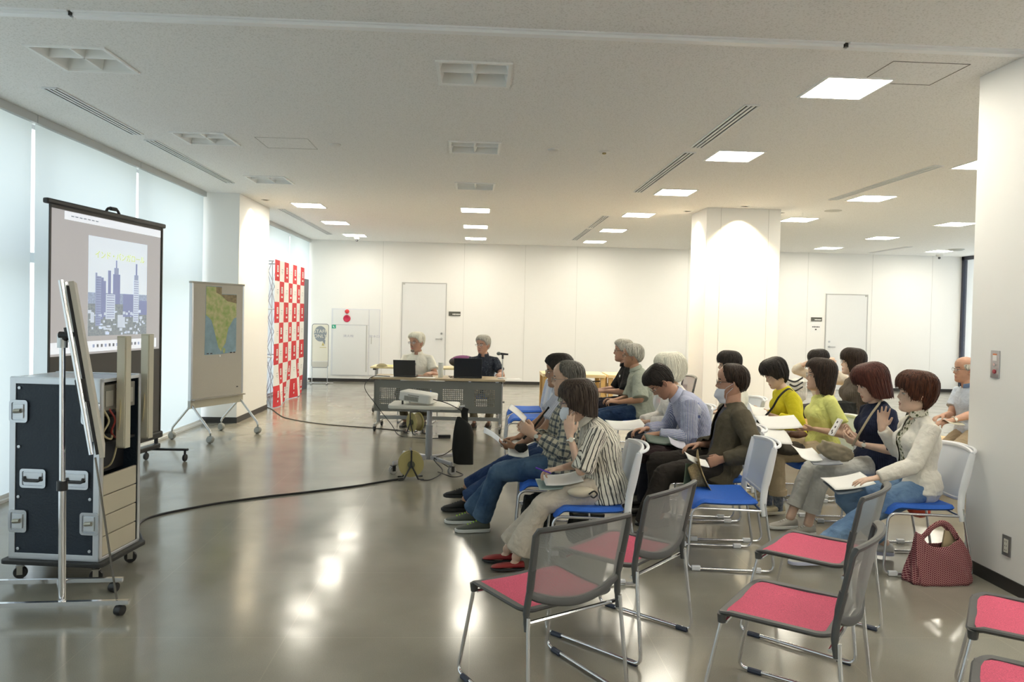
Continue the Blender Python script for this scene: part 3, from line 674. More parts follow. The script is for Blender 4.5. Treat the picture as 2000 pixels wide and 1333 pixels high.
sea = mat('map_sea', (.25, .38, .46), .6, noise=.15, nscale=12)
land = mat('map_land', (.5, .46, .25), .6, noise=.3, nscale=16, var2=(.28, .40, .12)); nt, bb = nodes(land)
S_ = lambda q: [(x*1.18+.02, 1.875-(1.86-z)*1.28) for x, z in q]
poly = [(-.20, 1.86), (.02, 1.86), (.02, 1.79), (.24, 1.79), (.24, 1.22), (.02, 1.20), (-.21, 1.20)]
obj('map_sheet', MB().prism(S_(poly), .0180, .0192), sea, mo, smooth=0)
lp = [(-.198, 1.855), (.018, 1.855), (.018, 1.785), (.238, 1.785), (.238, 1.56), (.20, 1.55), (.16, 1.50), (.12, 1.45), (.10, 1.38), (.085, 1.31), (.05, 1.27), (.02, 1.225), (-.02, 1.27), (-.05, 1.35), (-.09, 1.46), (-.12, 1.53), (-.16, 1.56), (-.198, 1.58)]
obj('landmass', MB().prism(S_(lp), .0192, .0198), land, mo, smooth=0)
obj('mountain_band', MB().prism(S_([(-.06, 1.855), (.018, 1.855), (.018, 1.785), (.238, 1.785), (.238, 1.70), (.10, 1.72), (.0, 1.78), (-.06, 1.80)]), .0198, .0203), mat('map_brown', (.28, .22, .12), .6, noise=.4, nscale=25), mo, smooth=0)
obj('island', MB().ell((.093, 1.075, .0198), (.022, .035, .0008)), land, mo)
for x in (-.17, -.12, .17, .22): obj('map_caption', MB().box((x*1.15+.02, 1.045, .0196), (.035, .014, .0006)), mat('ink_dark'), mo, smooth=0)
obj('magnet', MB().lathe([(.014, .018), (.014, .026), (0, .028)], 14, M=T(.02, 1.01, 0)), mat('magnet_white', (.8, .8, .76), .3), mo)
# ------------------------------------------------------------------ sponsor backdrop banner with pop-up truss
a = Vector((-3.29, 12.04, 0)); b_ = Vector((-3.36, 14.36, 0)); d = (b_-a).normalized(); bw = (b_-a).length
Mb = frame(((a+b_)/2).to_tuple(), d, (0, 0, 1))
o = empty('banner_backdrop', M=Mb, label='tall red and white checked cloth backdrop on a folding truss frame', cat='backdrop')
red = mat('banner_red', (.62, .035, .045), .75); bwht = mat('banner_white', (.80, .79, .76), .75)
ncol, nrow = 7, 7
mb = MB(); H0, H1 = .01, 2.42
def bs(u, v):
    z = H0+(H1-H0)*v; w = .05*math.sin(u*PI*3.2)*max(0, 1-v*4)+.015*math.sin(u*20)*(1-v)
    return (-bw/2+bw*u, z, .02+w)
nu, nv_ = 8, 5
for i in range(ncol):
    for j in range(nrow):
        k = 1 if (i+j) % 2 == 0 else 0
        mb.grid(lambda u, v: bs((i+u)/ncol, (j+v)/nrow), nu, nv_, k)
obj('backdrop_cloth', mb, [bwht, red], o, smooth=60)
mbw = MB(); mbd = MB()
cw, ch = bw/ncol, (H1-H0)/nrow
for i in range(ncol):
    for j in range(nrow):
        cx, cz = -bw/2+cw*(i+.5), H0+ch*(j+.5); zz = bs((i+.5)/ncol, (j+.5)/nrow)[2]+.006
        if (i+j) % 2 == 0:
            for (p, q, w, h) in ((-.04, .03, .02, .11), (.04, .03, .02, .11), (0, .075, .08, .02), (0, -.015, .08, .02), (0, .03, .03, .05), (0, -.085, .11, .03)): mbw.box((cx+p, cz+q, zz), (w, h, .002))
        else:
            for (p, q, w, h) in ((-.02, .03, .03, .012), (.035, .03, .05, .012), (0, -.01, .10, .010), (.01, -.035, .06, .007)): mbd.box((cx+p, cz+q, zz), (w, h, .002))
obj('white_emblem', mbw, bwht, o, smooth=0); tag(bpy.context.scene.objects['white_emblem'], kind='stuff')
obj('grey_lettering', mbd, mat('banner_grey', (.45, .45, .44), .7), o, smooth=0); tag(bpy.context.scene.objects['grey_lettering'], kind='stuff')
trs = mat('truss', (.55, .58, .64), .3, .7)
for q, x in enumerate((-bw/2, -bw/6, bw/6, bw/2)):
    mb = MB()
    for zb in (-.02, -.32): mb.tube([(x, .02, zb), (x, 2.38, zb)], .007, 6)
    for j in range(3):
        z0 = .05+j*.78; z1 = z0+.78
        mb.tube([(x, z0, -.02), (x, z1, -.32)], .006, 6); mb.tube([(x, z1, -.02), (x, z0, -.32)], .006, 6); mb.tube([(x, z1, 0), (x, z1, -.34)], .012, 6)
    obj('truss_post', mb, trs, o)
mb = MB()
for j in range(3):
    for q in range(3):
        x0 = -bw/2+q*bw/3; x1 = x0+bw/3; z0 = .05+j*.78; z1 = z0+.78
        for zb in (-.32,): mb.tube([(x0, z0, zb), (x1, z1, zb)], .006, 6); mb.tube([(x0, z1, zb), (x1, z0, zb)], .006, 6)
obj('truss_lattice', mb, trs, o)
o2 = obj('equipment_case', MB().box((-3.70, 12.9, .14), (.12, .3, .28)), mat('case_blue', (.45, .55, .75), .4), bevel=.01, label='small pale blue box on the floor behind the checked backdrop', cat='box')
# dark framed panel standing behind the backdrop's far end
obj('standing_panel', MB().box((-3.50, 15.05, 1.12), (.07, .5, 2.24)), mat('dark_panel', (.035, .045, .07), .4), label='tall dark panel standing behind the far edge of the checked backdrop', cat='panel', bevel=.005)
# ------------------------------------------------------------------ STAFF ONLY floor sign
o = empty('floor_sign', M=T(-3.40, 16.2, 0) @ R(.06, 'Z') @ R(PI/2, 'X'), label='free-standing sign reading STAFF ONLY in front of the fire hydrant cabinet', cat='sign')
obj('sign_face', MB().prism(rrect(-.17, .17, .50, 1.30, .04), -.012, .0), mat('sign_cream', (.80, .77, .66), .5), o, smooth=0)
obj('sign_frame', MB().tube([(x, y, -.006) for x, y in rrect(-.175, .175, .36, 1.31, .045)], .008, 6, closed=True), mat('socket_grey'), o)
obj('bubble', MB().prism([(.135*math.cos(t*PI/18), 1.10+.17*math.sin(t*PI/18)) for t in range(36)], .0, .003), mat('bubble_grey', (.27, .30, .33), .6), o, smooth=0)
obj('bubble_tail', MB().prism([(.03, .97), (.10, .86), (.11, .97)], .0, .003), mat('bubble_grey'), o, smooth=0)
text('lettering', 'STAFF', .105, mat('sign_cream'), o, T(0, 1.15, .004)); text('lettering', 'ONLY', .105, mat('sign_cream'), o, T(0, 1.045, .004))
obj('sign_mark', MB().box((.06, .80, .001), (.14, .012, .002)), mat('gold_ink', (.6, .5, .2), .6), o, smooth=0); obj('sign_mark', MB().prism([(.03, .84), (.09, .84), (.06, .92)], 0, .002), mat('gold_ink'), o, smooth=0)
obj('lower_panel', MB().box((0, .43, -.006), (.34, .12, .012)), mat('sign_beige', (.6, .58, .52), .5), o, smooth=0)
for s in (-1, 1):
    obj('leg', MB().tube([(s*.165, .02, -.006), (s*.165, .40, -.006)], .009, 8), satin, o)
    mb = MB(); mb.tube(fillet([(s*.165, .02, -.2), (s*.165+.0, .02, .2)], .01), .010, 8); mb.tube([(0, .02, s*.0), (s*.30, .02, s*.0)], .010, 8)
    obj('foot', mb, satin, o)
# ------------------------------------------------------------------ speakers' tables
deskm = mat('desk_top_wood', (.50, .40, .26), .4, noise=.15, nscale=3); edge = mat('desk_edge', (.36, .28, .17), .4); frm = mat('desk_metal', (.42, .43, .43), .35, .6)
def fold_table(x, y, rz, label, w=1.8, d=.55, top=deskm, panel=True):
    o = empty('folding_table', (x, y, 0), rz, label, 'table', 'wheeled folding tables')
    obj('table_top', MB().box((0, 0, .715), (w, d, .028)), top, o, bevel=.006)
    for s in (-1, 1):
        X = s*(w/2-.06)
        obj('leg', MB().tube([(X, 0, .09), (X, 0, .69)], .026, 12, flat=.7), frm, o)
        obj('foot_bar', MB().tube([(X, -.27, .085), (X, .27, .085)], .02, 8, flat=.8), frm, o)
        obj('top_bracket', MB().box((X, 0, .685), (.05, d-.1, .03)), blackm, o, bevel=.004)
        for q in (-1, 1): caster(o, (X, q*.25), .03, blackm, PI/2 if q < 0 else PI/2, 0, blackm)
    obj('stretcher', MB().box((0, 0, .16), (w-.14, .025, .05)), frm, o, bevel=.003)
    if panel:
        # modesty panel with real square holes in four fields
        pw, z0, z1, yp = w-.10, .28, .68, -d/2+.03
        mp = mat('panel_grey', (.20, .205, .19), .45, .2)
        mb = MB(); ncx = 5; fields = 4; fw_ = pw/fields; step = .0255; hole = .0125
        xs_ = [-pw/2]; cells = []
        X0 = -pw/2
        segs = []
        for f in range(fields):
            fx0 = X0+f*fw_+.07; n = int((fw_-.14)/step)
            segs += [(fx0+i*step, fx0+i*step+hole) for i in range(n)]
        zsegs = [(z0+.09+i*step, z0+.09+i*step+hole) for i in range(9)]
        xs_ = sorted({-pw/2, pw/2, *[v for s_ in segs for v in s_]}); zs_ = sorted({z0, z1, *[v for s_ in zsegs for v in s_]})
        holes = {(round(s_[0], 4), round(t_[0], 4)) for s_ in segs for t_ in zsegs}
        vid = {}; vs = []; fs = []
        def vv(x_, z_, k):
            key = (round(x_, 5), round(z_, 5), k)
            if key not in vid: vid[key] = len(vs); vs.append((x_, yp+k*.003, z_))
            return vid[key]
        for i in range(len(xs_)-1):
            for j in range(len(zs_)-1):
                if (round(xs_[i], 4), round(zs_[j], 4)) in holes: continue
                fs.append((vv(xs_[i], zs_[j], 0), vv(xs_[i+1], zs_[j], 0), vv(xs_[i+1], zs_[j+1], 0), vv(xs_[i], zs_[j+1], 0)))
        mb.add(vs, fs); obj('modesty_panel', mb, mp, o, smooth=0)
        mb = MB(); mb.box((0, yp, z1+.0), (pw, .02, .02)); mb.box((0, yp, z0), (pw, .02, .012)); 
        for s in (-1, 1): mb.box((s*pw/2, yp, (z0+z1)/2), (.012, .02, z1-z0))
        obj('panel_rim', mb, mp, o, smooth=0)
        for s in (-1, 1): obj('panel_arm', MB().box((s*(w/2-.02), -.15, .42), (.03, .05, .02)), frm, o, smooth=0); 
    return o
fold_table(-.48, 10.08, -.065, 'front speakers table with grey perforated modesty panel and wheels')
fold_table(-.62, 12.0, -.03, 'pale wood topped table behind the two speakers', top=mat('desk_pale', (.72, .62, .36), .4, noise=.1, nscale=4), panel=False, w=2.1, d=.5)
def on_desk(x, y, rz=0, z=.729): return T(x, y, z) @ R(rz, 'Z')
def laptop(x, y, rz, label, col, w=.34, h=.235, open_=.25):
    o = empty('laptop', M=on_desk(x, y, rz), label=label, cat='laptop', group='open laptops on the speakers table')
    m = mat('laptop_'+col, {'dark': (.035, .037, .04), 'black': (.008, .011, .018)}[col], .4)
    obj('keyboard_base', MB().box((0, h/2+.01, .01), (w, h, .018)), m, o, bevel=.004)
    Ml = T(0, .005, .02) @ R(open_, 'X')
    obj('lid', MB().box((0, 0, h/2), (w, .009, h), M=Ml), m, o, bevel=.004)
    obj('display', MB().box((0, .0055, h/2+.004), (w-.02, .001, h-.03), M=Ml), mat('laptop_display', (.2, .25, .3), .3, emit=(.6, .75, 1), estr=.6), o, smooth=0)
laptop(-.955, 9.96, -.07, 'dark grey open laptop in front of the man in the white shirt', 'dark', .30, .22)
laptop(-.10, 9.93, -.03, 'larger black open laptop in front of the man in the dark shirt', 'black', .38, .255, .12)
# microphone on a small table stand
o = empty('desk_microphone', M=on_desk(.37, 9.98), label='black handheld microphone in a silver desk stand, right end of the speakers table', cat='microphone')
obj('stand_base', MB().lathe([(.065, 0), (.065, .012), (.02, .02), (0, .02)], 24), mat('stand_silver', (.62, .62, .6), .3, .6), o)
obj('stand_pole', MB().tube([(0, 0, .015), (0, 0, .30)], .009, 10), mat('stand_silver'), o)
obj('mic_clip', MB().tube([(0, 0, .27), (0, 0, .325)], .014, 10), blackm, o)
obj('mic_body', MB().tube([(.075, 0, .333), (-.03, 0, .340)], [.012, .017], 12), blackm, o)
obj('mic_head', MB().ell((-.055, 0, .342), (.030, .025, .025)), mat('mic_grille', (.12, .14, .14), .35, .6, bump=.5, bscale=500), o)
tag(obj('tumbler', MB().lathe([(.030, 0), (.034, .01), (.035, .2), (.033, .205), (0, .205)], 24), mat('tumbler_white', (.70, .72, .66), .35), M=on_desk(-.47, 10.0)), 'tall pale cylindrical bottle standing between the two laptops', 'bottle')
tag(obj('paper_sheet', MB().prism(rrect(-.12, .12, -.09, .09, .004), 0, .004), paper, M=on_desk(.50, 9.92, .2)), 'white papers at the right end of the speakers table', 'paper')
tag(obj('paper_sheet', MB().prism(rrect(-.12, .12, -.08, .08, .004), 0, .003), paper, M=on_desk(-.66, 9.92, -.1)), 'white paper beside the pale bottle on the speakers table', 'paper')
tag(obj('folder', MB().prism(rrect(-.13, .13, -.09, .09, .004), 0, .008), mat('brown_card', (.16, .09, .05), .6), M=on_desk(-.715, 10.12, .1)), 'brown folder lying beside the dark grey laptop', 'folder')
tag(obj('paper_sheet', MB().prism(rrect(-.14, .14, -.1, .1, .004), 0, .003), mat('clear_sheet', (.55, .58, .58), .2), M=on_desk(-1.22, 10.0, .1)), 'clear plastic sheet at the left end of the speakers table', 'paper')
mb = MB(); rnd = random.Random(5)
mb.tube(smoothpath([(-.33, 9.95, .735), (-.36, 10.0, .75), (-.30, 10.05, .74), (-.26, 9.97, .76), (-.34, 9.93, .737), (-.25, 9.92, .736), (-.20, 9.98, .74)], 8), .004, 6)
tag(obj('coiled_cable', mb, blackm), 'small tangle of black cable between bottle and black laptop', 'cable')
tag(obj('cap', MB().lathe([(.09, 0), (.085, .012), (.06, .035), (.03, .045), (0, .047)], 20), mat('cap_olive', (.25, .22, .12), .8), M=T(-1.50, 11.85, .73)), 'small olive cap lying on the left end of the rear pale table', 'hat')
tag(obj('paper_sheet', MB().prism(rrect(-.12, .12, -.1, .1, .004), 0, .012), mat('paper_yellow', (.80, .74, .35), .6), M=T(-1.38, 11.98, .729)), 'yellow pad under the cap on the rear pale table', 'paper')
# purple bag on the rear table
o = empty('rucksack', M=T(-.22, 11.9, .733), label='purple and black rucksack lying on the rear table between the speakers', cat='bag')
def blob(pts, r, m, nm, par, vox=.012, sub=0):
    mb = MB(); mb.tube(pts, r, 14); return obj(nm, mb, m, par)
obj('bag_body', MB().ell((0, 0, .09), (.21, .13, .095)), mat('bag_black', (.02, .018, .022), .7), o)
obj('bag_flap', MB().ell((.02, -.02, .125), (.19, .11, .075)), mat('bag_purple', (.13, .015, .10), .6), o)
# ------------------------------------------------------------------ projector table
o = empty('projector_table', M=T(-.50, 7.55, 0) @ R(-.05, 'Z'), label='small white overhead table on a grey column with four casters', cat='table')
obj('table_top', MB().prism(rrect(-.36, .34, -.22, .22, .06), .635, .672), mat('top_ivory', (.72, .71, .64), .35), o, bevel=.008)
obj('column_lower', MB().tube([(0.04, 0, .10), (0.04, 0, .45)], .036, 20), mat('column_grey', (.33, .34, .36), .4, .4), o)
obj('column_upper', MB().tube([(0.04, 0, .45), (0.04, 0, .635)], .027, 20), mat('column_silver', (.5, .5, .53), .3, .5), o)
obj('top_bracket', MB().box((.04, 0, .62), (.22, .12, .03)), frm, o, bevel=.004)
mb = MB()
mb.tube([(-.28, -.28, .105), (.04, 0, .12), (.30, -.26, .105)], .022, 8, flat=.7); mb.tube([(-.26, .28, .105), (.04, 0, .12), (.32, .26, .105)], .022, 8, flat=.7)
obj('base_frame', mb, mat('column_silver'), o)
for x, y in ((-.28, -.28), (.30, -.26), (-.26, .28), (.32, .26)): caster(o, (x, y), .04, mat('caster_pale', (.40, .39, .38), .5), .6, -.0, blackm, twin=True)
obj('clamp_knob', MB().tube([(.36, -.1, .655), (.41, -.1, .66)], .018, 10), satin, o)
Mp = T(-.575, 7.50, .674) @ R(-.28, 'Z')
o = empty('projector', M=Mp, label='white projector tilted up on the small white table', cat='projector')
Mt = T(0, 0, .026) @ R(.10, 'Y')
obj('projector_body', MB().prism(rrect(-.17, .17, -.13, .13, .035), .0, .095, M=Mt), mat('projector_white', (.70, .70, .66), .35), o, bevel=.012)
obj('vent_grille', MB().box((-.03, -.131, .035), (.15, .004, .045), M=Mt), mat('projector_grille', (.25, .25, .22), .5), o, smooth=0)
mb = MB()
for k in range(9): mb.box((-.095+k*.0165, -.1335, .035), (.003, .003, .045), M=Mt)
obj('grille_bar', mb, mat('projector_bar', (.45, .45, .42), .4), o, smooth=0)
obj('lens', MB().lathe([(.032, 0), (.032, .02), (.026, .024), (.022, .012), (0, .012)], 20, M=Mt @ T(-.17, .04, .05) @ R(-PI/2, 'Y')), blackm, o)
obj('lettering_strip', MB().box((-.01, -.1312, .068), (.12, .002, .008), M=Mt), mat('projector_grille'), o, smooth=0)
obj('foot', MB().tube([(-.13, -.10, -.0), (-.13, -.10, .035)], .010, 8), blackm, o)
obj('foot', MB().tube([(-.13, .10, -.0), (-.13, .10, .035)], .010, 8), blackm, o)
# black bag hanging from the table
def draped(nm, prof, M, m, par, nrm=18, label=None):
    mb = MB(); vs = []; fs = []; n = nrm
    for (z, cx, w, d) in prof:
        for j in range(n):
            a = 2*PI*j/n; c_, s_ = math.cos(a), math.sin(a)
            vs.append((cx+w/2*math.copysign(abs(c_)**.6, c_), d/2*math.copysign(abs(s_)**.6, s_), z))
    for i in range(len(prof)-1):
        for j in range(n): fs.append((i*n+j, i*n+(j+1) % n, (i+1)*n+(j+1) % n, (i+1)*n+j))
    fs.append(tuple(reversed(range(n)))); fs.append(tuple(range((len(prof)-1)*n, len(prof)*n)))
    mb.add(vs, fs); return obj(nm, mb, m, par, M)
Mg = T(-.10, 7.33, 0)
o = empty('hanging_bag', M=Mg, label='black cloth bag hanging from the projector table', cat='bag')
bm_ = mat('bag_cloth', (.008, .009, .008), .9)
draped('bag_body', [(.095, .02, .16, .07), (.11, .0, .20, .10), (.25, -.01, .215, .13), (.40, -.005, .205, .12), (.48, -.01, .17, .09), (.53, -.03, .11, .05), (.57, -.055, .03, .02)], None, bm_, o)
obj('bag_strap', MB().tube([(.01, 0, .50), (.0, .0, .62), (.015, .0, .66)], [.03, .035, .03], 8, flat=.35), bm_, o)
# cable reels
def reel(x, y, rz, label, s=1.0):
    o = empty('cable_reel', M=T(x, y, 0) @ R(rz, 'Z') @ Matrix.Scale(s, 4), label=label, cat='cable reel', group='yellow cable reels on the floor')
    Mr = T(0, 0, .15) @ R(PI/2, 'X')
    ye = mat('reel_yellow', (.42, .36, .15), .45)
    obj('drum_flange', MB().lathe([(.03, -.045), (.115, -.045), (.12, -.05), (.12, -.055), (.03, -.05)], 32, M=Mr), ye, o)
    obj('drum_flange', MB().lathe([(.03, .045), (.115, .045), (.12, .05), (.12, .055), (.03, .05)], 32, M=Mr), ye, o)
    obj('wound_cable', MB().lathe([(.05, -.042)]+[(.098+.004*(k % 2), -.04+.008*k) for k in range(11)]+[(.05, .042)], 32, M=Mr), mat('reel_cable', (.30, .26, .14), .5), o)
    obj('hub', MB().lathe([(.035, -.065), (.035, .065), (0, .066)], 20, M=Mr), mat('reel_hub', (.12, .13, .08), .5), o)
    mb = MB()
    for q in (-.075, .075):
        mb.tube([(0, q, .15), (0, q, .28)], .008, 8); mb.tube([(0, q, .15), (-.07, q, .012), (-.12, q, .010)], .008, 8); mb.tube([(0, q, .15), (.07, q, .012), (.12, q, .010)], .008, 8)
    mb.tube([(0, -.075, .28), (0, .075, .28)], .011, 8)
    obj('reel_stand', mb, blackm, o)
reel(-.60, 7.06, .15, 'yellow cable reel on a black stand in front of the projector table'); reel(-.78, 9.72, -.9, 'yellow and black cable reel under the speakers table', 1.05)
# cables on the floor and hanging
def cable(label, pts, r=.006, n=8, col='cable_black'):
    return obj('floor_cable', MB().tube(smoothpath(pts, n), r, 6), mat(col, (.015, .015, .017), .5), label=label, cat='cable')
cable('thick black cable running over the floor from the flight case to the near reel', [(-2.2, 5.0, .01), (-2.45, 5.55, .008), (-2.2, 5.95, .008), (-1.83, 6.25, .008), (-1.4, 6.5, .008), (-1.05, 6.73, .008), (-.8, 6.95, .008), (-.66, 7.02, .012)], .009)
cable('black cable curving from the checked backdrop to the speakers table', [(-3.5, 12.3, .006), (-3.25, 11.9, .006), (-3.0, 11.35, .006), (-2.74, 10.9, .006), (-2.2, 10.45, .006), (-1.6, 10.2, .006), (-1.1, 10.0, .006), (-.86, 9.82, .01)], .006)
cable('cable hanging from the left end of the speakers table to the floor', [(-1.15, 9.95, .735), (-1.36, 9.85, .74), (-1.46, 9.78, .60), (-1.30, 9.72, .38), (-1.08, 9.6, .14), (-.95, 9.5, .008), (-.6, 9.35, .006), (-.3, 9.4, .006)], .005)
cable('pair of cables running from the projector down to its table base', [(-.42, 7.42, .73), (-.30, 7.35, .71), (-.20, 7.33, .67), (-.13, 7.35, .62), (-.10, 7.42, .5), (-.12, 7.60, .3), (-.28, 7.6, .15), (-.40, 7.45, .12), (-.30, 7.2, .05), (-.40, 7.02, .008), (-.50, 6.98, .01)], .005)
cable('thin cable on the floor right of the near reel', [(-.40, 7.45, .13), (-.2, 7.35, .03), (-.1, 7.25, .006), (-.2, 7.15, .006), (-.35, 7.3, .02)], .005)
tag(obj('power_strip', MB().box((0, 0, .02), (.16, .05, .035)), blackm, M=T(-.38, 9.45, 0) @ R(.1, 'Z'), bevel=.004), 'black power block on the floor under the speakers table', 'power strip')
# ------------------------------------------------------------------ wooden benches and tables far side
oak = mat('oak', (.62, .40, .15), .4, noise=.2, nscale=5); oakp = mat('oak_pale', (.75, .60, .34), .4, noise=.1, nscale=4)
for x0, x1, y, lab in ((1.02, 1.98, 11.3, 'pale wooden table along the back behind the man with the shoulder strap'), (2.02, 3.06, 11.3, 'pale wooden table left of the middle pillar behind the white-haired woman')):
    o = empty('wooden_table', ((x0+x1)/2, y, 0), 0, lab, 'table', 'pale wooden tables by the middle pillar'); w = x1-x0
    obj('table_top', MB().box((0, 0, .70), (w, .6, .05)), oakp, o, bevel=.006)
    for s in (-1, 1):
        for q in (-1, 1): obj('leg', MB().box((s*(w/2-.04), q*.25, .34), (.07, .07, .67)), mat('oak'), o, bevel=.004)
    obj('under_rail', MB().tube([(-w/2+.05, -.2, .62), (0, -.22, .60), (w/2-.05, -.2, .62)], .010, 8), blackm, o)
def arc_bench(cx, cy, r0_, r1_, a0, a1, label):
    o = empty('wooden_bench', (cx, cy, 0), 0, label, 'bench'); n = 20
    def ring(ra, rb, z0, z1, mi=0):
        vs = []; fs = []
        for i in range(n+1):
            a = a0+(a1-a0)*i/n
            for r_, z in ((ra, z0), (rb, z0), (rb, z1), (ra, z1)): vs.append((r_*math.cos(a), r_*math.sin(a), z))
        for i in range(n):
            for j in range(4): fs.append((i*4+j, i*4+(j+1) % 4, (i+1)*4+(j+1) % 4, (i+1)*4+j))
        fs.append((0, 1, 2, 3)); fs.append((n*4+3, n*4+2, n*4+1, n*4)); return MB().add(vs, fs)
    obj('bench_seat', ring(r0_, r1_, .395, .445), mat('oak_warm', (.70, .42, .12), .35, noise=.15, nscale=5), o, bevel=.008)
    obj('bench_body', ring(r0_+.05, r1_-.05, .03, .392), mat('oak_brown', (.30, .16, .07), .45, noise=.2, nscale=6), o)
    obj('bench_plinth', ring(r0_+.07, r1_-.07, 0, .03), mat('aluminium'), o)
arc_bench(7.4, 9.55, 3.35, 3.92, PI+.1, PI+.95, 'curved wooden bench with orange seat behind the front right row')
# ------------------------------------------------------------------ flight case on a wheeled dolly
an = math.radians(-6.5)
Mk = T(-2.67, 4.345, 0) @ R(an, 'Z')
o = empty('flight_case', M=Mk, label='tall navy flight case with metal corners on a wheeled dolly, left foreground', cat='flight case')
navy = mat('case_navy', (.012, .022, .038), .5, bump=.35, bscale=70); alc = mat('case_aluminium', (.66, .68, .72), .32, .75); bei = mat('case_beige', (.50, .46, .36), .5); dish = mat('dish_steel', (.60, .62, .66), .22, .9)
W_, D_, Z0, Z1 = .54, .40, .13, 1.18
obj('front_panel', MB().box((W_/2, .012, (Z0+Z1)/2), (W_-.02, .02, Z1-Z0-.02)), navy, o, smooth=0)
obj('left_panel', MB().box((.01, D_/2, (Z0+Z1)/2), (.016, D_-.02, Z1-Z0-.02)), navy, o, smooth=0)
obj('back_panel', MB().box((W_/2, D_-.01, (Z0+Z1)/2), (W_-.02, .016, Z1-Z0-.02)), navy, o, smooth=0)
obj('top_panel', MB().box((W_/2, D_/2, Z1-.008), (W_-.01, D_-.01, .014)), mat('case_top', (.32, .38, .42), .25), o, smooth=0)
obj('bottom_panel', MB().box((W_/2, D_/2, Z0+.008), (W_-.01, D_-.01, .014)), navy, o, smooth=0)
mb = MB(); e = .036
for z in (Z0+e/2, Z1-e/2): mb.box((W_/2, -.001, z), (W_, .006, e))
for x in (e/2, W_-e/2): mb.box((x, -.001, (Z0+Z1)/2), (e, .0065, Z1-Z0))
for x in (-.001, W_+.001):
    for y in (.012, D_-.012): mb.box((x, y, (Z0+Z1)/2), (.006, .024, Z1-Z0))
    for z in (Z0+.01, Z1-.01): mb.box((x, D_/2, z), (.006, D_, .02))
mb.box((W_/2, .012, Z1+.001), (W_, .024, .006)); mb.box((W_/2, D_-.012, Z1+.001), (W_, .024, .006))
obj('edge_trim', mb, alc, o, smooth=0, bevel=.002)
def dishm(x, z, w, h, nm, kind):
    b_ = MB(); out_ = rrect(-w/2, w/2, -h/2, h/2, .018, 4); inn = rrect(-w/2+.014, w/2-.014, -h/2+.014, h/2-.014, .010, 4); n = len(out_)
    vs = [(a, c, .0) for a, c in out_]+[(a, c, .006) for a, c in out_]+[(a, c, .006) for a, c in inn]+[(a*.97, c*.97, .0005) for a, c in inn]
    fs = [(k*n+i, k*n+(i+1) % n, (k+1)*n+(i+1) % n, (k+1)*n+i) for k in range(3) for i in range(n)]+[tuple(range(3*n, 4*n))]
    b_.add(vs, fs); M_ = T(x, -.004, z) @ R(PI/2, 'X'); p = obj(nm, b_, dish, o, M_, smooth=30)
    if kind == 'handle':
        obj('grip', MB().tube(fillet([(-w/2+.03, .01, .004), (-w/2+.032, -.012, .014), (w/2-.032, -.012, .014), (w/2-.03, .01, .004)], .01), .008, 8), blackm, p); obj('spring_plate', MB().box((0, .015, .003), (w-.045, .035, .003)), alc, p, smooth=0)
    else:
        obj('latch_wing', MB().tube([(-.02, 0, .012), (.02, .004, .012)], .013, 8), mat('latch_brass', (.38, .36, .30), .35, .8), p); obj('latch_plate', MB().box((0, 0, .004), (w-.05, h-.05, .006)), alc, p, smooth=0)
for x in (.145, .40): dishm(x, .60, .155, .11, 'handle_dish', 'handle')
for z in (.985, .35):
    for x in (.055, W_-.055): dishm(x, z, .11, .13, 'latch_dish', 'latch')
for i, (x, z) in enumerate([(x, z) for x in (.055, W_-.055) for z in (1.12, .78, .49, .19)]):
    obj('screw_head', MB().lathe([(.009, 0), (.009, .004), (0, .005)], 12, M=T(x, -.001, z) @ R(PI/2, 'X')), alc, o)
# open right side: beige drawers below, dark rack with gear above
obj('inner_post', MB().box((W_-.012, .032, (Z0+Z1)/2), (.02, .014, Z1-Z0-.04)), mat('post_beige', (.42, .40, .34), .5), o, smooth=0)
for k in range(4): obj('side_drawer', MB().box((W_-.012, D_/2, Z0+.075+k*.118), (.018, D_-.06, .112)), bei, o, smooth=0, bevel=.003)
obj('rack_interior', MB().box((W_-.10, D_/2, .82), (.02, D_-.05, .42)), mat('rack_black', (.008, .008, .01), .5), o, smooth=0)
obj('rack_shelf', MB().box((W_-.06, D_/2, .80), (.09, D_-.06, .015)), mat('rack_black'), o, smooth=0)
obj('amplifier', MB().box((W_-.05, D_/2, 1.065), (.07, D_-.07, .15)), mat('gear_grey', (.20, .19, .16), .45), o, smooth=0, bevel=.004)
mb = MB()
for k in range(3): mb.box((W_-.013, .10+.1*k, 1.06), (.006, .07, .09))
obj('amplifier_faceplate', mb, mat('gear_plate', (.38, .36, .31), .4), o, smooth=0)
obj('power_supply', MB().box((W_-.06, .23, .90), (.07, .22, .10)), mat('rack_black'), o, smooth=0, bevel=.004)
for i, col in enumerate(((.5, .42, .25), (.35, .05, .04), (.45, .40, .28))):
    obj('inner_cable', MB().tube(smoothpath([(W_-.02, .06+.05*i, 1.0), (W_-.0, .08+.06*i, .93), (W_-.015, .05+.08*i, .86), (W_-.01, .12+.05*i, .82), (W_-.03, .16+.04*i, .88)], 6), .006, 6), mat('wire_%s' % 'abc'[i], col, .5), o)
obj('dolly_board', MB().prism(rrect(-.035, W_+.035, -.035, D_+.035, .03), .105, .129), mat('dolly_dark', (.025, .025, .025), .6), o, bevel=.004)
for x in (.04, W_-.04):
    for y in (.04, D_-.02): caster(o, (x, y), .037, blackm, .4, -.0, mat('caster_zinc', (.5, .49, .44), .35, .8))
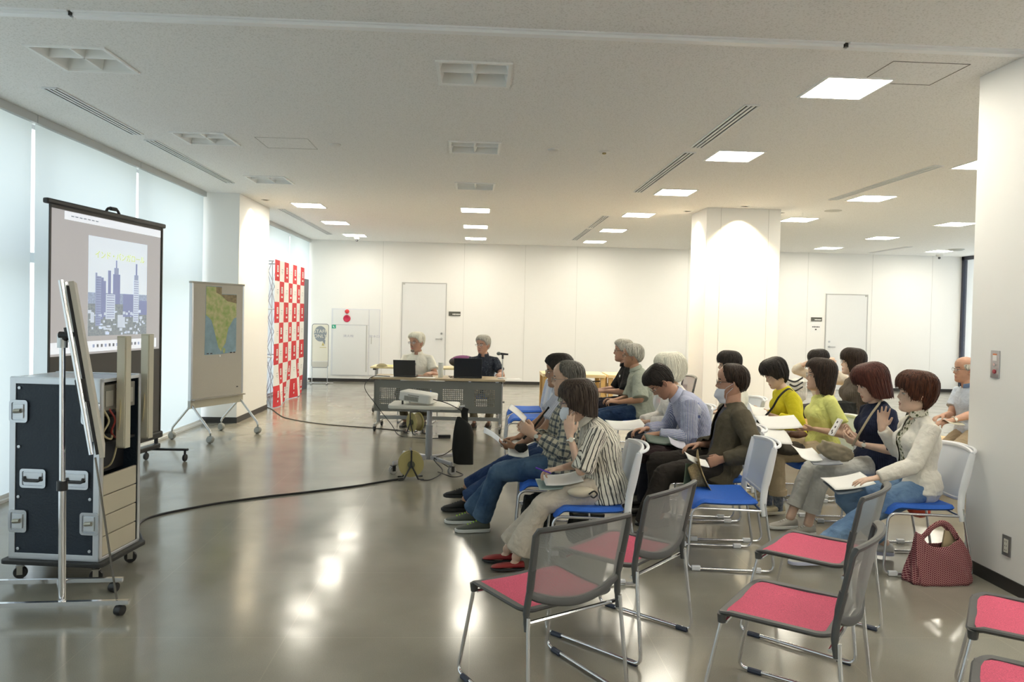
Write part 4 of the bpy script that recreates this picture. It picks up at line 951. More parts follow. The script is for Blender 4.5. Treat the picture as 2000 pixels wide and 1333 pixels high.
# two slim column loudspeakers held on the open side
for (px0, pyt, pyb, Y, lab, w) in ((238, 657, 876, 4.42, 'slim beige column loudspeaker, left of two on the flight case', .062), (284, 653, 857, 4.72, 'slim beige column loudspeaker, right of two on the flight case', .060)):
    a = PX(px0, pyt, Y) if 'PX' in globals() else None
    d_ = fw+rr*((px0-1000)/1430.68)-uu*((pyt-642.33)/1430.68); a = Vector((0, 0, 1.6))+d_*(Y/d_.y)
    d_ = fw+rr*((px0-1000)/1430.68)-uu*((pyb-642.33)/1430.68); b_ = Vector((0, 0, 1.6))+d_*(Y/d_.y)
    x = a.x; h = a.z-b_.z
    s_ = empty('column_speaker', M=T(x, Y, b_.z) @ R(math.radians(-12), 'Z'), label=lab, cat='loudspeaker', group='slim beige column loudspeakers')
    obj('speaker_body', MB().box((0, .022, h/2), (w, .045, h)), mat('speaker_beige', (.56, .53, .42), .5), s_, smooth=0, bevel=.003)
    obj('front_strip', MB().box((0, -.0035, h/2), (w-.012, .005, h-.02)), mat('speaker_cream', (.66, .63, .52), .5), s_, smooth=0)
    obj('mount_bracket', MB().box((-.05-(.02 if px0 < 250 else .05), .03, h*.55), (.09+(.04 if px0 < 250 else .10), .012, .03)), mat('case_aluminium'), s_, smooth=0)
    tag(obj('speaker_cable', MB().tube(smoothpath([(x, Y, b_.z+.30), (x-.02+.02, Y-.012, b_.z+.18), (x-.03, Y+.02, b_.z+.02), (x-.07, Y+.03, b_.z-.10), (x-.15, Y+.05, b_.z-.14)], 8), .0055, 6), mat('wire_cream', (.55, .48, .30), .5)), 'cream cable hanging from the '+('left' if px0 < 250 else 'right')+' slim column loudspeaker', 'cable')
# ------------------------------------------------------------------ chrome board stand seen edge-on
def q_(px, py, Y):
    d_ = fw+rr*((px-1000)/1430.68)-uu*((py-642.33)/1430.68); return Vector((0, 0, 1.6))+d_*(Y/d_.y)
o = empty('display_stand', (-2.108, 3.873, 0), 0, 'chrome wheeled display stand with a tilted board seen edge-on, left foreground', 'display stand')
inv = o.matrix_basis.inverted(); Lp = lambda v: inv @ v
p0 = Lp(q_(121, 1200, 3.873)); p1 = Lp(q_(122, 672, 3.873)); p0.z = .07; pm = p0.lerp(p1, .45)
obj('upright_lower', MB().tube([p0, pm], .0175, 16), chrome, o); obj('upright_upper', MB().tube([pm, p1], .0140, 16), chrome, o)
obj('height_clamp', MB().tube([pm-Vector((0, 0, .025)), pm+Vector((0, 0, .025))], .026, 14), blackm, o)
obj('upright_head', MB().tube([p1-Vector((0, 0, .02)), p1+Vector((0, 0, .05))], .024, 14), mat('aluminium'), o)
bt, bb = Lp(q_(124, 547, 3.85)), Lp(q_(186, 898, 3.85)); wd = Vector((-.44, .90, 0)).normalized(); up_ = (bt-bb); hh_ = up_.length; up_ = up_.normalized(); 
nrm_ = up_.cross(wd).normalized()
def slab(nm, u0, u1, w0, w1, n0, n1, m, bev=.002):
    vs = [bb+up_*a+wd*b_+nrm_*c for a in (u0, u1) for b_ in (w0, w1) for c in (n0, n1)]
    obj(nm, MB().add(vs, [(0, 1, 3, 2), (4, 6, 7, 5), (0, 4, 5, 1), (2, 3, 7, 6), (0, 2, 6, 4), (1, 5, 7, 3)]), m, o, bevel=bev, smooth=0)
sg = 1 if nrm_.x > 0 else -1
slab('display_board', 0, hh_-.01, 0, .42, sg*.020, sg*.044, mat('board_cream', (.60, .57, .50), .6))
slab('board_backing', .02, hh_-.03, .01, .41, sg*.006, sg*.0195, mat('dark_metal'))
slab('clip_rail', .30, .42, .0, .03, sg*-.03, sg*.02, blackm, .004)
obj('frame_rail', MB().tube([bb+nrm_*(-sg*.012)-wd*.005+up_*.03, bt+nrm_*(-sg*.012)-wd*.005], .0125, 12), chrome, o)
obj('frame_rail', MB().tube([bb+nrm_*(-sg*.012)+wd*.40+up_*.03, bt+nrm_*(-sg*.012)+wd*.40], .0125, 12), chrome, o)
ck = Lp(q_(134, 655, 3.86)); obj('tilt_knob', MB().tube([ck-Vector((.045, 0, 0)), ck+Vector((.02, 0, 0))], .018, 10), blackm, o)
obj('tilt_joint', MB().tube([p1+Vector((0, 0, .02)), ck, ck+up_*.04], .018, 10), blackm, o)
f1a, f1b = Lp(q_(-60, 1232, 3.80)), Lp(q_(252, 1190, 3.86)); f2a, f2b = Lp(q_(-60, 1176, 4.12)), Lp(q_(240, 1140, 4.18))
for a, b_ in ((f1a, f1b), (f2a, f2b)):
    a.z = b_.z = .07; obj('foot_bar', MB().tube([a, b_], .016, 4, up=(0, .7, .7)), chrome, o)
    for q in (a.lerp(b_, .94), a.lerp(b_, .06)):
        mb = MB(); mb.lathe([(.015, -.018), (.026, -.018), (.028, -.008), (.028, .008), (.026, .018), (.015, .018)], 16, M=T(q.x, q.y, .028) @ R(1.3, 'Z') @ R(PI/2, 'X')); mb.tube([(q.x, q.y, .03), (q.x, q.y, .065)], .009, 8); obj('caster', mb, blackm, o)
c1 = f1a.lerp(f1b, .58); c2 = f2a.lerp(f2b, .58); obj('base_crossbar', MB().tube([c1, c2], .014, 8), chrome, o)
obj('brace_rod', MB().tube([bb+Vector((.0, 0, .01)), f1b.lerp(f1a, .08)+Vector((0, 0, .015))], .0055, 8), mat('dark_chrome', (.25, .24, .22), .25, .9), o)
# ------------------------------------------------------------------ patterned tote by the near pillar
Mt_ = T(2.90, 4.40, 0) @ R(.05, 'Z')
o = empty('tote_bag', M=Mt_, label='dark red patterned cloth tote bag standing on the floor beside the near pillar', cat='bag')
tm = mat('tote_cloth', (.16, .02, .035), .8); nt, b = nodes(tm); t = N(nt, 'TexCoord')
ch = N(nt, 'TexBrick'); ch.offset = .5; ch.inputs['Scale'].default_value = 1; ch.inputs['Brick Width'].default_value = .016; ch.inputs['Row Height'].default_value = .009; ch.inputs['Mortar Size'].default_value = .0013
ch.inputs['Color1'].default_value = (.12, .012, .028, 1); ch.inputs['Color2'].default_value = (.12, .012, .028, 1); ch.inputs['Mortar'].default_value = (.50, .26, .25, 1)
mp_ = N(nt, 'Mapping'); mp_.inputs['Rotation'].default_value = (PI/2, 0, .6); nt.links.new(t.outputs['Object'], mp_.inputs[0]); nt.links.new(mp_.outputs[0], ch.inputs['Vector']); nt.links.new(ch.outputs[0], b.inputs['Base Color'])
def tote(u, v):                                          # u around, v up
    a = 2*PI*u; z = .005+.27*v; w = .205-.075*v**1.6; d = .095-.055*v; c_, s_ = math.cos(a), math.sin(a)
    ex = .62; x = w*math.copysign(abs(c_)**ex, c_); y = d*math.copysign(abs(s_)**ex, s_)
    f = .010*math.sin(a*5+v*5)*(.3+v)+.007*math.sin(a*11+v*9); r_ = 1+f/.15
    zt = z+(.035*math.cos(a)**2*v**3)-(.05*abs(s_)**2*v**4)
    if v < .02: r_ *= .97
    return (x*r_+.01*math.sin(v*4), y*r_, zt)
mb = MB(); nu_, nv2 = 61, 22; mb.grid(tote, nu_, nv2)
mb.add([tote(i/60, 0) for i in range(60)], [tuple(range(60))])
bo_ = obj('bag_body', mb, tm, o, smooth=60); bo_.modifiers.new('t', 'SOLIDIFY').thickness = .003
obj('bag_strap', MB().tube(smoothpath([(-.11, -.01, .28), (-.05, -.01, .34), (.02, 0, .365), (.075, .0, .34), (.12, -.01, .27)], 8), [.020]*33 if False else .017, 8, flat=.45), tm, o)
obj('bag_strap', MB().tube(smoothpath([(-.06, .03, .28), (-.03, .02, .33), (.03, .015, .355), (.08, .015, .31), (.115, .02, .25)], 8), .016, 8, flat=.45), tm, o)
obj('paper_inside', MB().box((.045, .012, .235), (.085, .012, .17), M=R(.15, 'Y')), mat('paper_brown', (.50, .40, .25), .6), o, smooth=0)
# ------------------------------------------------------------------ people: one continuous body each, clothes and hair as children
def PX(px, py, Y):                                       # the point at depth Y seen at that place of the photograph
    d = fw+rr*((px-1000)/1430.68)-uu*((py-666.5+24.17)/1430.68)
    return Vector((0, 0, 1.6))+d*(Y/d.y)
def PZ(px, py, z):
    d = fw+rr*((px-1000)/1430.68)-uu*((py-666.5+24.17)/1430.68)
    return Vector((0, 0, 1.6))+d*((z-1.6)/d.z)
def loft(mb, pts, ra, rb, up=(0, 1, 0), n=20, cap=.75, mi=0):
    P = [Vector(p) for p in pts]; k = len(P)
    if not isinstance(ra, (list, tuple)): ra = [ra]*k
    if not isinstance(rb, (list, tuple)): rb = [rb]*k
    ra = list(ra); rb = list(rb)
    t0 = (P[0]-P[1]).normalized(); t1 = (P[-1]-P[-2]).normalized()
    m0 = min(ra[0], rb[0])*cap; m1 = min(ra[-1], rb[-1])*cap
    P = [P[0]+t0*m0, P[0]+t0*m0*.7]+P+[P[-1]+t1*m1*.7, P[-1]+t1*m1]
    ra = [ra[0]*.3, ra[0]*.75]+ra+[ra[-1]*.75, ra[-1]*.3]; rb = [rb[0]*.3, rb[0]*.75]+rb+[rb[-1]*.75, rb[-1]*.3]
    k = len(P); vs = []; u = Vector(up)
    for i in range(k):
        t = (P[min(i+1, k-1)]-P[max(i-1, 0)]).normalized()
        q = u-t*u.dot(t); q = q.normalized() if q.length > 1e-4 else t.orthogonal().normalized()
        w = t.cross(q)
        for j in range(n):
            a = 2*PI*j/n; vs.append(P[i]+q*(math.cos(a)*ra[i])+w*(math.sin(a)*rb[i]))
    fs = [(i*n+j, (i+1)*n+j, (i+1)*n+(j+1) % n, i*n+(j+1) % n) for i in range(k-1) for j in range(n)]
    fs += [tuple(range(n)), tuple(reversed(range((k-1)*n, k*n)))]
    mb.add(vs, fs, mi)
_tex = {}
def clouds(size):
    if size not in _tex:
        t = bpy.data.textures.new('folds', 'CLOUDS'); t.noise_scale = size; t.noise_depth = 2; _tex[size] = t
    return _tex[size]
def remesh(mb, vox, smooth=6, disp=0, dsize=.09):
    me = bpy.data.meshes.new('tmp'); me.from_pydata([tuple(v) for v in mb.v], [], mb.f)
    bm = bmesh.new(); bm.from_mesh(me); bmesh.ops.recalc_face_normals(bm, faces=bm.faces); bm.to_mesh(me); bm.free()
    o = bpy.data.objects.new('tmp', me)
    C.objects.link(o)
    m = o.modifiers.new('r', 'REMESH'); m.mode = 'VOXEL'; m.voxel_size = vox; m.use_smooth_shade = True
    s = o.modifiers.new('s', 'SMOOTH'); s.factor = .5; s.iterations = smooth
    if disp:
        d = o.modifiers.new('d', 'DISPLACE'); d.texture = clouds(dsize); d.strength = disp; d.mid_level = .5; d.texture_coords = 'LOCAL'
        d = o.modifiers.new('d2', 'DISPLACE'); d.texture = clouds(dsize*.4); d.strength = disp*.45; d.mid_level = .5; d.texture_coords = 'LOCAL'
    dg = bpy.context.evaluated_depsgraph_get(); dg.update()
    out = bpy.data.meshes.new_from_object(o.evaluated_get(dg))
    bpy.data.objects.remove(o); bpy.data.meshes.remove(me)
    return out
def coords(me):
    a = np.empty(len(me.vertices)*3, dtype=np.float32); me.vertices.foreach_get('co', a); return a.reshape(-1, 3)
def pat_attr(me, segs):
    # segs: (A, B, ref, radius): cloth coordinates u (round the limb), v (along it)
    co = coords(me); best = np.full(len(co), 1e9); res = np.zeros((len(co), 3), dtype=np.float32)
    for i, (A, B, ref, r) in enumerate(segs):
        A = np.array(A); B = np.array(B); d = B-A; L = np.linalg.norm(d); d = d/L
        t = (co-A)@d; tc = np.clip(t, 0, L); q = co-(A+tc[:, None]*d); dist = np.linalg.norm(q, axis=1)-r
        ref = np.array(ref, dtype=float); e1 = ref-d*(ref@d); e1 /= np.linalg.norm(e1); e2 = np.cross(d, e1)
        ang = np.arctan2(q@e2, q@e1); m = dist < best
        best[m] = dist[m]; res[m, 0] = ang[m]*r; res[m, 1] = t[m]; res[m, 2] = i
    at = me.attributes.new('pat', 'FLOAT_VECTOR', 'POINT'); at.data.foreach_set('vector', res.ravel())
def skin(name, col, rough=.5):
    m = mat(name, col, rough, noise=.10, nscale=14, bump=.06, bscale=260); nt, b = nodes(m)
    b.inputs['Subsurface Weight'].default_value = .0
    return m
# ---- cloth materials on the 'pat' coordinates
def cloth(name, base=(.5, .5, .5), kind=None, c2=(0, 0, 0), c3=None, s=.02, w=.2, bump=.45, rough=.85):
    if name in MATS: return MATS[name]
    m = mat(name, base, rough, spec=.2); nt, b = nodes(m)
    t = N(nt, 'TexCoord'); n = N(nt, 'TexNoise', Scale=13.0, Detail=6.0, Distortion=.6); nt.links.new(t.outputs['Object'], n.inputs['Vector'])
    bp = N(nt, 'Bump', Strength=bump, Distance=.035); nt.links.new(n.outputs[0], bp.inputs['Height']); nt.links.new(bp.outputs[0], b.inputs['Normal'])
    at = N(nt, 'Attribute'); at.attribute_name = 'pat'; sp = N(nt, 'SeparateXYZ'); nt.links.new(at.outputs['Vector'], sp.inputs[0])
    def band(sock, period, width, wob=0):
        a = N(nt, 'Math', operation='DIVIDE'); a.inputs[1].default_value = period; nt.links.new(sock, a.inputs[0]); src = a.outputs[0]
        if wob:
            nz = N(nt, 'TexNoise', Scale=9.0, Detail=2.0); nt.links.new(t.outputs['Object'], nz.inputs['Vector'])
            k = N(nt, 'Math', operation='MULTIPLY_ADD'); k.inputs[1].default_value = wob; nt.links.new(nz.outputs[0], k.inputs[0]); nt.links.new(src, k.inputs[2]); src = k.outputs[0]
        f = N(nt, 'Math', operation='FRACT'); nt.links.new(src, f.inputs[0])
        c = N(nt, 'Math', operation='LESS_THAN'); c.inputs[1].default_value = width; nt.links.new(f.outputs[0], c.inputs[0]); return c.outputs[0]
    def mixc(fac, a, bcol):
        x = N(nt, 'Mix', data_type='RGBA'); nt.links.new(fac, x.inputs[0])
        if isinstance(a, tuple): x.inputs[6].default_value = (*a, 1)
        else: nt.links.new(a, x.inputs[6])
        x.inputs[7].default_value = (*bcol, 1); return x.outputs[2]
    def half(sock, k):
        q = N(nt, 'Math', operation='MULTIPLY'); q.inputs[1].default_value = k; nt.links.new(sock, q.inputs[0]); return q.outputs[0]
    if kind == 'stripe': nt.links.new(mixc(band(sp.outputs[0], s, w), base, c2), b.inputs['Base Color'])
    elif kind == 'wobble':
        o1 = mixc(band(sp.outputs[0], s, w, .9), base, c2); o1 = mixc(band(sp.outputs[0], s*2.7, w*.55, 1.3), o1, c3 or c2); nt.links.new(o1, b.inputs['Base Color'])
    elif kind == 'plaid':
        o1 = mixc(half(band(sp.outputs[0], s, .42), .75), base, c2); o1 = mixc(half(band(sp.outputs[1], s, .42), .75), o1, c2)
        o1 = mixc(half(band(sp.outputs[0], s*1.0001, .06), .7), o1, c3 or c2); o1 = mixc(half(band(sp.outputs[1], s*1.0001, .06), .7), o1, c3 or c2); nt.links.new(o1, b.inputs['Base Color'])
    elif kind == 'blotch':
        v = N(nt, 'TexVoronoi', Scale=1/s); nt.links.new(t.outputs['Object'], v.inputs['Vector'])
        c = N(nt, 'Math', operation='LESS_THAN'); c.inputs[1].default_value = w; nt.links.new(v.outputs['Distance'], c.inputs[0])
        o1 = mixc(c.outputs[0], base, c2); nt.links.new(o1, b.inputs['Base Color'])
    elif kind == 'denim':
        nz = N(nt, 'TexNoise', Scale=5.0, Detail=6.0); nt.links.new(t.outputs['Object'], nz.inputs['Vector']); r = N(nt, 'ValToRGB'); r.color_ramp.elements[0].position = .35; r.color_ramp.elements[1].position = .68
        r.color_ramp.elements[0].color = (*base, 1); r.color_ramp.elements[1].color = (*c2, 1); nt.links.new(nz.outputs[0], r.inputs[0]); nt.links.new(r.outputs[0], b.inputs['Base Color'])
    return m
def hair_mat(name, dark, light):
    if name in MATS: return MATS[name]
    m = mat(name, dark, .50); nt, b = nodes(m); b.inputs['Specular IOR Level'].default_value = .22
    t = N(nt, 'TexCoord'); mp = N(nt, 'Mapping'); mp.inputs['Scale'].default_value = (150, 150, 10); n = N(nt, 'TexNoise', Scale=1.0, Detail=3.0)
    nt.links.new(t.outputs['Object'], mp.inputs[0]); nt.links.new(mp.outputs[0], n.inputs['Vector'])
    r = N(nt, 'ValToRGB'); r.color_ramp.elements[0].position = .32; r.color_ramp.elements[1].position = .68; r.color_ramp.elements[0].color = (*dark, 1); r.color_ramp.elements[1].color = (*light, 1)
    nt.links.new(n.outputs[0], r.inputs[0]); nt.links.new(r.outputs[0], b.inputs['Base Color'])
    bp = N(nt, 'Bump', Strength=.5, Distance=.004); nt.links.new(n.outputs[0], bp.inputs['Height']); nt.links.new(bp.outputs[0], b.inputs['Normal'])
    return m
# ---- head
ZS = [-.116, -.112, -.102, -.09, -.075, -.06, -.045, -.03, -.01, .01, .03, .05, .07, .09, .105, .114, .118]
XFR = [.045, .068, .081, .083, .080, .083, .081, .079, .078, .078, .085, .087, .083, .069, .050, .028, .0]
XBK = [.0, .012, .022, .036, .052, .064, .074, .084, .093, .098, .100, .099, .094, .080, .060, .034, .0]
WID = [.012, .026, .037, .046, .054, .060, .065, .068, .071, .073, .0755, .077, .075, .066, .050, .028, .0]
def hsec(z, phi, off=0.0, ofb=None):
    xf = np.interp(z, ZS, XFR); xb = np.interp(z, ZS, XBK); w = np.interp(z, ZS, WID)
    c = np.cos(phi); s = np.sin(phi)
    X = np.where(c > 0, (xf+off)*np.abs(c)**.86, -(xb+off)*np.abs(c)**.9); Y = (w+off)*np.sign(s)*np.abs(s)**.9
    return X, Y
def head_mesh(mb, M, fem=False, mats=(0, 1, 2, 3), gaze=0.0, brow=True):
    SK, LIP, WH, DK = mats
    nz, nphi = 62, 84
    t = np.linspace(-1, 1, nphi, endpoint=False); phi = PI*np.sign(t)*np.abs(t)**1.35
    zz = np.concatenate([np.linspace(-.1155, -.10, 7, endpoint=False), np.linspace(-.10, .04, 38, endpoint=False), np.linspace(.04, .1175, 17)])
    vs = []
    for z in zz:
        X, Y = hsec(z, phi)
        fr = np.clip(np.cos(phi), 0, 1)**.5*(np.cos(phi) > 0)
        # nose
        hgt = np.interp(z, [-.044, -.036, -.028, -.020, .0, .015, .03], [0, .012, .023, .020, .010, .004, 0])*(.85 if fem else 1.05)
        sg = np.interp(z, [-.036, -.024, .01], [.0115, .010, .0065]); X = X+hgt*np.exp(-(Y/sg)**2/1.2)*fr
        # nostril wings, lips, chin, sockets, cheeks
        X = X+.006*np.exp(-((np.abs(Y)-.014)/.006)**2-((z+.033)/.007)**2)*fr
        X = X+.0045*np.exp(-(Y/.020)**2)*np.exp(-((z+.060)/.0055)**2)*fr+.0045*np.exp(-(Y/.018)**2)*np.exp(-((z+.073)/.005)**2)*fr-.003*np.exp(-(Y/.022)**2)*np.exp(-((z+.0665)/.0022)**2)*fr
        X = X-.0065*np.exp(-((np.abs(Y)-.032)/.015)**2-((z-.004)/.011)**2)*fr
        X = X+.004*np.exp(-((np.abs(Y)-.040)/.016)**2-((z+.024)/.014)**2)*fr
        X = X+.004*np.exp(-((np.abs(Y)-.030)/.018)**2-((z-.022)/.006)**2)*fr*(0 if fem else 1)
        vs += [(float(a), float(b), float(z)) for a, b in zip(X, Y)]
    fs = []; ms = []
    for i in range(nz-1):
        for j in range(nphi):
            f = (i*nphi+j, i*nphi+(j+1) % nphi, (i+1)*nphi+(j+1) % nphi, (i+1)*nphi+j); fs.append(f)
            z = (zz[i]+zz[i+1])/2; y = vs[f[0]][1]; x = vs[f[0]][0]
            mi = SK
            if x > .05 and abs(y) < .021*(1-((z+.0665)/.013)**2) and abs(z+.0665) < .0125: mi = LIP
            ay = abs(y)
            if brow and x > .03 and .013 < ay < .048 and abs(z-(.0235+.10*(ay-.03)*(-1 if ay > .035 else .4))) < .0035: mi = DK
            ms.append(mi)
    fs.append(tuple(reversed(range(nphi)))); fs.append(tuple(range((nz-1)*nphi, nz*nphi))); ms += [SK, SK]
    o = len(mb.v); mb.v += [tuple(M @ Vector(v)) for v in vs]; mb.f += [tuple(i+o for i in f) for f in fs]; mb.m += ms
    for s in (-1, 1):
        mb.ell((.0665, s*.031, .002), (.0115, .0135, .0085), WH, M, 14, 8)
        mb.ell((.0745, s*.031+gaze*.004, .0015), (.0045, .0058, .0062), DK, M, 12, 8)
        mb.ell((.0672, s*.031, .0085), (.0125, .0160, .0065), SK, M, 14, 8)       # upper lid
        mb.ell((.0660, s*.031, -.0075), (.0120, .0150, .0045), SK, M, 14, 8)
        mb.tube([(.0735, s*.017, .001), (.0790, s*.026, .0048), (.0785, s*.036, .0048), (.0710, s*.046, .001)], .0013, 6, DK, M=M)
        E = M @ T(-.008, s*.074, -.012) @ R(s*-.35, 'Z') @ R(-.15, 'Y')
        mb.ell((0, 0, 0), (.017, .0065, .031), SK, E, 14, 10); mb.tube([(.006, s*.004, -.024), (-.012, s*.007, -.012), (-.016, s*.009, .010), (-.004, s*.008, .027), (.012, s*.005, .020)], .0045, 8, SK, M=E)
        mb.ell((.003, s*.0035, .002), (.007, .004, .014), LIP, E, 10, 8)
HAIR = {
 # |phi| control angles 0,35,55,75,100,140,180 : lower edge z ; thickness ; top thickness ; bald height
 'short':   dict(zb=[.066, .062, .045, .000, -.008, -.06, -.075], th=[.012, .012, .012, .008, .010, .013, .012], top=.016),
 'crop':    dict(zb=[.062, .058, .04, -.01, -.005, -.06, -.08], th=[.016, .016, .014, .010, .013, .016, .014], top=.022),
 'thin':    dict(zb=[.095, .09, .06, .005, -.006, -.05, -.07], th=[.006, .006, .008, .009, .011, .013, .012], top=.008),
 'fringe_short': dict(zb=[.030, .030, .026, -.012, -.030, -.075, -.095], th=[.018, .018, .018, .014, .018, .022, .018], top=.026, keep=1),
 'bald':    dict(zb=[.1, .1, .06, .000, -.008, -.055, -.07], th=[-.004, -.004, .002, .008, .010, .013, .014], top=-.006, bald=.062),
 'recede':  dict(zb=[.112, .108, .085, .005, -.008, -.055, -.07], th=[.003, .004, .006, .009, .011, .014, .014], top=.004),
 'crown':   dict(zb=[.113, .113, .108, .055, .0, -.055, -.07], th=[.002, .002, .004, .008, .012, .016, .016], top=.004),
 'bob':     dict(zb=[.030, .024, .0, -.085, -.100, -.112, -.115], th=[.018, .019, .020, .022, .024, .026, .024], top=.026, keep=1, hang=1),
 'bob_back': dict(zb=[.050, .045, .030, -.030, -.055, -.085, -.095], th=[.018, .018, .018, .018, .024, .030, .028], top=.028, keep=1, hang=1),
 'long':    dict(zb=[.070, .062, .035, -.070, -.135, -.155, -.160], th=[.014, .014, .014, .016, .020, .022, .022], top=.020, keep=1, hang=1),
 'pixie':   dict(zb=[.040, .036, .015, -.030, -.030, -.085, -.115], th=[.020, .022, .022, .018, .018, .028, .018], top=.032, keep=1),
 'fluffy':  dict(zb=[.062, .052, .030, -.020, -.065, -.095, -.100], th=[.020, .028, .034, .036, .046, .052, .046], top=.046, keep=1),
}
def hair_obj(par, M, style, m, seed=0, bulk=1.0, wild=.0025):
    h = HAIR[style]; ang = np.radians([0, 35, 55, 75, 100, 140, 180]); rng = np.random.RandomState(seed)
    nphi, nz = 132, 34; phi = np.linspace(-PI, PI, nphi, endpoint=False); ap = np.abs(phi)
    zb = np.interp(ap, ang, h['zb']); th = np.interp(ap, ang, h['th'])*bulk; top = h['top']*bulk if h['top'] > 0 else h['top']
    st = rng.normal(0, 1, nphi); st = (st+np.roll(st, 1)+np.roll(st, -1))/2; st2 = rng.normal(0, 1, nphi); k = np.ones(9)/9; st2 = np.convolve(np.concatenate([st2[-4:], st2, st2[:4]]), k, 'valid')*2
    zb = zb+st*.0022*(1 if h.get('keep') else .6)+st2*.003
    ztop = .118+top; vs = []; TH = []
    for i in range(nz):
        t = i/(nz-1)
        z = ztop-(ztop-zb)*(1-math.cos(t*PI/2))
        e = np.clip((z+.03)/.15, 0, 1); thick = th*(1-e)+(top*.6+th*.4)*e if not h.get('bald') else th.copy()
        zu = np.where(z > 0, z*.118/ztop, z)
        if h.get('hang'): zu2 = np.where((z < -.005) & (ap > .9), -.005+(z+.005)*.22, zu)
        else: zu2 = zu
        if not h.get('keep'): thick = thick*np.clip((z-zb)/.018+.15, 0.1, 1)-.0005
        if h.get('bald'): thick = np.where(z > h['bald'], -.006, thick*np.clip((h['bald']-z)/.03, 0, 1)-.002*(z > h['bald']-.03))
        thick = thick+(st*wild*.5+st2*wild)*np.clip(t*1.6, 0, 1)*(thick > .001)
        if h.get('hang'): thick = thick-np.where(ap > .9, .10*np.clip(-.08-z, 0, 1), 0)
        X, Y = hsec(zu2, phi, 0); L = np.hypot(X, Y)+1e-6; cx = X*(1+thick/np.maximum(L, .02)); cy = Y*(1+thick/np.maximum(L, .02))
        if i == 0: cx = cx*0; cy = cy*0
        vs += [(float(a), float(b), float(c)) for a, b, c in zip(cx, cy, z)]; TH.append(np.broadcast_to(thick, (nphi,)).copy())
    X, Y = hsec(np.clip(zb, -.09, 1), phi, -.004); vs += [(float(a), float(b), float(c)) for a, b, c in zip(X, Y, np.minimum(zb+.004, .10))]
    X, Y = hsec(np.clip(zb+.03, -.08, .1), phi, -.008); vs += [(float(a), float(b), float(c)) for a, b, c in zip(X, Y, np.minimum(zb+.03, .09))]
    nr = nz+2; fs = [(i*nphi+j, (i+1)*nphi+j, (i+1)*nphi+(j+1) % nphi, i*nphi+(j+1) % nphi) for i in range(nr-1) for j in range(nphi)]
    mb = MB().add(vs, fs); grid = np.array(vs[:nz*nphi]).reshape(nz, nphi, 3)
    for q in range(230 if h.get('keep') else 150):            # loose locks that break up the outline
        j = rng.randint(nphi); i0 = rng.randint(3, nz-14); i1 = nz-1 if rng.rand() < .65 else rng.randint(i0+8, nz); dr = rng.uniform(-.25, .25); pts = []
        if min(TH[i][int(j+dr*(i-i0)) % nphi] for i in range(i0, i1, 3)) < .003: continue
        for i in range(i0, i1+1, 3):
            g = grid[i][int(round(j+dr*(i-i0))) % nphi]; r_ = math.hypot(g[0], g[1])+1e-6; f_ = 1+(.0012+.0016*(i-i0)/nz)/r_; pts.append(Vector((g[0]*f_, g[1]*f_, g[2])))
        d_ = (pts[-1]-pts[-2]).normalized(); pts.append(pts[-1]+d_*rng.uniform(.003, .016 if h.get('keep') else .007)+Vector((0, 0, -.002)))
        n_ = len(pts); w_ = rng.uniform(.0028, .0050); ra = [w_*(.35+.65*math.sin(PI*min(1, (k_+.6)/(n_*.7))*.5)) if k_ < n_*.6 else w_*max(.10, 1-(k_-n_*.6)/(n_*.42)) for k_ in range(n_)]
        c_ = Vector((pts[0].x, pts[0].y, 0)); c_ = c_.normalized() if c_.length > .01 else Vector((1, 0, 0))
        mb.tube(pts, ra, 5, up=Vector((0, 0, 1)).cross(c_), flat=.45)
    o = obj('hair', mb, m, par, M, smooth=75); return o
def glasses_obj(par, M, m, rr_=.020):
    mb = MB()
    for s in (-1, 1):
        mb.tube([(.091, s*.033+rr_*1.15*math.cos(a), .000+rr_*.85*math.sin(a)) for a in np.linspace(0, 2*PI, 20, endpoint=False)], .0013, 6, closed=True)
        mb.tube([(.091, s*.055, .006), (.080, s*.076, .006), (-.005, s*.079, .004), (-.022, s*.078, -.010)], .0014, 6)
    mb.tube([(.091, -.011, .004), (.094, 0, .006), (.091, .011, .004)], .0013, 6)
    g = obj('glasses', mb, m, par, M)
    lens = see_through('lens_glass', (.85, .9, .95), .85, .05)
    for s in (-1, 1): obj('lens', MB().prism([(.033*s+rr_*1.1*math.cos(a), rr_*.8*math.sin(a)) for a in np.linspace(0, 2*PI, 18, endpoint=False)], 0, .0008, M=T(.0905, 0, 0) @ Matrix(((0, 0, 1, 0), (1, 0, 0, 0), (0, 1, 0, 0), (0, 0, 0, 1)))), lens, g)
def facemask_obj(par, M, low=0.0):
    m = mat('mask_fabric', (.80, .83, .90), .8, bump=.1)
    nph, nz_ = 30, 12
    def fn(u, v):
        ph = (u-.5)*2*1.15; z = -.118+low+(.098)*v; zz = max(-.112, z); X, Y = hsec(zz, np.array([ph]), .007); q = math.exp(-(float(Y[0])/.022)**2)*(.020 if -.045 < z < -.015 else .014)
        bulge = .010*math.sin(PI*v)
        return (float(X[0])+q*math.sin(PI*min(1, v*1.0))*.9+bulge*math.cos(ph), float(Y[0]), z*(1)+.0)
    mb = MB().grid(fn, nph, nz_); g = obj('face_mask', mb, m, par, M)
    sol = g.modifiers.new('thick', 'SOLIDIFY'); sol.thickness = .002
    mb = MB()
    for s in (-1, 1):
        for z in (-.030+low, -.100+low*.9):
            a = fn(1 if s > 0 else 0, .9 if z > -.06 else .12); mb.tube([a, ((a[0]-.005)/2+.012, s*.0785, (a[2]-.012)/2), (-.018, s*.082, -.012+(.012 if z > -.06 else -.012))], .0013, 6)
    obj('ear_loop', mb, m, g)
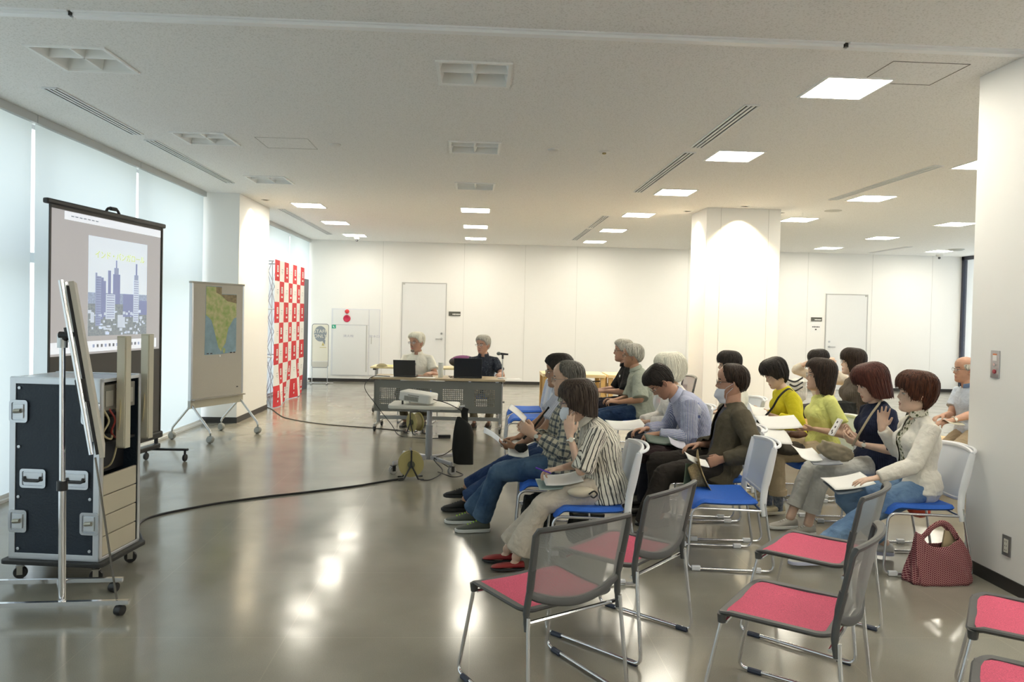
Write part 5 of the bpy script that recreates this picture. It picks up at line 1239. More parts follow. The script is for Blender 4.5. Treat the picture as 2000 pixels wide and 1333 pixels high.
def ik(A, B, l1, l2, hint):
    d = B-A; L = min(d.length, (l1+l2)*.995); d = d.normalized(); B = A+d*L
    a = (l1*l1-l2*l2+L*L)/(2*L); h = math.sqrt(max(0, l1*l1-a*a)); hv = Vector(hint); hv = hv-d*hv.dot(d); hv = hv.normalized() if hv.length > 1e-5 else Vector((0, 0, 1))
    return A+d*a+hv*h, B
def hand(mb, Wr, F, Nn, s, curl=.5, spread=1.0, k=1.0, thumb=.6):
    F = F.normalized(); Nn = (Nn-F*Nn.dot(F)).normalized(); L = -s*F.cross(Nn)           # L points to the thumb side
    loft(mb, [Wr-F*.02*k, Wr+F*.018*k, Wr+F*.050*k, Wr+F*.085*k], [.024*k, .030*k, .038*k, .038*k], [.018*k, .016*k, .0145*k, .0115*k], up=L, n=14)
    for i, (o_, ln) in enumerate(((.030, .070), (.010, .078), (-.010, .073), (-.029, .056))):
        base = Wr+F*(.084-(.006 if i in (0, 3) else 0)-(.006 if i == 3 else 0))*k+L*o_*k; d = (F+L*(o_*spread*4.0)).normalized(); pts = [base-d*.012*k, base]; c = curl*(1+.12*i)
        ax = d.cross(Nn); a = 0
        for q, seg in enumerate((.45, .32, .23)):
            a += c*(1, 1.15, .8)[q]*.75; dd = d*math.cos(a)+Nn*math.sin(a); pts.append(pts[-1]+dd*ln*seg*k)
        loft(mb, pts, [.0088*k, .0090*k, .0082*k, .0075*k, .0062*k], [.0088*k, .0090*k, .0080*k, .0073*k, .006*k], up=L, n=10)
    b = Wr+F*.022*k+L*.022*k+Nn*.004*k; d1 = (F*.65+L*.75+Nn*thumb*.5).normalized(); d2 = (F*.95+L*.25+Nn*thumb*.7).normalized()
    loft(mb, [b-d1*.012*k, b+d1*.028*k, b+d1*.030*k+d2*.028*k, b+d1*.030*k+d2*.050*k], [.013*k, .0115*k, .0098*k, .0078*k], [.012*k, .0105*k, .0090*k, .007*k], up=L, n=12)
    return L
def shoe(par, A, dirv, style, m, sole, k=1.0, tip=0.0, lace=None):
    dirv = Vector((dirv[0], dirv[1], 0)).normalized(); Mx_ = frame((A.x, A.y, max(0, A.z-.085*k)), dirv, Vector((-dirv.y, dirv.x, 0))) @ R(tip, 'Y') @ Matrix.Scale(k, 4)
    mb = MB(); xs_ = [-.062, -.055, -.03, .01, .05, .09, .13, .165, .182]
    hw = [.020, .028, .034, .036, .038, .043, .043, .034, .016]
    hh = [.060, .082, .088, .084, .070, .054, .043, .034, .024] if style != 'loafer' else [.046, .060, .060, .056, .050, .046, .038, .030, .022]
    n = 16; vs = []; fs = []
    for x, w, h in zip(xs_, hw, hh):
        for j in range(n):
            a = PI*2*j/n; vs.append((x, w*math.copysign(abs(math.cos(a))**.8, math.cos(a)), .014+(h-.014)*(.5+.5*math.sin(a))))
    for i in range(len(xs_)-1):
        for j in range(n): fs.append((i*n+j, i*n+(j+1) % n, (i+1)*n+(j+1) % n, (i+1)*n+j))
    fs += [tuple(range(n)), tuple(reversed(range((len(xs_)-1)*n, len(xs_)*n)))]
    mb.add(vs, fs); s = obj('shoe', mb, m, par, Mx_, smooth=60)
    poly = [(x, w*1.06+.002) for x, w in zip(xs_, hw)]+[(.190, 0)]+[(x, -w*1.06-.002) for x, w in reversed(list(zip(xs_, hw)))]+[(-.068, 0)]
    so = obj('sole', MB().prism(poly, .0, .024 if style == 'sneaker' else .014), sole, s, bevel=.004)
    if style == 'sneaker':
        mb = MB()
        for x in (.035, .055, .075, .095): z = float(np.interp(x, xs_, hh)); mb.tube([(x-.006, -.022, z-.008), (x+.004, 0, z+.003), (x-.006, .022, z-.008)], .0035, 6)
        obj('lace', mb, lace or sole, s)
    return s
def person(label, pos, ang, seat=.455, k=1.0, fem=False, lean=(.05, .12), twist=0, head=(0, 0, 0), hair=('short', None), skin_m=None, top=None, topc=None, sleeve='short',
           bottom=None, L=None, Rr=None, feet=None, shoes=None, glasses=None, mask=None, vox=.0062, belly=0, extra=None, jacket=None, hint=None, socks=None, side=0, shank=.41, thigh=.45, hipw=0, neck_len=0, hsc=1.0, hem=.02, kn=None, hemz=None):
    root = empty('person', M=T(pos[0], pos[1], 0) @ R(math.radians(ang), 'Z'), label=label, cat='person')
    inv = root.matrix_basis.inverted(); LOC = lambda p: inv @ Vector(p)
    hz = seat+.075; H = Vector((0, 0, hz)); f = .92 if fem else 1.0
    # spine
    P = [H]; n = 8; Ls = .475*k; dirs = []
    for i in range(n):
        a = lean[0]+(lean[1]-lean[0])*i/(n-1); d = Vector((math.sin(a), math.sin(side)*1.0, math.cos(a))).normalized(); P.append(P[-1]+d*Ls/n); dirs.append(d)
    C7 = P[-1]; ud = dirs[-1]; fd = Vector((ud.z, 0, -ud.x)); tw = Matrix.Rotation(twist, 3, ud); lat = tw @ Vector((0, 1, 0)); fwd = tw @ fd
    shw = .150 if fem else .172
    SL = P[-2]+lat*shw*k-ud*.018; SR = P[-2]-lat*shw*k-ud*.018
    # head frame
    hy, hp, hr = head
    Rh = Matrix.Rotation(twist, 4, 'Z') @ R(hy, 'Z') @ R(hp, 'Y') @ R(hr, 'X')
    nk = (.138 if fem else .150)+neck_len
    na = (lean[1]*.7+hp*.35); HO = C7+Vector((math.sin(na)*nk+.02, 0, math.cos(na)*nk*k))+Rh.to_3x3() @ Vector((.015, 0, 0))
    hs = (1.12*k if fem else 1.12*k)*hsc
    MH = T(*HO) @ Rh @ Matrix.Scale(hs, 4)
    sp_m = skin_m or skin('skin_a', (.55, .33, .22))
    # limbs
    out = {}
    def arm(side_, S, tgt):
        w = LOC(tgt['w']) if not tgt.get('local') else Vector(tgt['w']); hn = tgt.get('hint', (-.4, side_*.5, -1))
        E_, W_ = ik(S, w, .275*k, .245*k, hn); return E_, W_
    EL, WL = arm(1, SL, L); ER, WR = arm(-1, SR, Rr)
    hw_ = .085*k; hips = (Vector((0, hw_, hz)), Vector((0, -hw_, hz)))
    ank = [LOC(p) for p in feet[:2]]; kh = kn or ((0.5, .15, 1), (0.5, -.15, 1))
    K = []; AK = []
    for hp_, a_, h_ in zip(hips, ank, kh):
        q, w = ik(hp_, a_, thigh*k, shank*k, h_); K.append(q); AK.append(w)
    # ---- body
    mb = MB(); c_ = .84
    wt = [.165, .155, .140, .140, .150, .160, .160, .135, .075] if not fem else [.165, .150, .128, .125, .135, .142, .142, .118, .062]
    dp = [.115, .112, .105+belly*.8, .108+belly*.6, .115+belly*.3, .118, .105, .080, .058] if not fem else [.115, .105, .095+belly, .098+belly, .112, .118, .098, .072, .050]
    wt = [v*k for v in wt]; dp = [v*k for v in dp]
    SPc = [p+fwd*.0 for p in P]
    loft(mb, SPc, [v*c_ for v in wt], [v*c_ for v in dp], up=lat)
    loft(mb, [C7-ud*.05*k+fwd*.012, C7+ud*.02+fwd*.02, MH @ Vector((-.012, 0, -.075)), MH @ Vector((-.012, 0, -.03))], [(.052 if fem else .062)*k]*2+[(.045 if fem else .054)*k]*2, [(.050 if fem else .060)*k]*2+[(.048 if fem else .056)*k]*2, up=lat, n=18)
    for sd, S, E_, W_, tg in ((1, SL, EL, WL, L), (-1, SR, ER, WR, Rr)):
        ru, re, rw = (.040, .034, .0235) if fem else (.046, .039, .027)
        loft(mb, [C7-ud*.06*k+lat*sd*.06*k, S, S*.5+E_*.5, E_], [.04*k, ru*k, ru*.95*k, re*k], [.04*k, ru*k, ru*.9*k, re*k], up=lat, n=14)
        loft(mb, [E_, E_*.7+W_*.3, W_*.8+E_*.2, W_], [re*k, re*1.04*k, rw*1.1*k, rw*k], [re*k, re*k, rw*.95*k, rw*.82*k], up=lat, n=14)
        fw_dir = (W_-E_).normalized(); F = Vector(tg['F']) if 'F' in tg else fw_dir; F = (root.matrix_basis.to_3x3().inverted() @ F) if tg.get('Fw') else F
        Nn = Vector(tg.get('N', (0, -sd*.3, -1)))
        hand(mb, W_, F, Nn, sd, tg.get('curl', .45), tg.get('spread', .6), k*(1.0 if fem else 1.07), tg.get('thumb', .6))
    for i, sd in ((0, 1), (1, -1)):
        loft(mb, [hips[i], K[i]], [.07*k, .045*k], [.07*k, .045*k], up=lat, n=12)
        loft(mb, [K[i], K[i]*.7+AK[i]*.3, AK[i]*.9+K[i]*.1, AK[i]], [.045*k, .050*k, .034*k, .034*k], [.045*k, .048*k, .034*k, .034*k], up=lat, n=12)
        fdv = feet[2+i] if len(feet) > 2+i else (1, 0); fv = Vector((fdv[0], fdv[1], 0)).normalized(); a_ = AK[i]
        loft(mb, [a_+Vector((0, 0, -.025)), a_+fv*.04+Vector((0, 0, -.055)), a_+fv*.10+Vector((0, 0, -.064))], [.026, .024, .018], [.028, .016, .008], up=Vector((-fv.y, fv.x, 0)), n=10)
    me = remesh(mb, vox, 4); verts = coords(me)
    mb2 = MB(); mb2.v = [tuple(map(float, v)) for v in verts]; mb2.f = [tuple(p.vertices) for p in me.polygons]; mb2.m = [0]*len(mb2.f); bpy.data.meshes.remove(me)
    head_mesh(mb2, MH, fem)
    lipm = mat('lip_skin', (.42, .17, .13), .45); eyew = mat('eye_white', (.72, .70, .66), .3); dkm = mat('brow_dark', (.03, .022, .018), .6)
    if hair[0] in ('bald',) or (hair[1] and 'white' in hair[1].name) or (hair[1] and 'grey' in hair[1].name): dkm2 = mat('brow_grey', (.14, .125, .11), .7)
    else: dkm2 = dkm
    bo = obj('body', mb2, [sp_m, lipm, eyew, dkm2], root, smooth=180)
    # ---- trousers
    if bottom:
        mb = MB(); kk = 1.0; tr = bottom.get('w', 1.0)
        loft(mb, [P[0]+Vector((-.02, 0, -.03)), P[1]], [.176*k, .158*k*f], [.122*k, .110*k+belly*.3], up=lat)
        end = bottom.get('end', .93)
        for i, sd in ((0, 1), (1, -1)):
            loft(mb, [hips[i]+Vector((-.02, 0, 0)), hips[i]*.6+K[i]*.4, K[i]*.9+hips[i]*.1, K[i]], [.098*k*tr, .090*k*tr, .072*k*tr, .066*k*tr], [.092*k*tr, .086*k*tr, .070*k*tr, .066*k*tr], up=lat, n=16)
            pts = [K[i], K[i]*.7+AK[i]*.3, K[i]*(1-end*.75)+AK[i]*end*.75, K[i]*(1-end)+AK[i]*end]; hw2 = bottom.get('hem', .060)
            loft(mb, pts, [.066*k*tr, .064*k*tr, hw2*1.0*k, hw2*k], [.066*k*tr, .066*k*tr, hw2*1.08*k, hw2*1.1*k], up=lat, n=16, cap=.2)
        me = remesh(mb, max(vox, .006), 5, .014, .10)
        pat_attr(me, [(hips[0], K[0], (0, 1, 0), .08), (hips[1], K[1], (0, -1, 0), .08), (K[0], AK[0], (0, 1, 0), .06), (K[1], AK[1], (0, -1, 0), .06)])
        me.materials.append(bottom['m']); o = bpy.data.objects.new('trousers', me); C.objects.link(o); o.parent = root
        if bottom.get('cuff'):
            for i in (0, 1):
                c0 = K[i]*(1-end)+AK[i]*end; dd = (AK[i]-K[i]).normalized(); mbx = MB(); loft(mbx, [c0-dd*.03, c0+dd*.012], (hw2+.004)*k, (hw2*1.1+.004)*k, up=lat, n=20, cap=.1); obj('cuff', mbx, bottom['m'], o, smooth=60)
    if socks:
        for i in (0, 1):
            mbx = MB(); dd = (K[i]-AK[i]).normalized(); loft(mbx, [AK[i]-dd*.05, AK[i], AK[i]+dd*.12], .039*k, .039*k, up=lat, n=16, cap=.2); obj('sock', mbx, socks, root, smooth=60)
    # ---- tops
    def top_mesh(nm, grow, m, sl, cut=None, hemlen=.0, seed=.09, neckup=.02, dispv=.012, flare=True, drape=0):
        mb = MB(); g = grow
        base = P[1]-dirs[0]*(.02+hemlen)
        pts = [base]+P[2:-1]+[C7-ud*.005+fwd*.0]
        ww = [max(wt[0], .170*k)+g+(.014 if flare else -.02)]+[v+g for v in wt[2:-1]]+[wt[-1]*.9+g*.6]
        dd_ = [dp[0]+g+(.022 if flare else -.02)]+[v+g for v in dp[2:-1]]+[dp[-1]*.95+g*.6]
        loft(mb, pts, ww, dd_, up=lat, n=26, cap=.25)
        if fem: 
            for sd in (-1, 1):
                c = P[5]+fwd*(dp[5]*.62)+lat*sd*.060*k; mb.ell((0, 0, 0), ((.052+g)*k, (.062+g)*k, (.062+g)*k), 0, frame(c, fwd, lat))
        if drape:
            for i_, sd in ((0, 1), (1, -1)):
                loft(mb, [hips[i_]+Vector((-.03, 0, .0)), hips[i_]*(1-drape)+K[i_]*drape], [(.104+g*.4)*k, (.100+g*.3)*k], [(.100+g*.5)*k, (.098+g*.4)*k], up=lat, n=18, cap=.15)
            loft(mb, [P[0]+Vector((-.02, 0, -.02)), P[1]+ud*0], [.184*k+g*.5, .176*k+g*.6], [.130*k+g*.6, .124*k+g*.6], up=lat, n=24)
        for sd, S, E_, W_, key in ((1, SL, EL, WL, 0), (-1, SR, ER, WR, 1)):
            s_ = sl[key] if isinstance(sl, (tuple, list)) else sl
            if s_ is None: continue
            ru, re, rw = (.044, .041, .036) if fem else (.052, .047, .038)
            sh0 = C7-ud*.055*k+lat*sd*.07*k
            if s_ == 'short':
                gs = min(g, .014); e = S*.34+E_*.66; loft(mb, [sh0, S, S*.65+E_*.35, e], [.052*k, (ru+gs*.7)*k, (ru+gs)*k, (ru+gs+.006)*k], [.050*k, (ru+gs*.7)*k, (ru+gs)*k, (ru+gs+.006)*k], up=lat, n=18, cap=.1)
            elif s_ == 'elbow':
                loft(mb, [sh0, S, S*.5+E_*.5, E_*.97+S*.03], [.052*k, (ru+g)*k, (ru+g)*k, (re+g+.014)*k], [.050*k, (ru+g)*k, (ru+g)*k, (re+g+.012)*k], up=lat, n=18, cap=.1)
            else:
                loft(mb, [sh0, S, S*.5+E_*.5, E_], [.052*k, (ru+g)*k, (ru+g*.8)*k, (re+g)*k], [.050*k, (ru+g)*k, (ru+g*.8)*k, (re+g)*k], up=lat, n=18)
                fr_ = {'3q': .45, 'long': .93, 'cuff': .72}[s_]; e = E_*(1-fr_)+W_*fr_; loft(mb, [E_, E_*(1-fr_*.5)+W_*fr_*.5, e], [(re+g)*k, (re+g*.8)*k, (rw+g*.5)*k], [(re+g)*k, (re+g*.8)*k, (rw+g*.5)*k], up=lat, n=18, cap=.15)
        me = remesh(mb, max(vox, .0058), 5, dispv, seed)
        pat_attr(me, [(P[0], C7, (0, 1, 0), .135), (SL, EL, (0, 1, 0), .05), (EL, WL, (0, 1, 0), .045), (SR, ER, (0, -1, 0), .05), (ER, WR, (0, -1, 0), .045)])
        if cut:
            bm = bmesh.new(); bm.from_mesh(me); dl = []
            for fc in bm.faces:
                c = fc.calc_center_median(); q = c-P[4]; x = q.dot(fwd); y = q.dot(lat); zz_ = q.dot(ud)
                if x > .0 and abs(y) < cut*(1.0+.0*zz_)+max(0, -zz_)*.12+max(0, zz_-.12)*.25 and (c-SL).length > .085 and (c-SR).length > .085 and min((c-EL).length, (c-ER).length) > .10 and (x > .5*dp[4]): dl.append(fc)
            bmesh.ops.delete(bm, geom=dl, context='FACES'); bm.to_mesh(me); bm.free()
        me.materials.append(m); o = bpy.data.objects.new(nm, me); C.objects.link(o); o.parent = root
        if cut: s_ = o.modifiers.new('thick', 'SOLIDIFY'); s_.thickness = .006; s_.offset = -1
        return o
    sh = top_mesh(top.get('name', 'shirt'), top.get('g', .010), top['m'], sleeve, hemlen=top.get('hem', .05), seed=top.get('seed', .12), dispv=top.get('disp', .012), flare=not jacket, drape=0 if jacket else top.get('drape', .16))
    if topc:                                               # collar
        mbx = MB(); cr_ = (.058 if fem else .068)*k; tilt = fwd*.010
        for i_, (h0, r_) in enumerate(((0, cr_),)):
            pts = []
            for a in np.linspace(.35, 2*PI-.35, 22): pts.append(C7+ud*(.016+.016*math.cos(a)*-1)+fwd*(.018+r_*math.cos(a)*.95)+lat*(r_*math.sin(a)))
            vs = []; fs = []
            for p_ in pts:
                q = (p_-(C7+fwd*.018)); q = (q-ud*q.dot(ud)).normalized(); vs += [p_+ud*.022-q*.004, p_+ud*.024+q*.002, p_-ud*.020+q*.018, p_-ud*.022+q*.012]
            for i in range(len(pts)-1):
                for j in range(4): fs.append((i*4+j, (i+1)*4+j, (i+1)*4+(j+1) % 4, i*4+(j+1) % 4))
            mbx.add(vs, fs)
        cu = obj('collar', mbx, topc, root, smooth=60)
        cu.modifiers.new('sub', 'SUBSURF').levels = 1
    if jacket: top_mesh(jacket.get('name', 'jacket'), jacket.get('g', .026), jacket['m'], jacket.get('sleeve', 'long'), cut=jacket.get('cut', .05), hemlen=jacket.get('hem', .10), drape=jacket.get('drape', .06), dispv=jacket.get('disp', .014), seed=.13)
    if hair[0]: hair_obj(root, MH, hair[0], hair[1], seed=abs(hash(label)) % 97 if False else sum(map(ord, label)) % 97, bulk=hair[2] if len(hair) > 2 else 1.0, wild=hair[3] if len(hair) > 3 else .0025)
    if glasses: glasses_obj(root, MH, glasses)
    if mask is not None: facemask_obj(root, MH, mask)
    if shoes:
        for i in (0, 1):
            fdv = feet[2+i] if len(feet) > 2+i else (1, 0)
            shoe(root, AK[i], fdv, shoes[0], shoes[1], shoes[2], k*(.92 if fem else 1.03), lace=shoes[3] if len(shoes) > 3 else None)
    return dict(root=root, MH=MH, C7=C7, P=P, lat=lat, fwd=fwd, ud=ud, WL=WL, WR=WR, EL=EL, ER=ER, SL=SL, SR=SR, K=K, AK=AK, hips=hips, world=root.matrix_basis, dp=dp)
def belt_line(p, pts, r, m, nm, flat=.3, n=6):
    return obj(nm, MB().tube(smoothpath(pts, n), r, 8, flat=flat), m, p['root'])
def watch(p, which, m1, m2, at=.12):
    W_, E_ = (p['WL'], p['EL']) if which == 'L' else (p['WR'], p['ER']); c = W_*(1-at)+E_*at; d = (W_-E_).normalized(); mbx = MB()
    u = d.orthogonal().normalized(); w = d.cross(u); mbx.tube([c+u*.031*math.cos(a)+w*.031*math.sin(a) for a in np.linspace(0, 2*PI, 20, endpoint=False)], .007, 6, closed=True, flat=.4, up=d)
    o = obj('watch_band', mbx, m1, p['root']); cam_ = p['world'].inverted() @ Vector((0, 0, 1.6)); q = cam_-c; q = (q-d*q.dot(d)).normalized()
    obj('watch_face', MB().lathe([(.015, 0), (.015, .006), (0, .007)], 18, M=frame(c+q*.030, d, q.cross(d))), m2, o)
SKA = skin('skin_light', (.62, .40, .28)); SKB = skin('skin_tan', (.42, .23, .14)); SKC = skin('skin_fair', (.68, .47, .35)); SKD = skin('skin_ruddy', (.50, .28, .19))
H_BLK = hair_mat('hair_black', (.006, .005, .005), (.035, .028, .024)); H_BRN = hair_mat('hair_brown', (.020, .008, .005), (.105, .036, .018)); H_AUB = hair_mat('hair_auburn', (.028, .009, .007), (.10, .030, .020))
H_DBR = hair_mat('hair_dark_brown', (.010, .007, .005), (.045, .027, .019)); H_WHT = hair_mat('hair_white', (.66, .63, .52), (.92, .90, .78)); H_GRY = hair_mat('hair_grey', (.24, .23, .20), (.58, .56, .49)); H_SLT = hair_mat('hair_salt_grey', (.04, .038, .033), (.20, .185, .16)); H_PEP = hair_mat('hair_greying_brown', (.04, .028, .02), (.12, .09, .07))
GL_D = mat('glasses_dark', (.02, .02, .022), .3); GL_S = mat('glasses_metal', (.35, .32, .28), .25, .9); WHS = mat('sole_white', (.75, .75, .72), .5); BLS = mat('sole_black', (.02, .02, .02), .6)
W2 = PX
BLKSH = mat('shoe_black', (.015, .014, .013), .45)
ONLY = globals().get('ONLY')
def on(k): return ONLY is None or k in ONLY
# woman with the raised hand
if on(15):
  p15 = person('woman with short brown hair and white cardigan raising her right hand', (2.955, 4.74), 174, k=.98, fem=True, lean=(-.06, .0), head=(-.26, -.06, 0), hair=('pixie', H_BRN, 1.0, .0035), skin_m=SKC,
    top=dict(m=cloth('blouse_print', (.62, .60, .50), 'blotch', (.09, .10, .05), s=.020, w=.42), g=.003, hem=.0), topc=cloth('blouse_print'), jacket=dict(name='cardigan', m=cloth('cardigan_knit', (.74, .71, .64), bump=.35), g=.016, cut=.042, hem=.07, sleeve='long'), sleeve=(None, None),
    bottom=dict(m=cloth('jeans_light', (.10, .18, .32), 'denim', (.22, .34, .50)), w=1.0, hem=.060, end=.90),
    L=dict(w=W2(1712, 934, 4.58), F=(.95, -.05, -.22), N=(-.1, 0, -1), curl=.22, spread=1.0, hint=(-.6, .35, -.7)),
    Rr=dict(w=W2(1722, 836, 4.98), F=(-.05, .05, 1), N=(.30, .92, .0), curl=.16, spread=1.3, hint=(-.5, -.5, -1)),
    feet=(PZ(1585, 1082, .09), PZ(1728, 1062, .10), (1, .1), (1, -.2)), shoes=('sneaker', mat('shoe_pale', (.62, .62, .60), .6), mat('sole_lilac', (.50, .52, .68), .5)), vox=.005)
# woman in the navy blouse looking at her phone
if on(14):
  p14 = person('woman with auburn bob and navy blouse holding a phone with both hands', (3.04, 5.42), 176, k=1.0, fem=True, lean=(-.14, .05), head=(-.10, .30, 0), hair=('bob', H_AUB, 1.15), skin_m=SKC,
    top=dict(m=cloth('navy_cloth', (.012, .017, .04), 'stripe', (.02, .026, .055), s=.012, w=.5), g=.022, hem=.07), sleeve='elbow',
    bottom=dict(m=cloth('trousers_pale_grey', (.50, .50, .47), bump=.3), w=.96, hem=.055, end=.74, cuff=1),
    L=dict(w=W2(1678, 868, 5.28), F=(.80, -.50, .30), N=(0, -.7, .7), curl=.55), Rr=dict(w=W2(1668, 850, 5.42), F=(.85, .40, .25), N=(0, .7, .7), curl=.6),
    feet=(PZ(1578, 1025, .09), PZ(1543, 1012, .09), (1, .2), (1, .1)), shoes=('sneaker', mat('shoe_taupe', (.42, .40, .35), .7), WHS), vox=.0052)
# woman in the pale yellow T-shirt
if on(11):
  p11 = person('woman with long dark hair, glasses and pale yellow T-shirt', (2.94, 6.05), 175, k=1.0, fem=True, lean=(-.10, .06), head=(-.24, -.06, 0), hair=('long', H_DBR, 1.1), skin_m=SKA, glasses=GL_S,
    top=dict(m=cloth('tshirt_pale_yellow', (.72, .74, .24)), g=.018, hem=.06), sleeve='short',
    bottom=dict(m=cloth('trousers_beige', (.47, .38, .25), bump=.3), w=.98, hem=.062, end=.78, cuff=1), socks=mat('sock_navy', (.05, .07, .12), .8, noise=.6, nscale=60, var2=(.25, .27, .3)),
    L=dict(w=W2(1590, 838, 5.92), F=(.97, -.1, -.1), N=(0, -.3, 1), curl=.5), Rr=dict(w=W2(1570, 836, 6.12), F=(.9, .35, -.1), N=(0, .2, 1), curl=.5),
    feet=(PZ(1520, 985, .09), PZ(1500, 975, .09), (1, .2), (1, 0)), shoes=('sneaker', mat('shoe_cream', (.62, .54, .36), .6), mat('sole_cream', (.7, .64, .5), .5)), vox=.006)
# woman in bright yellow looking down
if on(10):
  p10 = person('woman with short black hair and bright yellow blouse reading papers', (2.96, 6.72), 176, k=.96, fem=True, lean=(.06, .26), head=(.05, .42, 0), hair=('pixie', H_BLK, 1.0, .005), skin_m=SKC,
    top=dict(m=cloth('blouse_yellow', (.68, .60, .03)), g=.026, hem=.06), sleeve='cuff',
    bottom=dict(m=cloth('trousers_beige'), w=.98, hem=.062, end=.85),
    L=dict(w=W2(1508, 812, 6.55), F=(.95, -.2, .1), N=(0, -.5, .8), curl=.5), Rr=dict(w=W2(1490, 806, 6.85), F=(.95, .1, .1), N=(0, .5, .8), curl=.5),
    feet=(PZ(1490, 960, .09), PZ(1475, 950, .09)), shoes=('sneaker', mat('shoe_cream'), mat('sole_cream')), vox=.0065)
# person behind in white
if on(9):
  p9 = person('person with short black hair in a white top, seated behind the masked man', (2.69, 7.45), 176, k=.98, fem=True, lean=(.02, .10), head=(-.28, -.02, 0), hair=('fringe_short', H_BLK), skin_m=SKC,
    top=dict(m=cloth('top_white', (.76, .75, .68)), g=.03, hem=.06), sleeve='elbow', bottom=dict(m=cloth('trousers_dark', (.03, .03, .04)), w=1.0),
    L=dict(w=W2(1392, 806, 7.25), F=(.9, -.3, -.2), curl=.4), Rr=dict(w=W2(1385, 802, 7.55), F=(.95, .2, -.1), curl=.4),
    feet=(PZ(1350, 935, .09), PZ(1345, 925, .09)), shoes=('loafer', BLKSH, BLS), vox=.007)
# person with both hands at the head
if on(12):
  p12 = person('woman with short black hair in cream holding both hands to her head', (4.20, 8.6), 178, k=.97, fem=True, lean=(.05, .10), head=(.12, .12, 0), hair=('fringe_short', H_BLK), skin_m=SKC,
    top=dict(m=cloth('top_cream', (.66, .60, .50)), g=.018, hem=.05), sleeve='3q', bottom=dict(m=cloth('trousers_dark'), w=1.0),
    L=dict(w=W2(1624, 716, 8.37), F=(-.1, -.2, .9), N=(-.2, -1, 0), curl=.75, hint=(-.4, .9, -.4)), Rr=dict(w=W2(1584, 704, 8.67), F=(-.75, .5, .3), N=(-.6, .5, -.4), curl=.35, hint=(.9, -.6, -.1)),
    feet=(PZ(1545, 870, .09), PZ(1540, 862, .09)), shoes=('loafer', BLKSH, BLS), vox=.007)
# woman in the brown blouse
if on(13):
  p13 = person('woman with dark bob in a dark grey-brown blouse and black trousers', (4.09, 7.65), 176, k=1.02, fem=True, lean=(.02, .06), head=(-.22, -.05, 0), hair=('bob', H_DBR, 1.0), skin_m=SKC, glasses=GL_S,
    top=dict(m=cloth('blouse_umber', (.085, .07, .055), 'stripe', (.13, .11, .09), s=.014, w=.4), g=.024, hem=.02), sleeve='short', bottom=dict(m=cloth('trousers_black', (.012, .012, .013)), w=1.04, hem=.075),
    L=dict(w=W2(1672, 822, 7.38), F=(.75, -.3, -.7), curl=.5, hint=(-.8, .2, -.6)), Rr=dict(w=W2(1625, 800, 7.78), F=(.95, .2, -.2), curl=.5),
    feet=(PZ(1590, 880, .09), PZ(1580, 870, .09)), shoes=('loafer', BLKSH, BLS), vox=.007, seat=.47)
# man at the right edge
if on(16):
  p16 = person('bald man with glasses and pale blue shirt, half hidden by the near pillar', (4.96, 7.05), 180, k=1.0, lean=(.05, .12), head=(-.25, -.03, 0), hair=('bald', H_GRY), skin_m=SKD, glasses=GL_D,
    top=dict(m=cloth('shirt_pale_blue', (.50, .56, .66)), g=.018, hem=.05), topc=cloth('collar_denim', (.12, .18, .30)), sleeve='short', bottom=dict(m=cloth('chinos_khaki', (.33, .26, .17)), w=1.05, hem=.066),
    L=dict(w=W2(1858, 822, 6.72), F=(.95, -.1, -.2), curl=.5, hint=(-.5, .5, -.7)), Rr=dict(w=W2(1842, 812, 7.0), F=(.95, .2, -.2), curl=.5),
    feet=(PZ(1800, 958, .09), PZ(1800, 945, .09)), shoes=('loafer', BLKSH, BLS), vox=.0065)
# masked man in the olive jacket
if on(8):
  p8 = person('man with dark hair, lowered face mask and olive brown jacket holding a straw hat', (1.82, 5.34), 176, k=1.0, lean=(-.40, -.06), head=(-.27, .03, 0), hair=('recede', H_DBR, 1.8, .003), skin_m=SKD, glasses=GL_D, mask=-.022,
    top=dict(m=cloth('shirt_dark_stripe', (.05, .055, .075), 'stripe', (.20, .20, .24), s=.016, w=.35), g=.003, hem=.0), jacket=dict(m=cloth('jacket_olive', (.105, .09, .062), bump=.3), g=.024, cut=.055, hem=.16, sleeve='long'), sleeve=(None, None),
    bottom=dict(m=cloth('trousers_charcoal', (.035, .030, .026)), w=1.08, hem=.075),
    L=dict(w=W2(1410, 898, 5.12), F=(.80, -.35, -.30), N=(.1, -.75, -.5), curl=.75, hint=(-.6, .4, -.8)), Rr=dict(w=W2(1365, 868, 5.42), F=(.95, .25, -.1), curl=.5),
    feet=(PZ(1258, 1030, .09), PZ(1290, 1005, .09)), shoes=('loafer', BLKSH, BLS), vox=.0055)
# man bending over his notes
if on(7):
  p7 = person('man in a blue striped shirt bending his dark-haired head over notes', (1.88, 6.02), 176, k=1.02, lean=(.06, .74), head=(.0, .86, 0), hair=('crop', H_BLK, .9), skin_m=SKD, glasses=GL_S, neck_len=.01,
    top=dict(m=cloth('shirt_blue_stripe', (.62, .64, .74), 'stripe', (.16, .20, .42), s=.0095, w=.40), g=.020, hem=.05), topc=cloth('collar_blue', (.50, .53, .70)), sleeve='long', bottom=dict(m=cloth('trousers_navy_black', (.014, .016, .025)), w=1.05, hem=.072),
    L=dict(w=W2(1285, 848, 5.85), F=(.93, -.25, -.2), curl=.5, hint=(-.6, .3, -.8)), Rr=dict(w=W2(1262, 838, 6.05), F=(.95, .2, -.1), N=(0, .3, -1), curl=.6),
    feet=(PZ(1262, 985, .09), PZ(1255, 970, .09)), shoes=('loafer', BLKSH, BLS), vox=.0058)
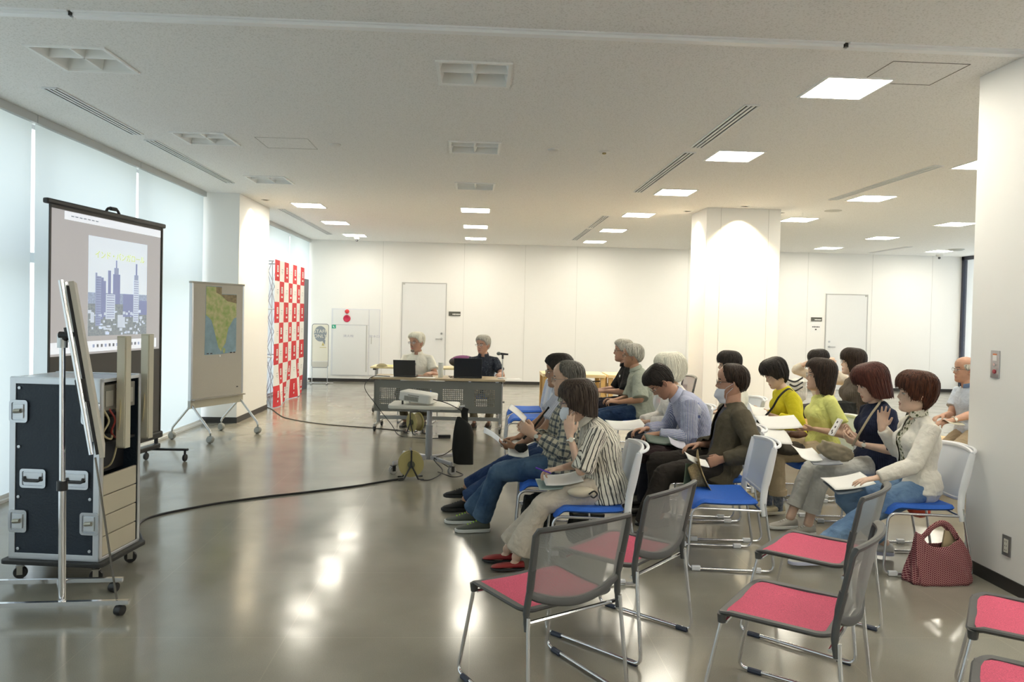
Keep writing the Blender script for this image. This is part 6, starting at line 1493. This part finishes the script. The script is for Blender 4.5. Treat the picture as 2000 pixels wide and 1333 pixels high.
# white haired woman
if on(6):
  p6 = person('woman with fluffy white hair in a white blouse writing', (1.90, 6.66), 176, k=.97, fem=True, lean=(.10, .16), head=(-.16, .10, 0), hair=('fluffy', H_WHT, 1.0, .009), skin_m=SKA,
    top=dict(m=cloth('blouse_white', (.78, .76, .72)), g=.028, hem=.06), sleeve='long', bottom=dict(m=cloth('trousers_dark'), w=1.0),
    L=dict(w=W2(1268, 824, 6.48), F=(.95, -.2, -.1), curl=.55), Rr=dict(w=W2(1252, 822, 6.7), F=(.95, .1, -.15), curl=.6),
    feet=(PZ(1240, 950, .09), PZ(1235, 940, .09)), shoes=('loafer', BLKSH, BLS), vox=.0065)
# man in the grey green polo
if on(5):
  p5 = person('tanned grey-haired man in a grey green polo shirt', (1.90, 8.3), 172, k=1.02, lean=(-.02, .22), head=(-.12, .02, 0), hair=('thin', H_GRY, 1.7, .006), skin_m=SKB, glasses=GL_S,
    top=dict(m=cloth('polo_sage', (.34, .37, .31)), g=.030, hem=.08), topc=cloth('polo_sage'), sleeve='elbow', bottom=dict(m=cloth('jeans_blue', (.015, .035, .09), 'denim', (.04, .08, .17)), w=1.05),
    L=dict(w=W2(1207, 786, 8.05), F=(.95, -.15, .1), curl=.7, hint=(-.5, .6, -.7)), Rr=dict(w=W2(1200, 782, 8.3), F=(.95, .15, .1), curl=.7),
    feet=(PZ(1145, 880, .09), PZ(1140, 872, .09)), shoes=('loafer', BLKSH, BLS), vox=.0068)
# man in the black polo
if on(4):
  p4 = person('man with glasses and grey hair in a black polo shirt', (1.92, 9.0), 174, k=1.05, lean=(-.05, .20), head=(-.10, -.03, 0), hair=('short', H_GRY, 1.0), skin_m=SKD, glasses=GL_D,
    top=dict(m=cloth('polo_black', (.012, .012, .012)), g=.022, hem=.06), topc=cloth('polo_black'), sleeve='elbow', bottom=dict(m=cloth('trousers_dark'), w=1.0),
    L=dict(w=W2(1180, 765, 8.75), F=(.95, -.15, .05), curl=.5, hint=(-.5, .6, -.7)), Rr=dict(w=W2(1170, 762, 9.05), F=(.95, .15, .05), curl=.5),
    feet=(PZ(1140, 860, .09), PZ(1132, 852, .09)), shoes=('loafer', BLKSH, BLS), vox=.007)
# three in the front row, nearest the screen
if on(1):
  p1 = person('woman in a cream and black striped shirt with brown bob and white face mask', (.84, 4.60), 176, k=.92, fem=True, hsc=1.03, neck_len=-.012, lean=(.04, .48), head=(-.20, .10, 0), hair=('bob_back', hair_mat('hair_ash_brown', (.020, .014, .011), (.085, .062, .048)), 1.0), skin_m=SKC, mask=0.0,
    top=dict(m=cloth('shirt_cream_stripe', (.74, .71, .62), 'wobble', (.03, .03, .03), (.12, .12, .11), s=.021, w=.22), g=.026, hem=.11, disp=.018), topc=cloth('collar_cream', (.72, .69, .60)), sleeve='elbow', glasses=mat('glasses_purple', (.12, .05, .10), .3),
    bottom=dict(m=cloth('trousers_cream', (.60, .53, .44)), w=1.08, hem=.085, end=.88),
    L=dict(w=W2(1113, 852, 4.47), F=(.10, -.12, .95), N=(-.3, -.9, -.1), curl=.4, hint=(.1, .3, -1), thumb=.3), Rr=dict(w=W2(1090, 916, 4.50), F=(.96, -.1, -.2), curl=.7, hint=(-.7, -.2, -.7)),
    feet=(PZ(1008, 1090, .085), PZ(990, 1075, .085), (1, .1), (1, 0)), shoes=('loafer', mat('shoe_red', (.28, .02, .02), .5), BLS), vox=.005, socks=None)
  watch(p1, 'L', mat('watch_metal', (.6, .58, .52), .25, .9), mat('watch_dial', (.7, .68, .6), .3))
if on(2):
  p2 = person('balding man with glasses in a plaid shirt and blue jeans holding up a paper', (.62, 5.24), 176, k=1.0, lean=(-.24, -.06), head=(-.22, .04, 0), hair=('crown', H_SLT, 1.3), skin_m=SKA, glasses=GL_S,
    top=dict(m=cloth('shirt_plaid', (.50, .47, .36), 'plaid', (.035, .055, .085), (.62, .60, .5), s=.045), g=.020, hem=.06), topc=cloth('collar_plaid', (.38, .38, .31)), sleeve='cuff',
    bottom=dict(m=cloth('jeans_mid', (.035, .075, .15), 'denim', (.11, .18, .28)), w=1.06, hem=.066, end=.97),
    L=dict(w=W2(1042, 850, 5.05), F=(.80, -.10, .55), N=(.2, -.9, .2), curl=.9, hint=(-.2, .5, -1)), Rr=dict(w=W2(1038, 846, 5.2), F=(.82, .0, .5), N=(.1, .9, .1), curl=.9, hint=(-.2, -.5, -1)),
    feet=(PZ(940, 1015, .09), PZ(918, 1000, .09), (1, .15), (1, 0)), shoes=('sneaker', mat('shoe_grey_green', (.10, .11, .09), .6), WHS, mat('lace_lime', (.45, .75, .05), .5)), vox=.0055)
if on(3):
  p3 = person('dark-haired man in a pale shirt with a black shoulder strap, jeans and black shoes', (.67, 5.88), 176, k=1.0, lean=(-.18, .0), head=(-.14, .06, 0), hair=('short', H_BLK, 1.2), skin_m=SKB, glasses=GL_S,
    top=dict(m=cloth('shirt_pale_stripe', (.55, .56, .62), 'stripe', (.40, .42, .50), s=.012, w=.4), g=.02, hem=.06), topc=cloth('collar_pale', (.56, .57, .63)), sleeve='short',
    bottom=dict(m=cloth('jeans_deep', (.015, .035, .10), 'denim', (.05, .09, .19)), w=1.02, hem=.064, end=.95),
    L=dict(w=W2(1008, 872, 5.66), F=(.95, -.1, -.1), N=(0, -.5, .6), curl=.7), Rr=dict(w=W2(1000, 866, 5.85), F=(.95, .1, -.1), curl=.6),
    feet=(PZ(905, 978, .085), PZ(888, 962, .085), (1, .15), (1, 0)), shoes=('sneaker', mat('shoe_black_knit', (.012, .012, .013), .8), BLS, BLS), vox=.006)
# speakers behind the table
if on(17):
  s1 = person('white-haired bearded speaker in a white shirt behind the dark grey laptop', (-.84, 10.72), 262, k=1.03, lean=(.02, .08), head=(-.55, .02, 0), hair=('short', H_WHT, 1.3, .004), skin_m=SKD, glasses=GL_S,
    top=dict(m=cloth('shirt_white', (.80, .78, .68)), g=.024, hem=.06), topc=cloth('shirt_white'), sleeve='short', bottom=dict(m=cloth('trousers_khaki_dark', (.10, .085, .05)), w=1.0),
    L=dict(w=Vector((-.62, 10.30, .765)), F=(.9, -.3, -.1), curl=.5), Rr=dict(w=Vector((-1.03, 10.28, .765)), F=(.9, .3, -.1), curl=.5),
    feet=(Vector((-.72, 10.42, .09)), Vector((-.98, 10.42, .09))), shoes=('loafer', BLKSH, BLS), vox=.0075)
if on(18):
  s2 = person('grey-haired speaker with glasses in a dark shirt behind the black laptop', (.12, 10.75), 262, k=1.0, lean=(.02, .06), head=(-.50, .0, 0), hair=('short', H_GRY, 1.1), skin_m=SKD, glasses=GL_S,
    top=dict(m=cloth('shirt_dark_navy', (.03, .036, .05), 'blotch', (.07, .08, .10), s=.03, w=.3), g=.022, hem=.06), topc=cloth('shirt_dark_navy'), sleeve='short', bottom=dict(m=cloth('trousers_khaki', (.26, .23, .16)), w=1.0),
    L=dict(w=Vector((.36, 10.32, .77)), F=(.95, 0, -.1), curl=.4), Rr=dict(w=Vector((.0, 10.30, .765)), F=(.9, .2, -.1), curl=.5),
    feet=(Vector((.21, 10.50, .09)), Vector((.0, 10.42, .09))), shoes=('loafer', mat('shoe_brown', (.05, .025, .015), .4), BLS), vox=.0075)
for x, y, l in ((-.84, 10.80, 'chair under the white-shirted speaker behind the table'), (.12, 10.83, 'chair under the dark-shirted speaker behind the table')):
    place(WC, x, y, 265, l, 'chairs of the two speakers')

if on(17): obj('beard', MB().ell((.070, 0, -.100), (.020, .030, .020)).ell((.078, 0, -.052), (.010, .024, .006)), mat('beard_grey', (.22, .19, .16), .9, bump=.6, bscale=200), s1['root'], s1['MH'])
if on(4): obj('chest_emblem', MB().ell((0, 0, 0), (.014, .010, .020)), mat('emblem_white', (.8, .8, .78), .6), p4['root'], T(*(p4['C7']+p4['fwd']*.118-p4['ud']*.13+p4['lat']*.075)))
# ------------------------------------------------------------------ things held and carried
def sheet(label, c, ux, uy, w, h, m=None, curl=.02, nm='paper_sheet', cat='paper', group=None, thick=.0015, fold=0):
    ux = Vector(ux).normalized(); uy = Vector(uy); n = ux.cross(uy).normalized(); uy = n.cross(ux)
    def f(u, v, o_=0):
        a, b_ = (u-.5)*w, (v-.5)*h; z = curl*(4*(u-.5)**2)+.3*curl*math.sin(v*PI)+fold*abs(u-.5)*2
        return c+ux*a+uy*b_+n*(z+o_)
    mb = MB(); n1, n2 = 12, 8; mb.grid(lambda u, v: f(u, v), n1, n2)
    o_ = obj(nm, mb, m or paper, smooth=60); s_ = o_.modifiers.new('t', 'SOLIDIFY'); s_.thickness = thick
    return tag(o_, label, cat, group)
W2 = PX
pb = mat('paper_bluish', (.55, .62, .72), .6)
sheet('white sheet held up by the balding man in the plaid shirt', W2(1012, 806, 5.12), (-.75, .1, .62), (.2, 1, 0), .15, .21, curl=.006)
sheet('pale blue sheet held by the man with the black shoulder strap', W2(966, 852, 5.74), (-.75, 0, .55), (.1, 1, 0), .19, .21, pb, curl=.012)
sheet('white sheets lying on the lap of the man with the black shoulder strap', W2(1012, 884, 5.62), (1, 0, -.1), (0, 1, .2), .16, .2, curl=.008)
sheet('white booklet on the knee of the woman in the striped shirt', W2(1098, 938, 4.56), (1, .1, .10), (0, 1, .2), .24, .16, curl=.012, thick=.004)
sheet('grey green folder under the booklet on the striped woman\'s lap', W2(1080, 946, 4.56), (1, .1, .06), (0, 1, .25), .20, .15, mat('folder_green', (.30, .38, .36), .5), curl=.006, nm='folder', cat='folder')
tag(obj('pen', MB().tube([W2(1046, 914, 4.46), W2(1076, 925, 4.44)], .0045, 8), mat('pen_purple', (.10, .04, .45), .3)), 'purple pen in the hand of the woman in the striped shirt', 'pen')
o = empty('pouch', M=T(*W2(1135, 962, 4.42)), label='small cream pouch with dark cord on the lap of the striped-shirt woman', cat='pouch')
obj('pouch_body', MB().ell((0, 0, 0), (.085, .05, .035)), mat('pouch_cream', (.60, .54, .42), .7), o); obj('cord', MB().tube(smoothpath([(.04, -.05, .0), (.07, -.055, .02), (.09, -.05, .0), (.07, -.052, -.02), (.05, -.055, -.01)], 6), .005, 6), blackm, o)
# row two
sheet('open white papers on the lap of the white-haired woman', W2(1222, 832, 6.35), (1, .05, .03), (0, 1, .2), .32, .24, curl=.015)
sheet('dark green notebook under the hands of the man bending over', W2(1292, 862, 5.72), (1, 0, -.10), (0, 1, .25), .26, .16, mat('book_green', (.06, .10, .075), .5), curl=.008, nm='notebook', cat='notebook', thick=.008)
sheet('striped cloth-like sheet under the elbow of the bending man', W2(1322, 868, 5.62), (1, 0, -.35), (0, 1, .3), .14, .14, mat('paper_lilac', (.60, .60, .70), .6), curl=.012)
o = empty('shoulder_bag', M=T(*W2(1282, 884, 5.68)), label='dark maroon cloth bag bundled on the lap of the bending man', cat='bag')
mbx = MB(); mbx.ell((0, 0, 0), (.17, .11, .065)); mbx.ell((.08, 0, -.01), (.13, .10, .06)); mbx.ell((-.09, .02, -.02), (.10, .10, .07))
me_ = remesh(mbx, .007, 4, .030, .07); me_.materials.append(mat('cloth_maroon', (.022, .010, .012), .9)); q = bpy.data.objects.new('bag_body', me_); C.objects.link(q); q.parent = o
# straw hat and booklet of the masked man
Hc = W2(1372, 926, 4.98)
o = empty('straw_hat', M=frame(Hc, (-.35, .15, .92), (.2, 1, -.1)), label='tan straw hat held by the man in the olive jacket', cat='hat')
hm = mat('straw', (.42, .32, .16), .85, noise=.3, nscale=90, bump=.5, bscale=120)
def brim(u, v): a = 2*PI*u; r_ = .085+.075*v; return (r_*1.05*math.cos(a), r_*.72*math.sin(a), -.018*v*math.cos(2*a)-.01*v)
b_ = obj('brim', MB().grid(brim, 41, 6), hm, o); b_.modifiers.new('t', 'SOLIDIFY').thickness = .003
def crown(u, v): a = 2*PI*u; r_ = .088*(1-.30*v)*(1-.0*v); z = .085*math.sin(v*PI/2); r_ *= math.sqrt(max(0, 1-max(0, v-.75)**2*15.9)); return (r_*1.05*math.cos(a), r_*.74*math.sin(a), z)
obj('crown', MB().grid(crown, 41, 12), hm, o); obj('hat_band', MB().tube([(.090*math.cos(a), .066*math.sin(a), .012) for a in np.linspace(0, 2*PI, 30, endpoint=False)], .004, 6, closed=True, flat=2.2), mat('band_tan', (.20, .14, .07), .7), o)
sheet('white pamphlet held with the straw hat by the masked man', W2(1360, 900, 5.02), (1, 0, -.38), (.1, 1, .2), .16, .13, curl=.010, thick=.004)
sheet('green leaflet hanging below the white pamphlet of the masked man', W2(1343, 930, 5.02), (.12, .1, 1), (1, .5, 0), .17, .06, mat('leaflet_green', (.14, .19, .13), .6), curl=.004)
# row three
sheet('large blank white sheet on the knees of the woman in pale yellow', W2(1497, 848, 5.70), (1, 0, -.32), (.1, 1, .35), .34, .24, curl=.035)
sheet('printed white pages held by the woman in pale yellow', W2(1520, 826, 5.86), (1, .05, .03), (0, 1, .5), .34, .18, curl=.010)
sheet('white pages in the hands of the woman in bright yellow', W2(1480, 806, 6.50), (1, 0, -.30), (0, 1, .5), .16, .2, curl=.02)
sheet('white handout on the knees of the woman in navy', W2(1574, 889, 5.25), (1, 0, -.12), (0, 1, .3), .16, .2, curl=.02)
sheet('grey folder on the lap of the woman in navy', W2(1606, 899, 5.22), (1, 0, .02), (0, 1, .25), .22, .18, mat('folder_grey', (.30, .32, .36), .5), curl=.006, nm='folder', cat='folder', thick=.006)
sheet('white handout under the left hand of the woman raising her hand', W2(1656, 943, 4.80), (1, 0, .16), (.1, 1, .2), .28, .20, curl=.012, thick=.003)
sheet('dark blue-grey folder below the handout on the raised-hand woman\'s thigh', W2(1646, 952, 4.78), (1, 0, .16), (.1, 1, .25), .18, .19, mat('folder_slate', (.13, .16, .20), .5), curl=.006, nm='folder', cat='folder', thick=.005)
sheet('folded paper in the hand of the man at the near pillar', W2(1860, 826, 6.70), (1, .1, -.15), (0, 1, .2), .18, .12, mat('paper_khaki', (.45, .43, .33), .6), curl=.01)
o = empty('mobile_phone', M=frame(W2(1632, 835, 5.32), (-.45, .0, -.80), (0, 1, 0)), label='phone in a black and white patterned case held by the woman in navy', cat='phone')
obj('phone_case', MB().prism(rrect(-.072, .072, -.036, .036, .01), -.006, .006), mat('phone_white', (.72, .70, .68), .4), o, bevel=.002)
for a, b_ in ((-.04, .01), (.0, -.015), (.035, .012), (.05, -.018)): obj('case_spot', MB().lathe([(.010, .0061), (.010, .0068), (0, .0068)], 12, M=T(a, b_, 0)), blackm, o); obj('case_spot', MB().lathe([(.010, -.0061), (.010, -.0068), (0, -.0068)], 12, M=T(a, b_*.5, 0)), blackm, o)
def softbag(nm, label, c, r, m, vox=.007, disp=.02, M=None, strap=None, sm=None, extra=()):
    o = empty(nm, M=T(*c) @ (M or Matrix.Identity(4)), label=label, cat='bag'); mbx = MB(); mbx.box((0, 0, 0), (r[0]*1.5, r[1]*1.4, r[2]*1.4)); mbx.ell((0, 0, -r[2]*.15), r)
    for e in extra: mbx.ell(*e)
    me_ = remesh(mbx, vox, 8, disp, .08); me_.materials.append(m); q = bpy.data.objects.new('bag_body', me_); C.objects.link(q); q.parent = o
    if strap: iv = o.matrix_basis.inverted(); obj('bag_strap', MB().tube(smoothpath([iv @ Vector(p) for p in strap], 8), .009, 8, flat=.35), sm or m, o)
    return o
olive = mat('bag_olive', (.26, .22, .15), .7)
softbag('shoulder_bag', 'olive crossbody bag on the hip of the woman in navy', W2(1632, 880, 5.20), (.15, .035, .065), olive, M=R(.28, 'Y'), strap=[W2(1665, 872, 5.18), W2(1680, 845, 5.16), W2(1700, 812, 5.22), W2(1716, 790, 5.30), W2(1724, 776, 5.44)], sm=olive)
softbag('handbag', 'brown leather purse under the forearm of the woman in pale yellow', W2(1556, 848, 5.86), (.10, .05, .03), mat('leather_brown', (.13, .055, .025), .5))
softbag('handbag', 'dark olive bag on the lap of the woman in pale yellow', W2(1538, 874, 5.82), (.15, .07, .055), mat('bag_dark_olive', (.06, .05, .035), .8))
softbag('handbag', 'black bag on the lap of the woman in the grey-brown blouse', W2(1646, 802, 7.40), (.16, .07, .12), bm_)
wbag = softbag('tote_bag', 'white bag with black stripes on the lap of the woman holding her head', W2(1552, 762, 8.2), (.15, .07, .15), mat('bag_white_stripe', (.74, .72, .66), .7))
for k in range(3): obj('painted_stripe', MB().tube(smoothpath([W2(1538+k*4, 742+k*9, 8.12), W2(1553, 746+k*9, 8.10), W2(1568, 738+k*9, 8.12)], 5), .010, 6, flat=.5), blackm, wbag, M=wbag.matrix_basis.inverted())
softbag('shoulder_bag', 'red orange bag hanging behind the seat of the woman with the raised hand', W2(1796, 985, 5.15), (.10, .05, .085), mat('bag_red_orange', (.45, .05, .02), .5), M=R(.3, 'Y'))
softbag('backpack', 'black backpack on the floor under the chair of the balding man', Vector((.46, 5.12, .19)), (.13, .10, .19), bm_)
softbag('backpack', 'black bag on the floor behind the striped-shirt woman\'s legs', Vector((.80, 5.05, .14)), (.15, .10, .14), bm_)
softbag('handbag', 'black crossbody pouch at the waist of the man with the shoulder strap', W2(1018, 874, 5.60), (.055, .035, .035), bm_, strap=[W2(1022, 858, 5.60), W2(1040, 838, 5.62), W2(1058, 815, 5.66), W2(1072, 796, 5.74)])
softbag('handbag', 'small black bag beside the woman in bright yellow, strap over her shoulder', W2(1490, 822, 6.46), (.06, .04, .03), bm_, strap=[W2(1492, 816, 6.46), W2(1508, 798, 6.44), W2(1522, 775, 6.44), W2(1540, 760, 6.50), W2(1552, 766, 6.66)])
# shirt details
def lapel_mic(p, label=None): obj('lapel_microphone', MB().tube([p['C7']+p['fwd']*.15-p['ud']*.13, p['C7']+p['fwd']*.165-p['ud']*.16], .008, 8), blackm, p['root'])
if on(17): lapel_mic(s1)
if on(14): watch(p14, 'L', mat('strap_black', (.02, .02, .02), .5), mat('watch_dial'))
if on(16): watch(p16, 'L', mat('watch_metal'), mat('watch_dial'))
if on(2): watch(p2, 'L', mat('strap_black'), mat('watch_dial'))
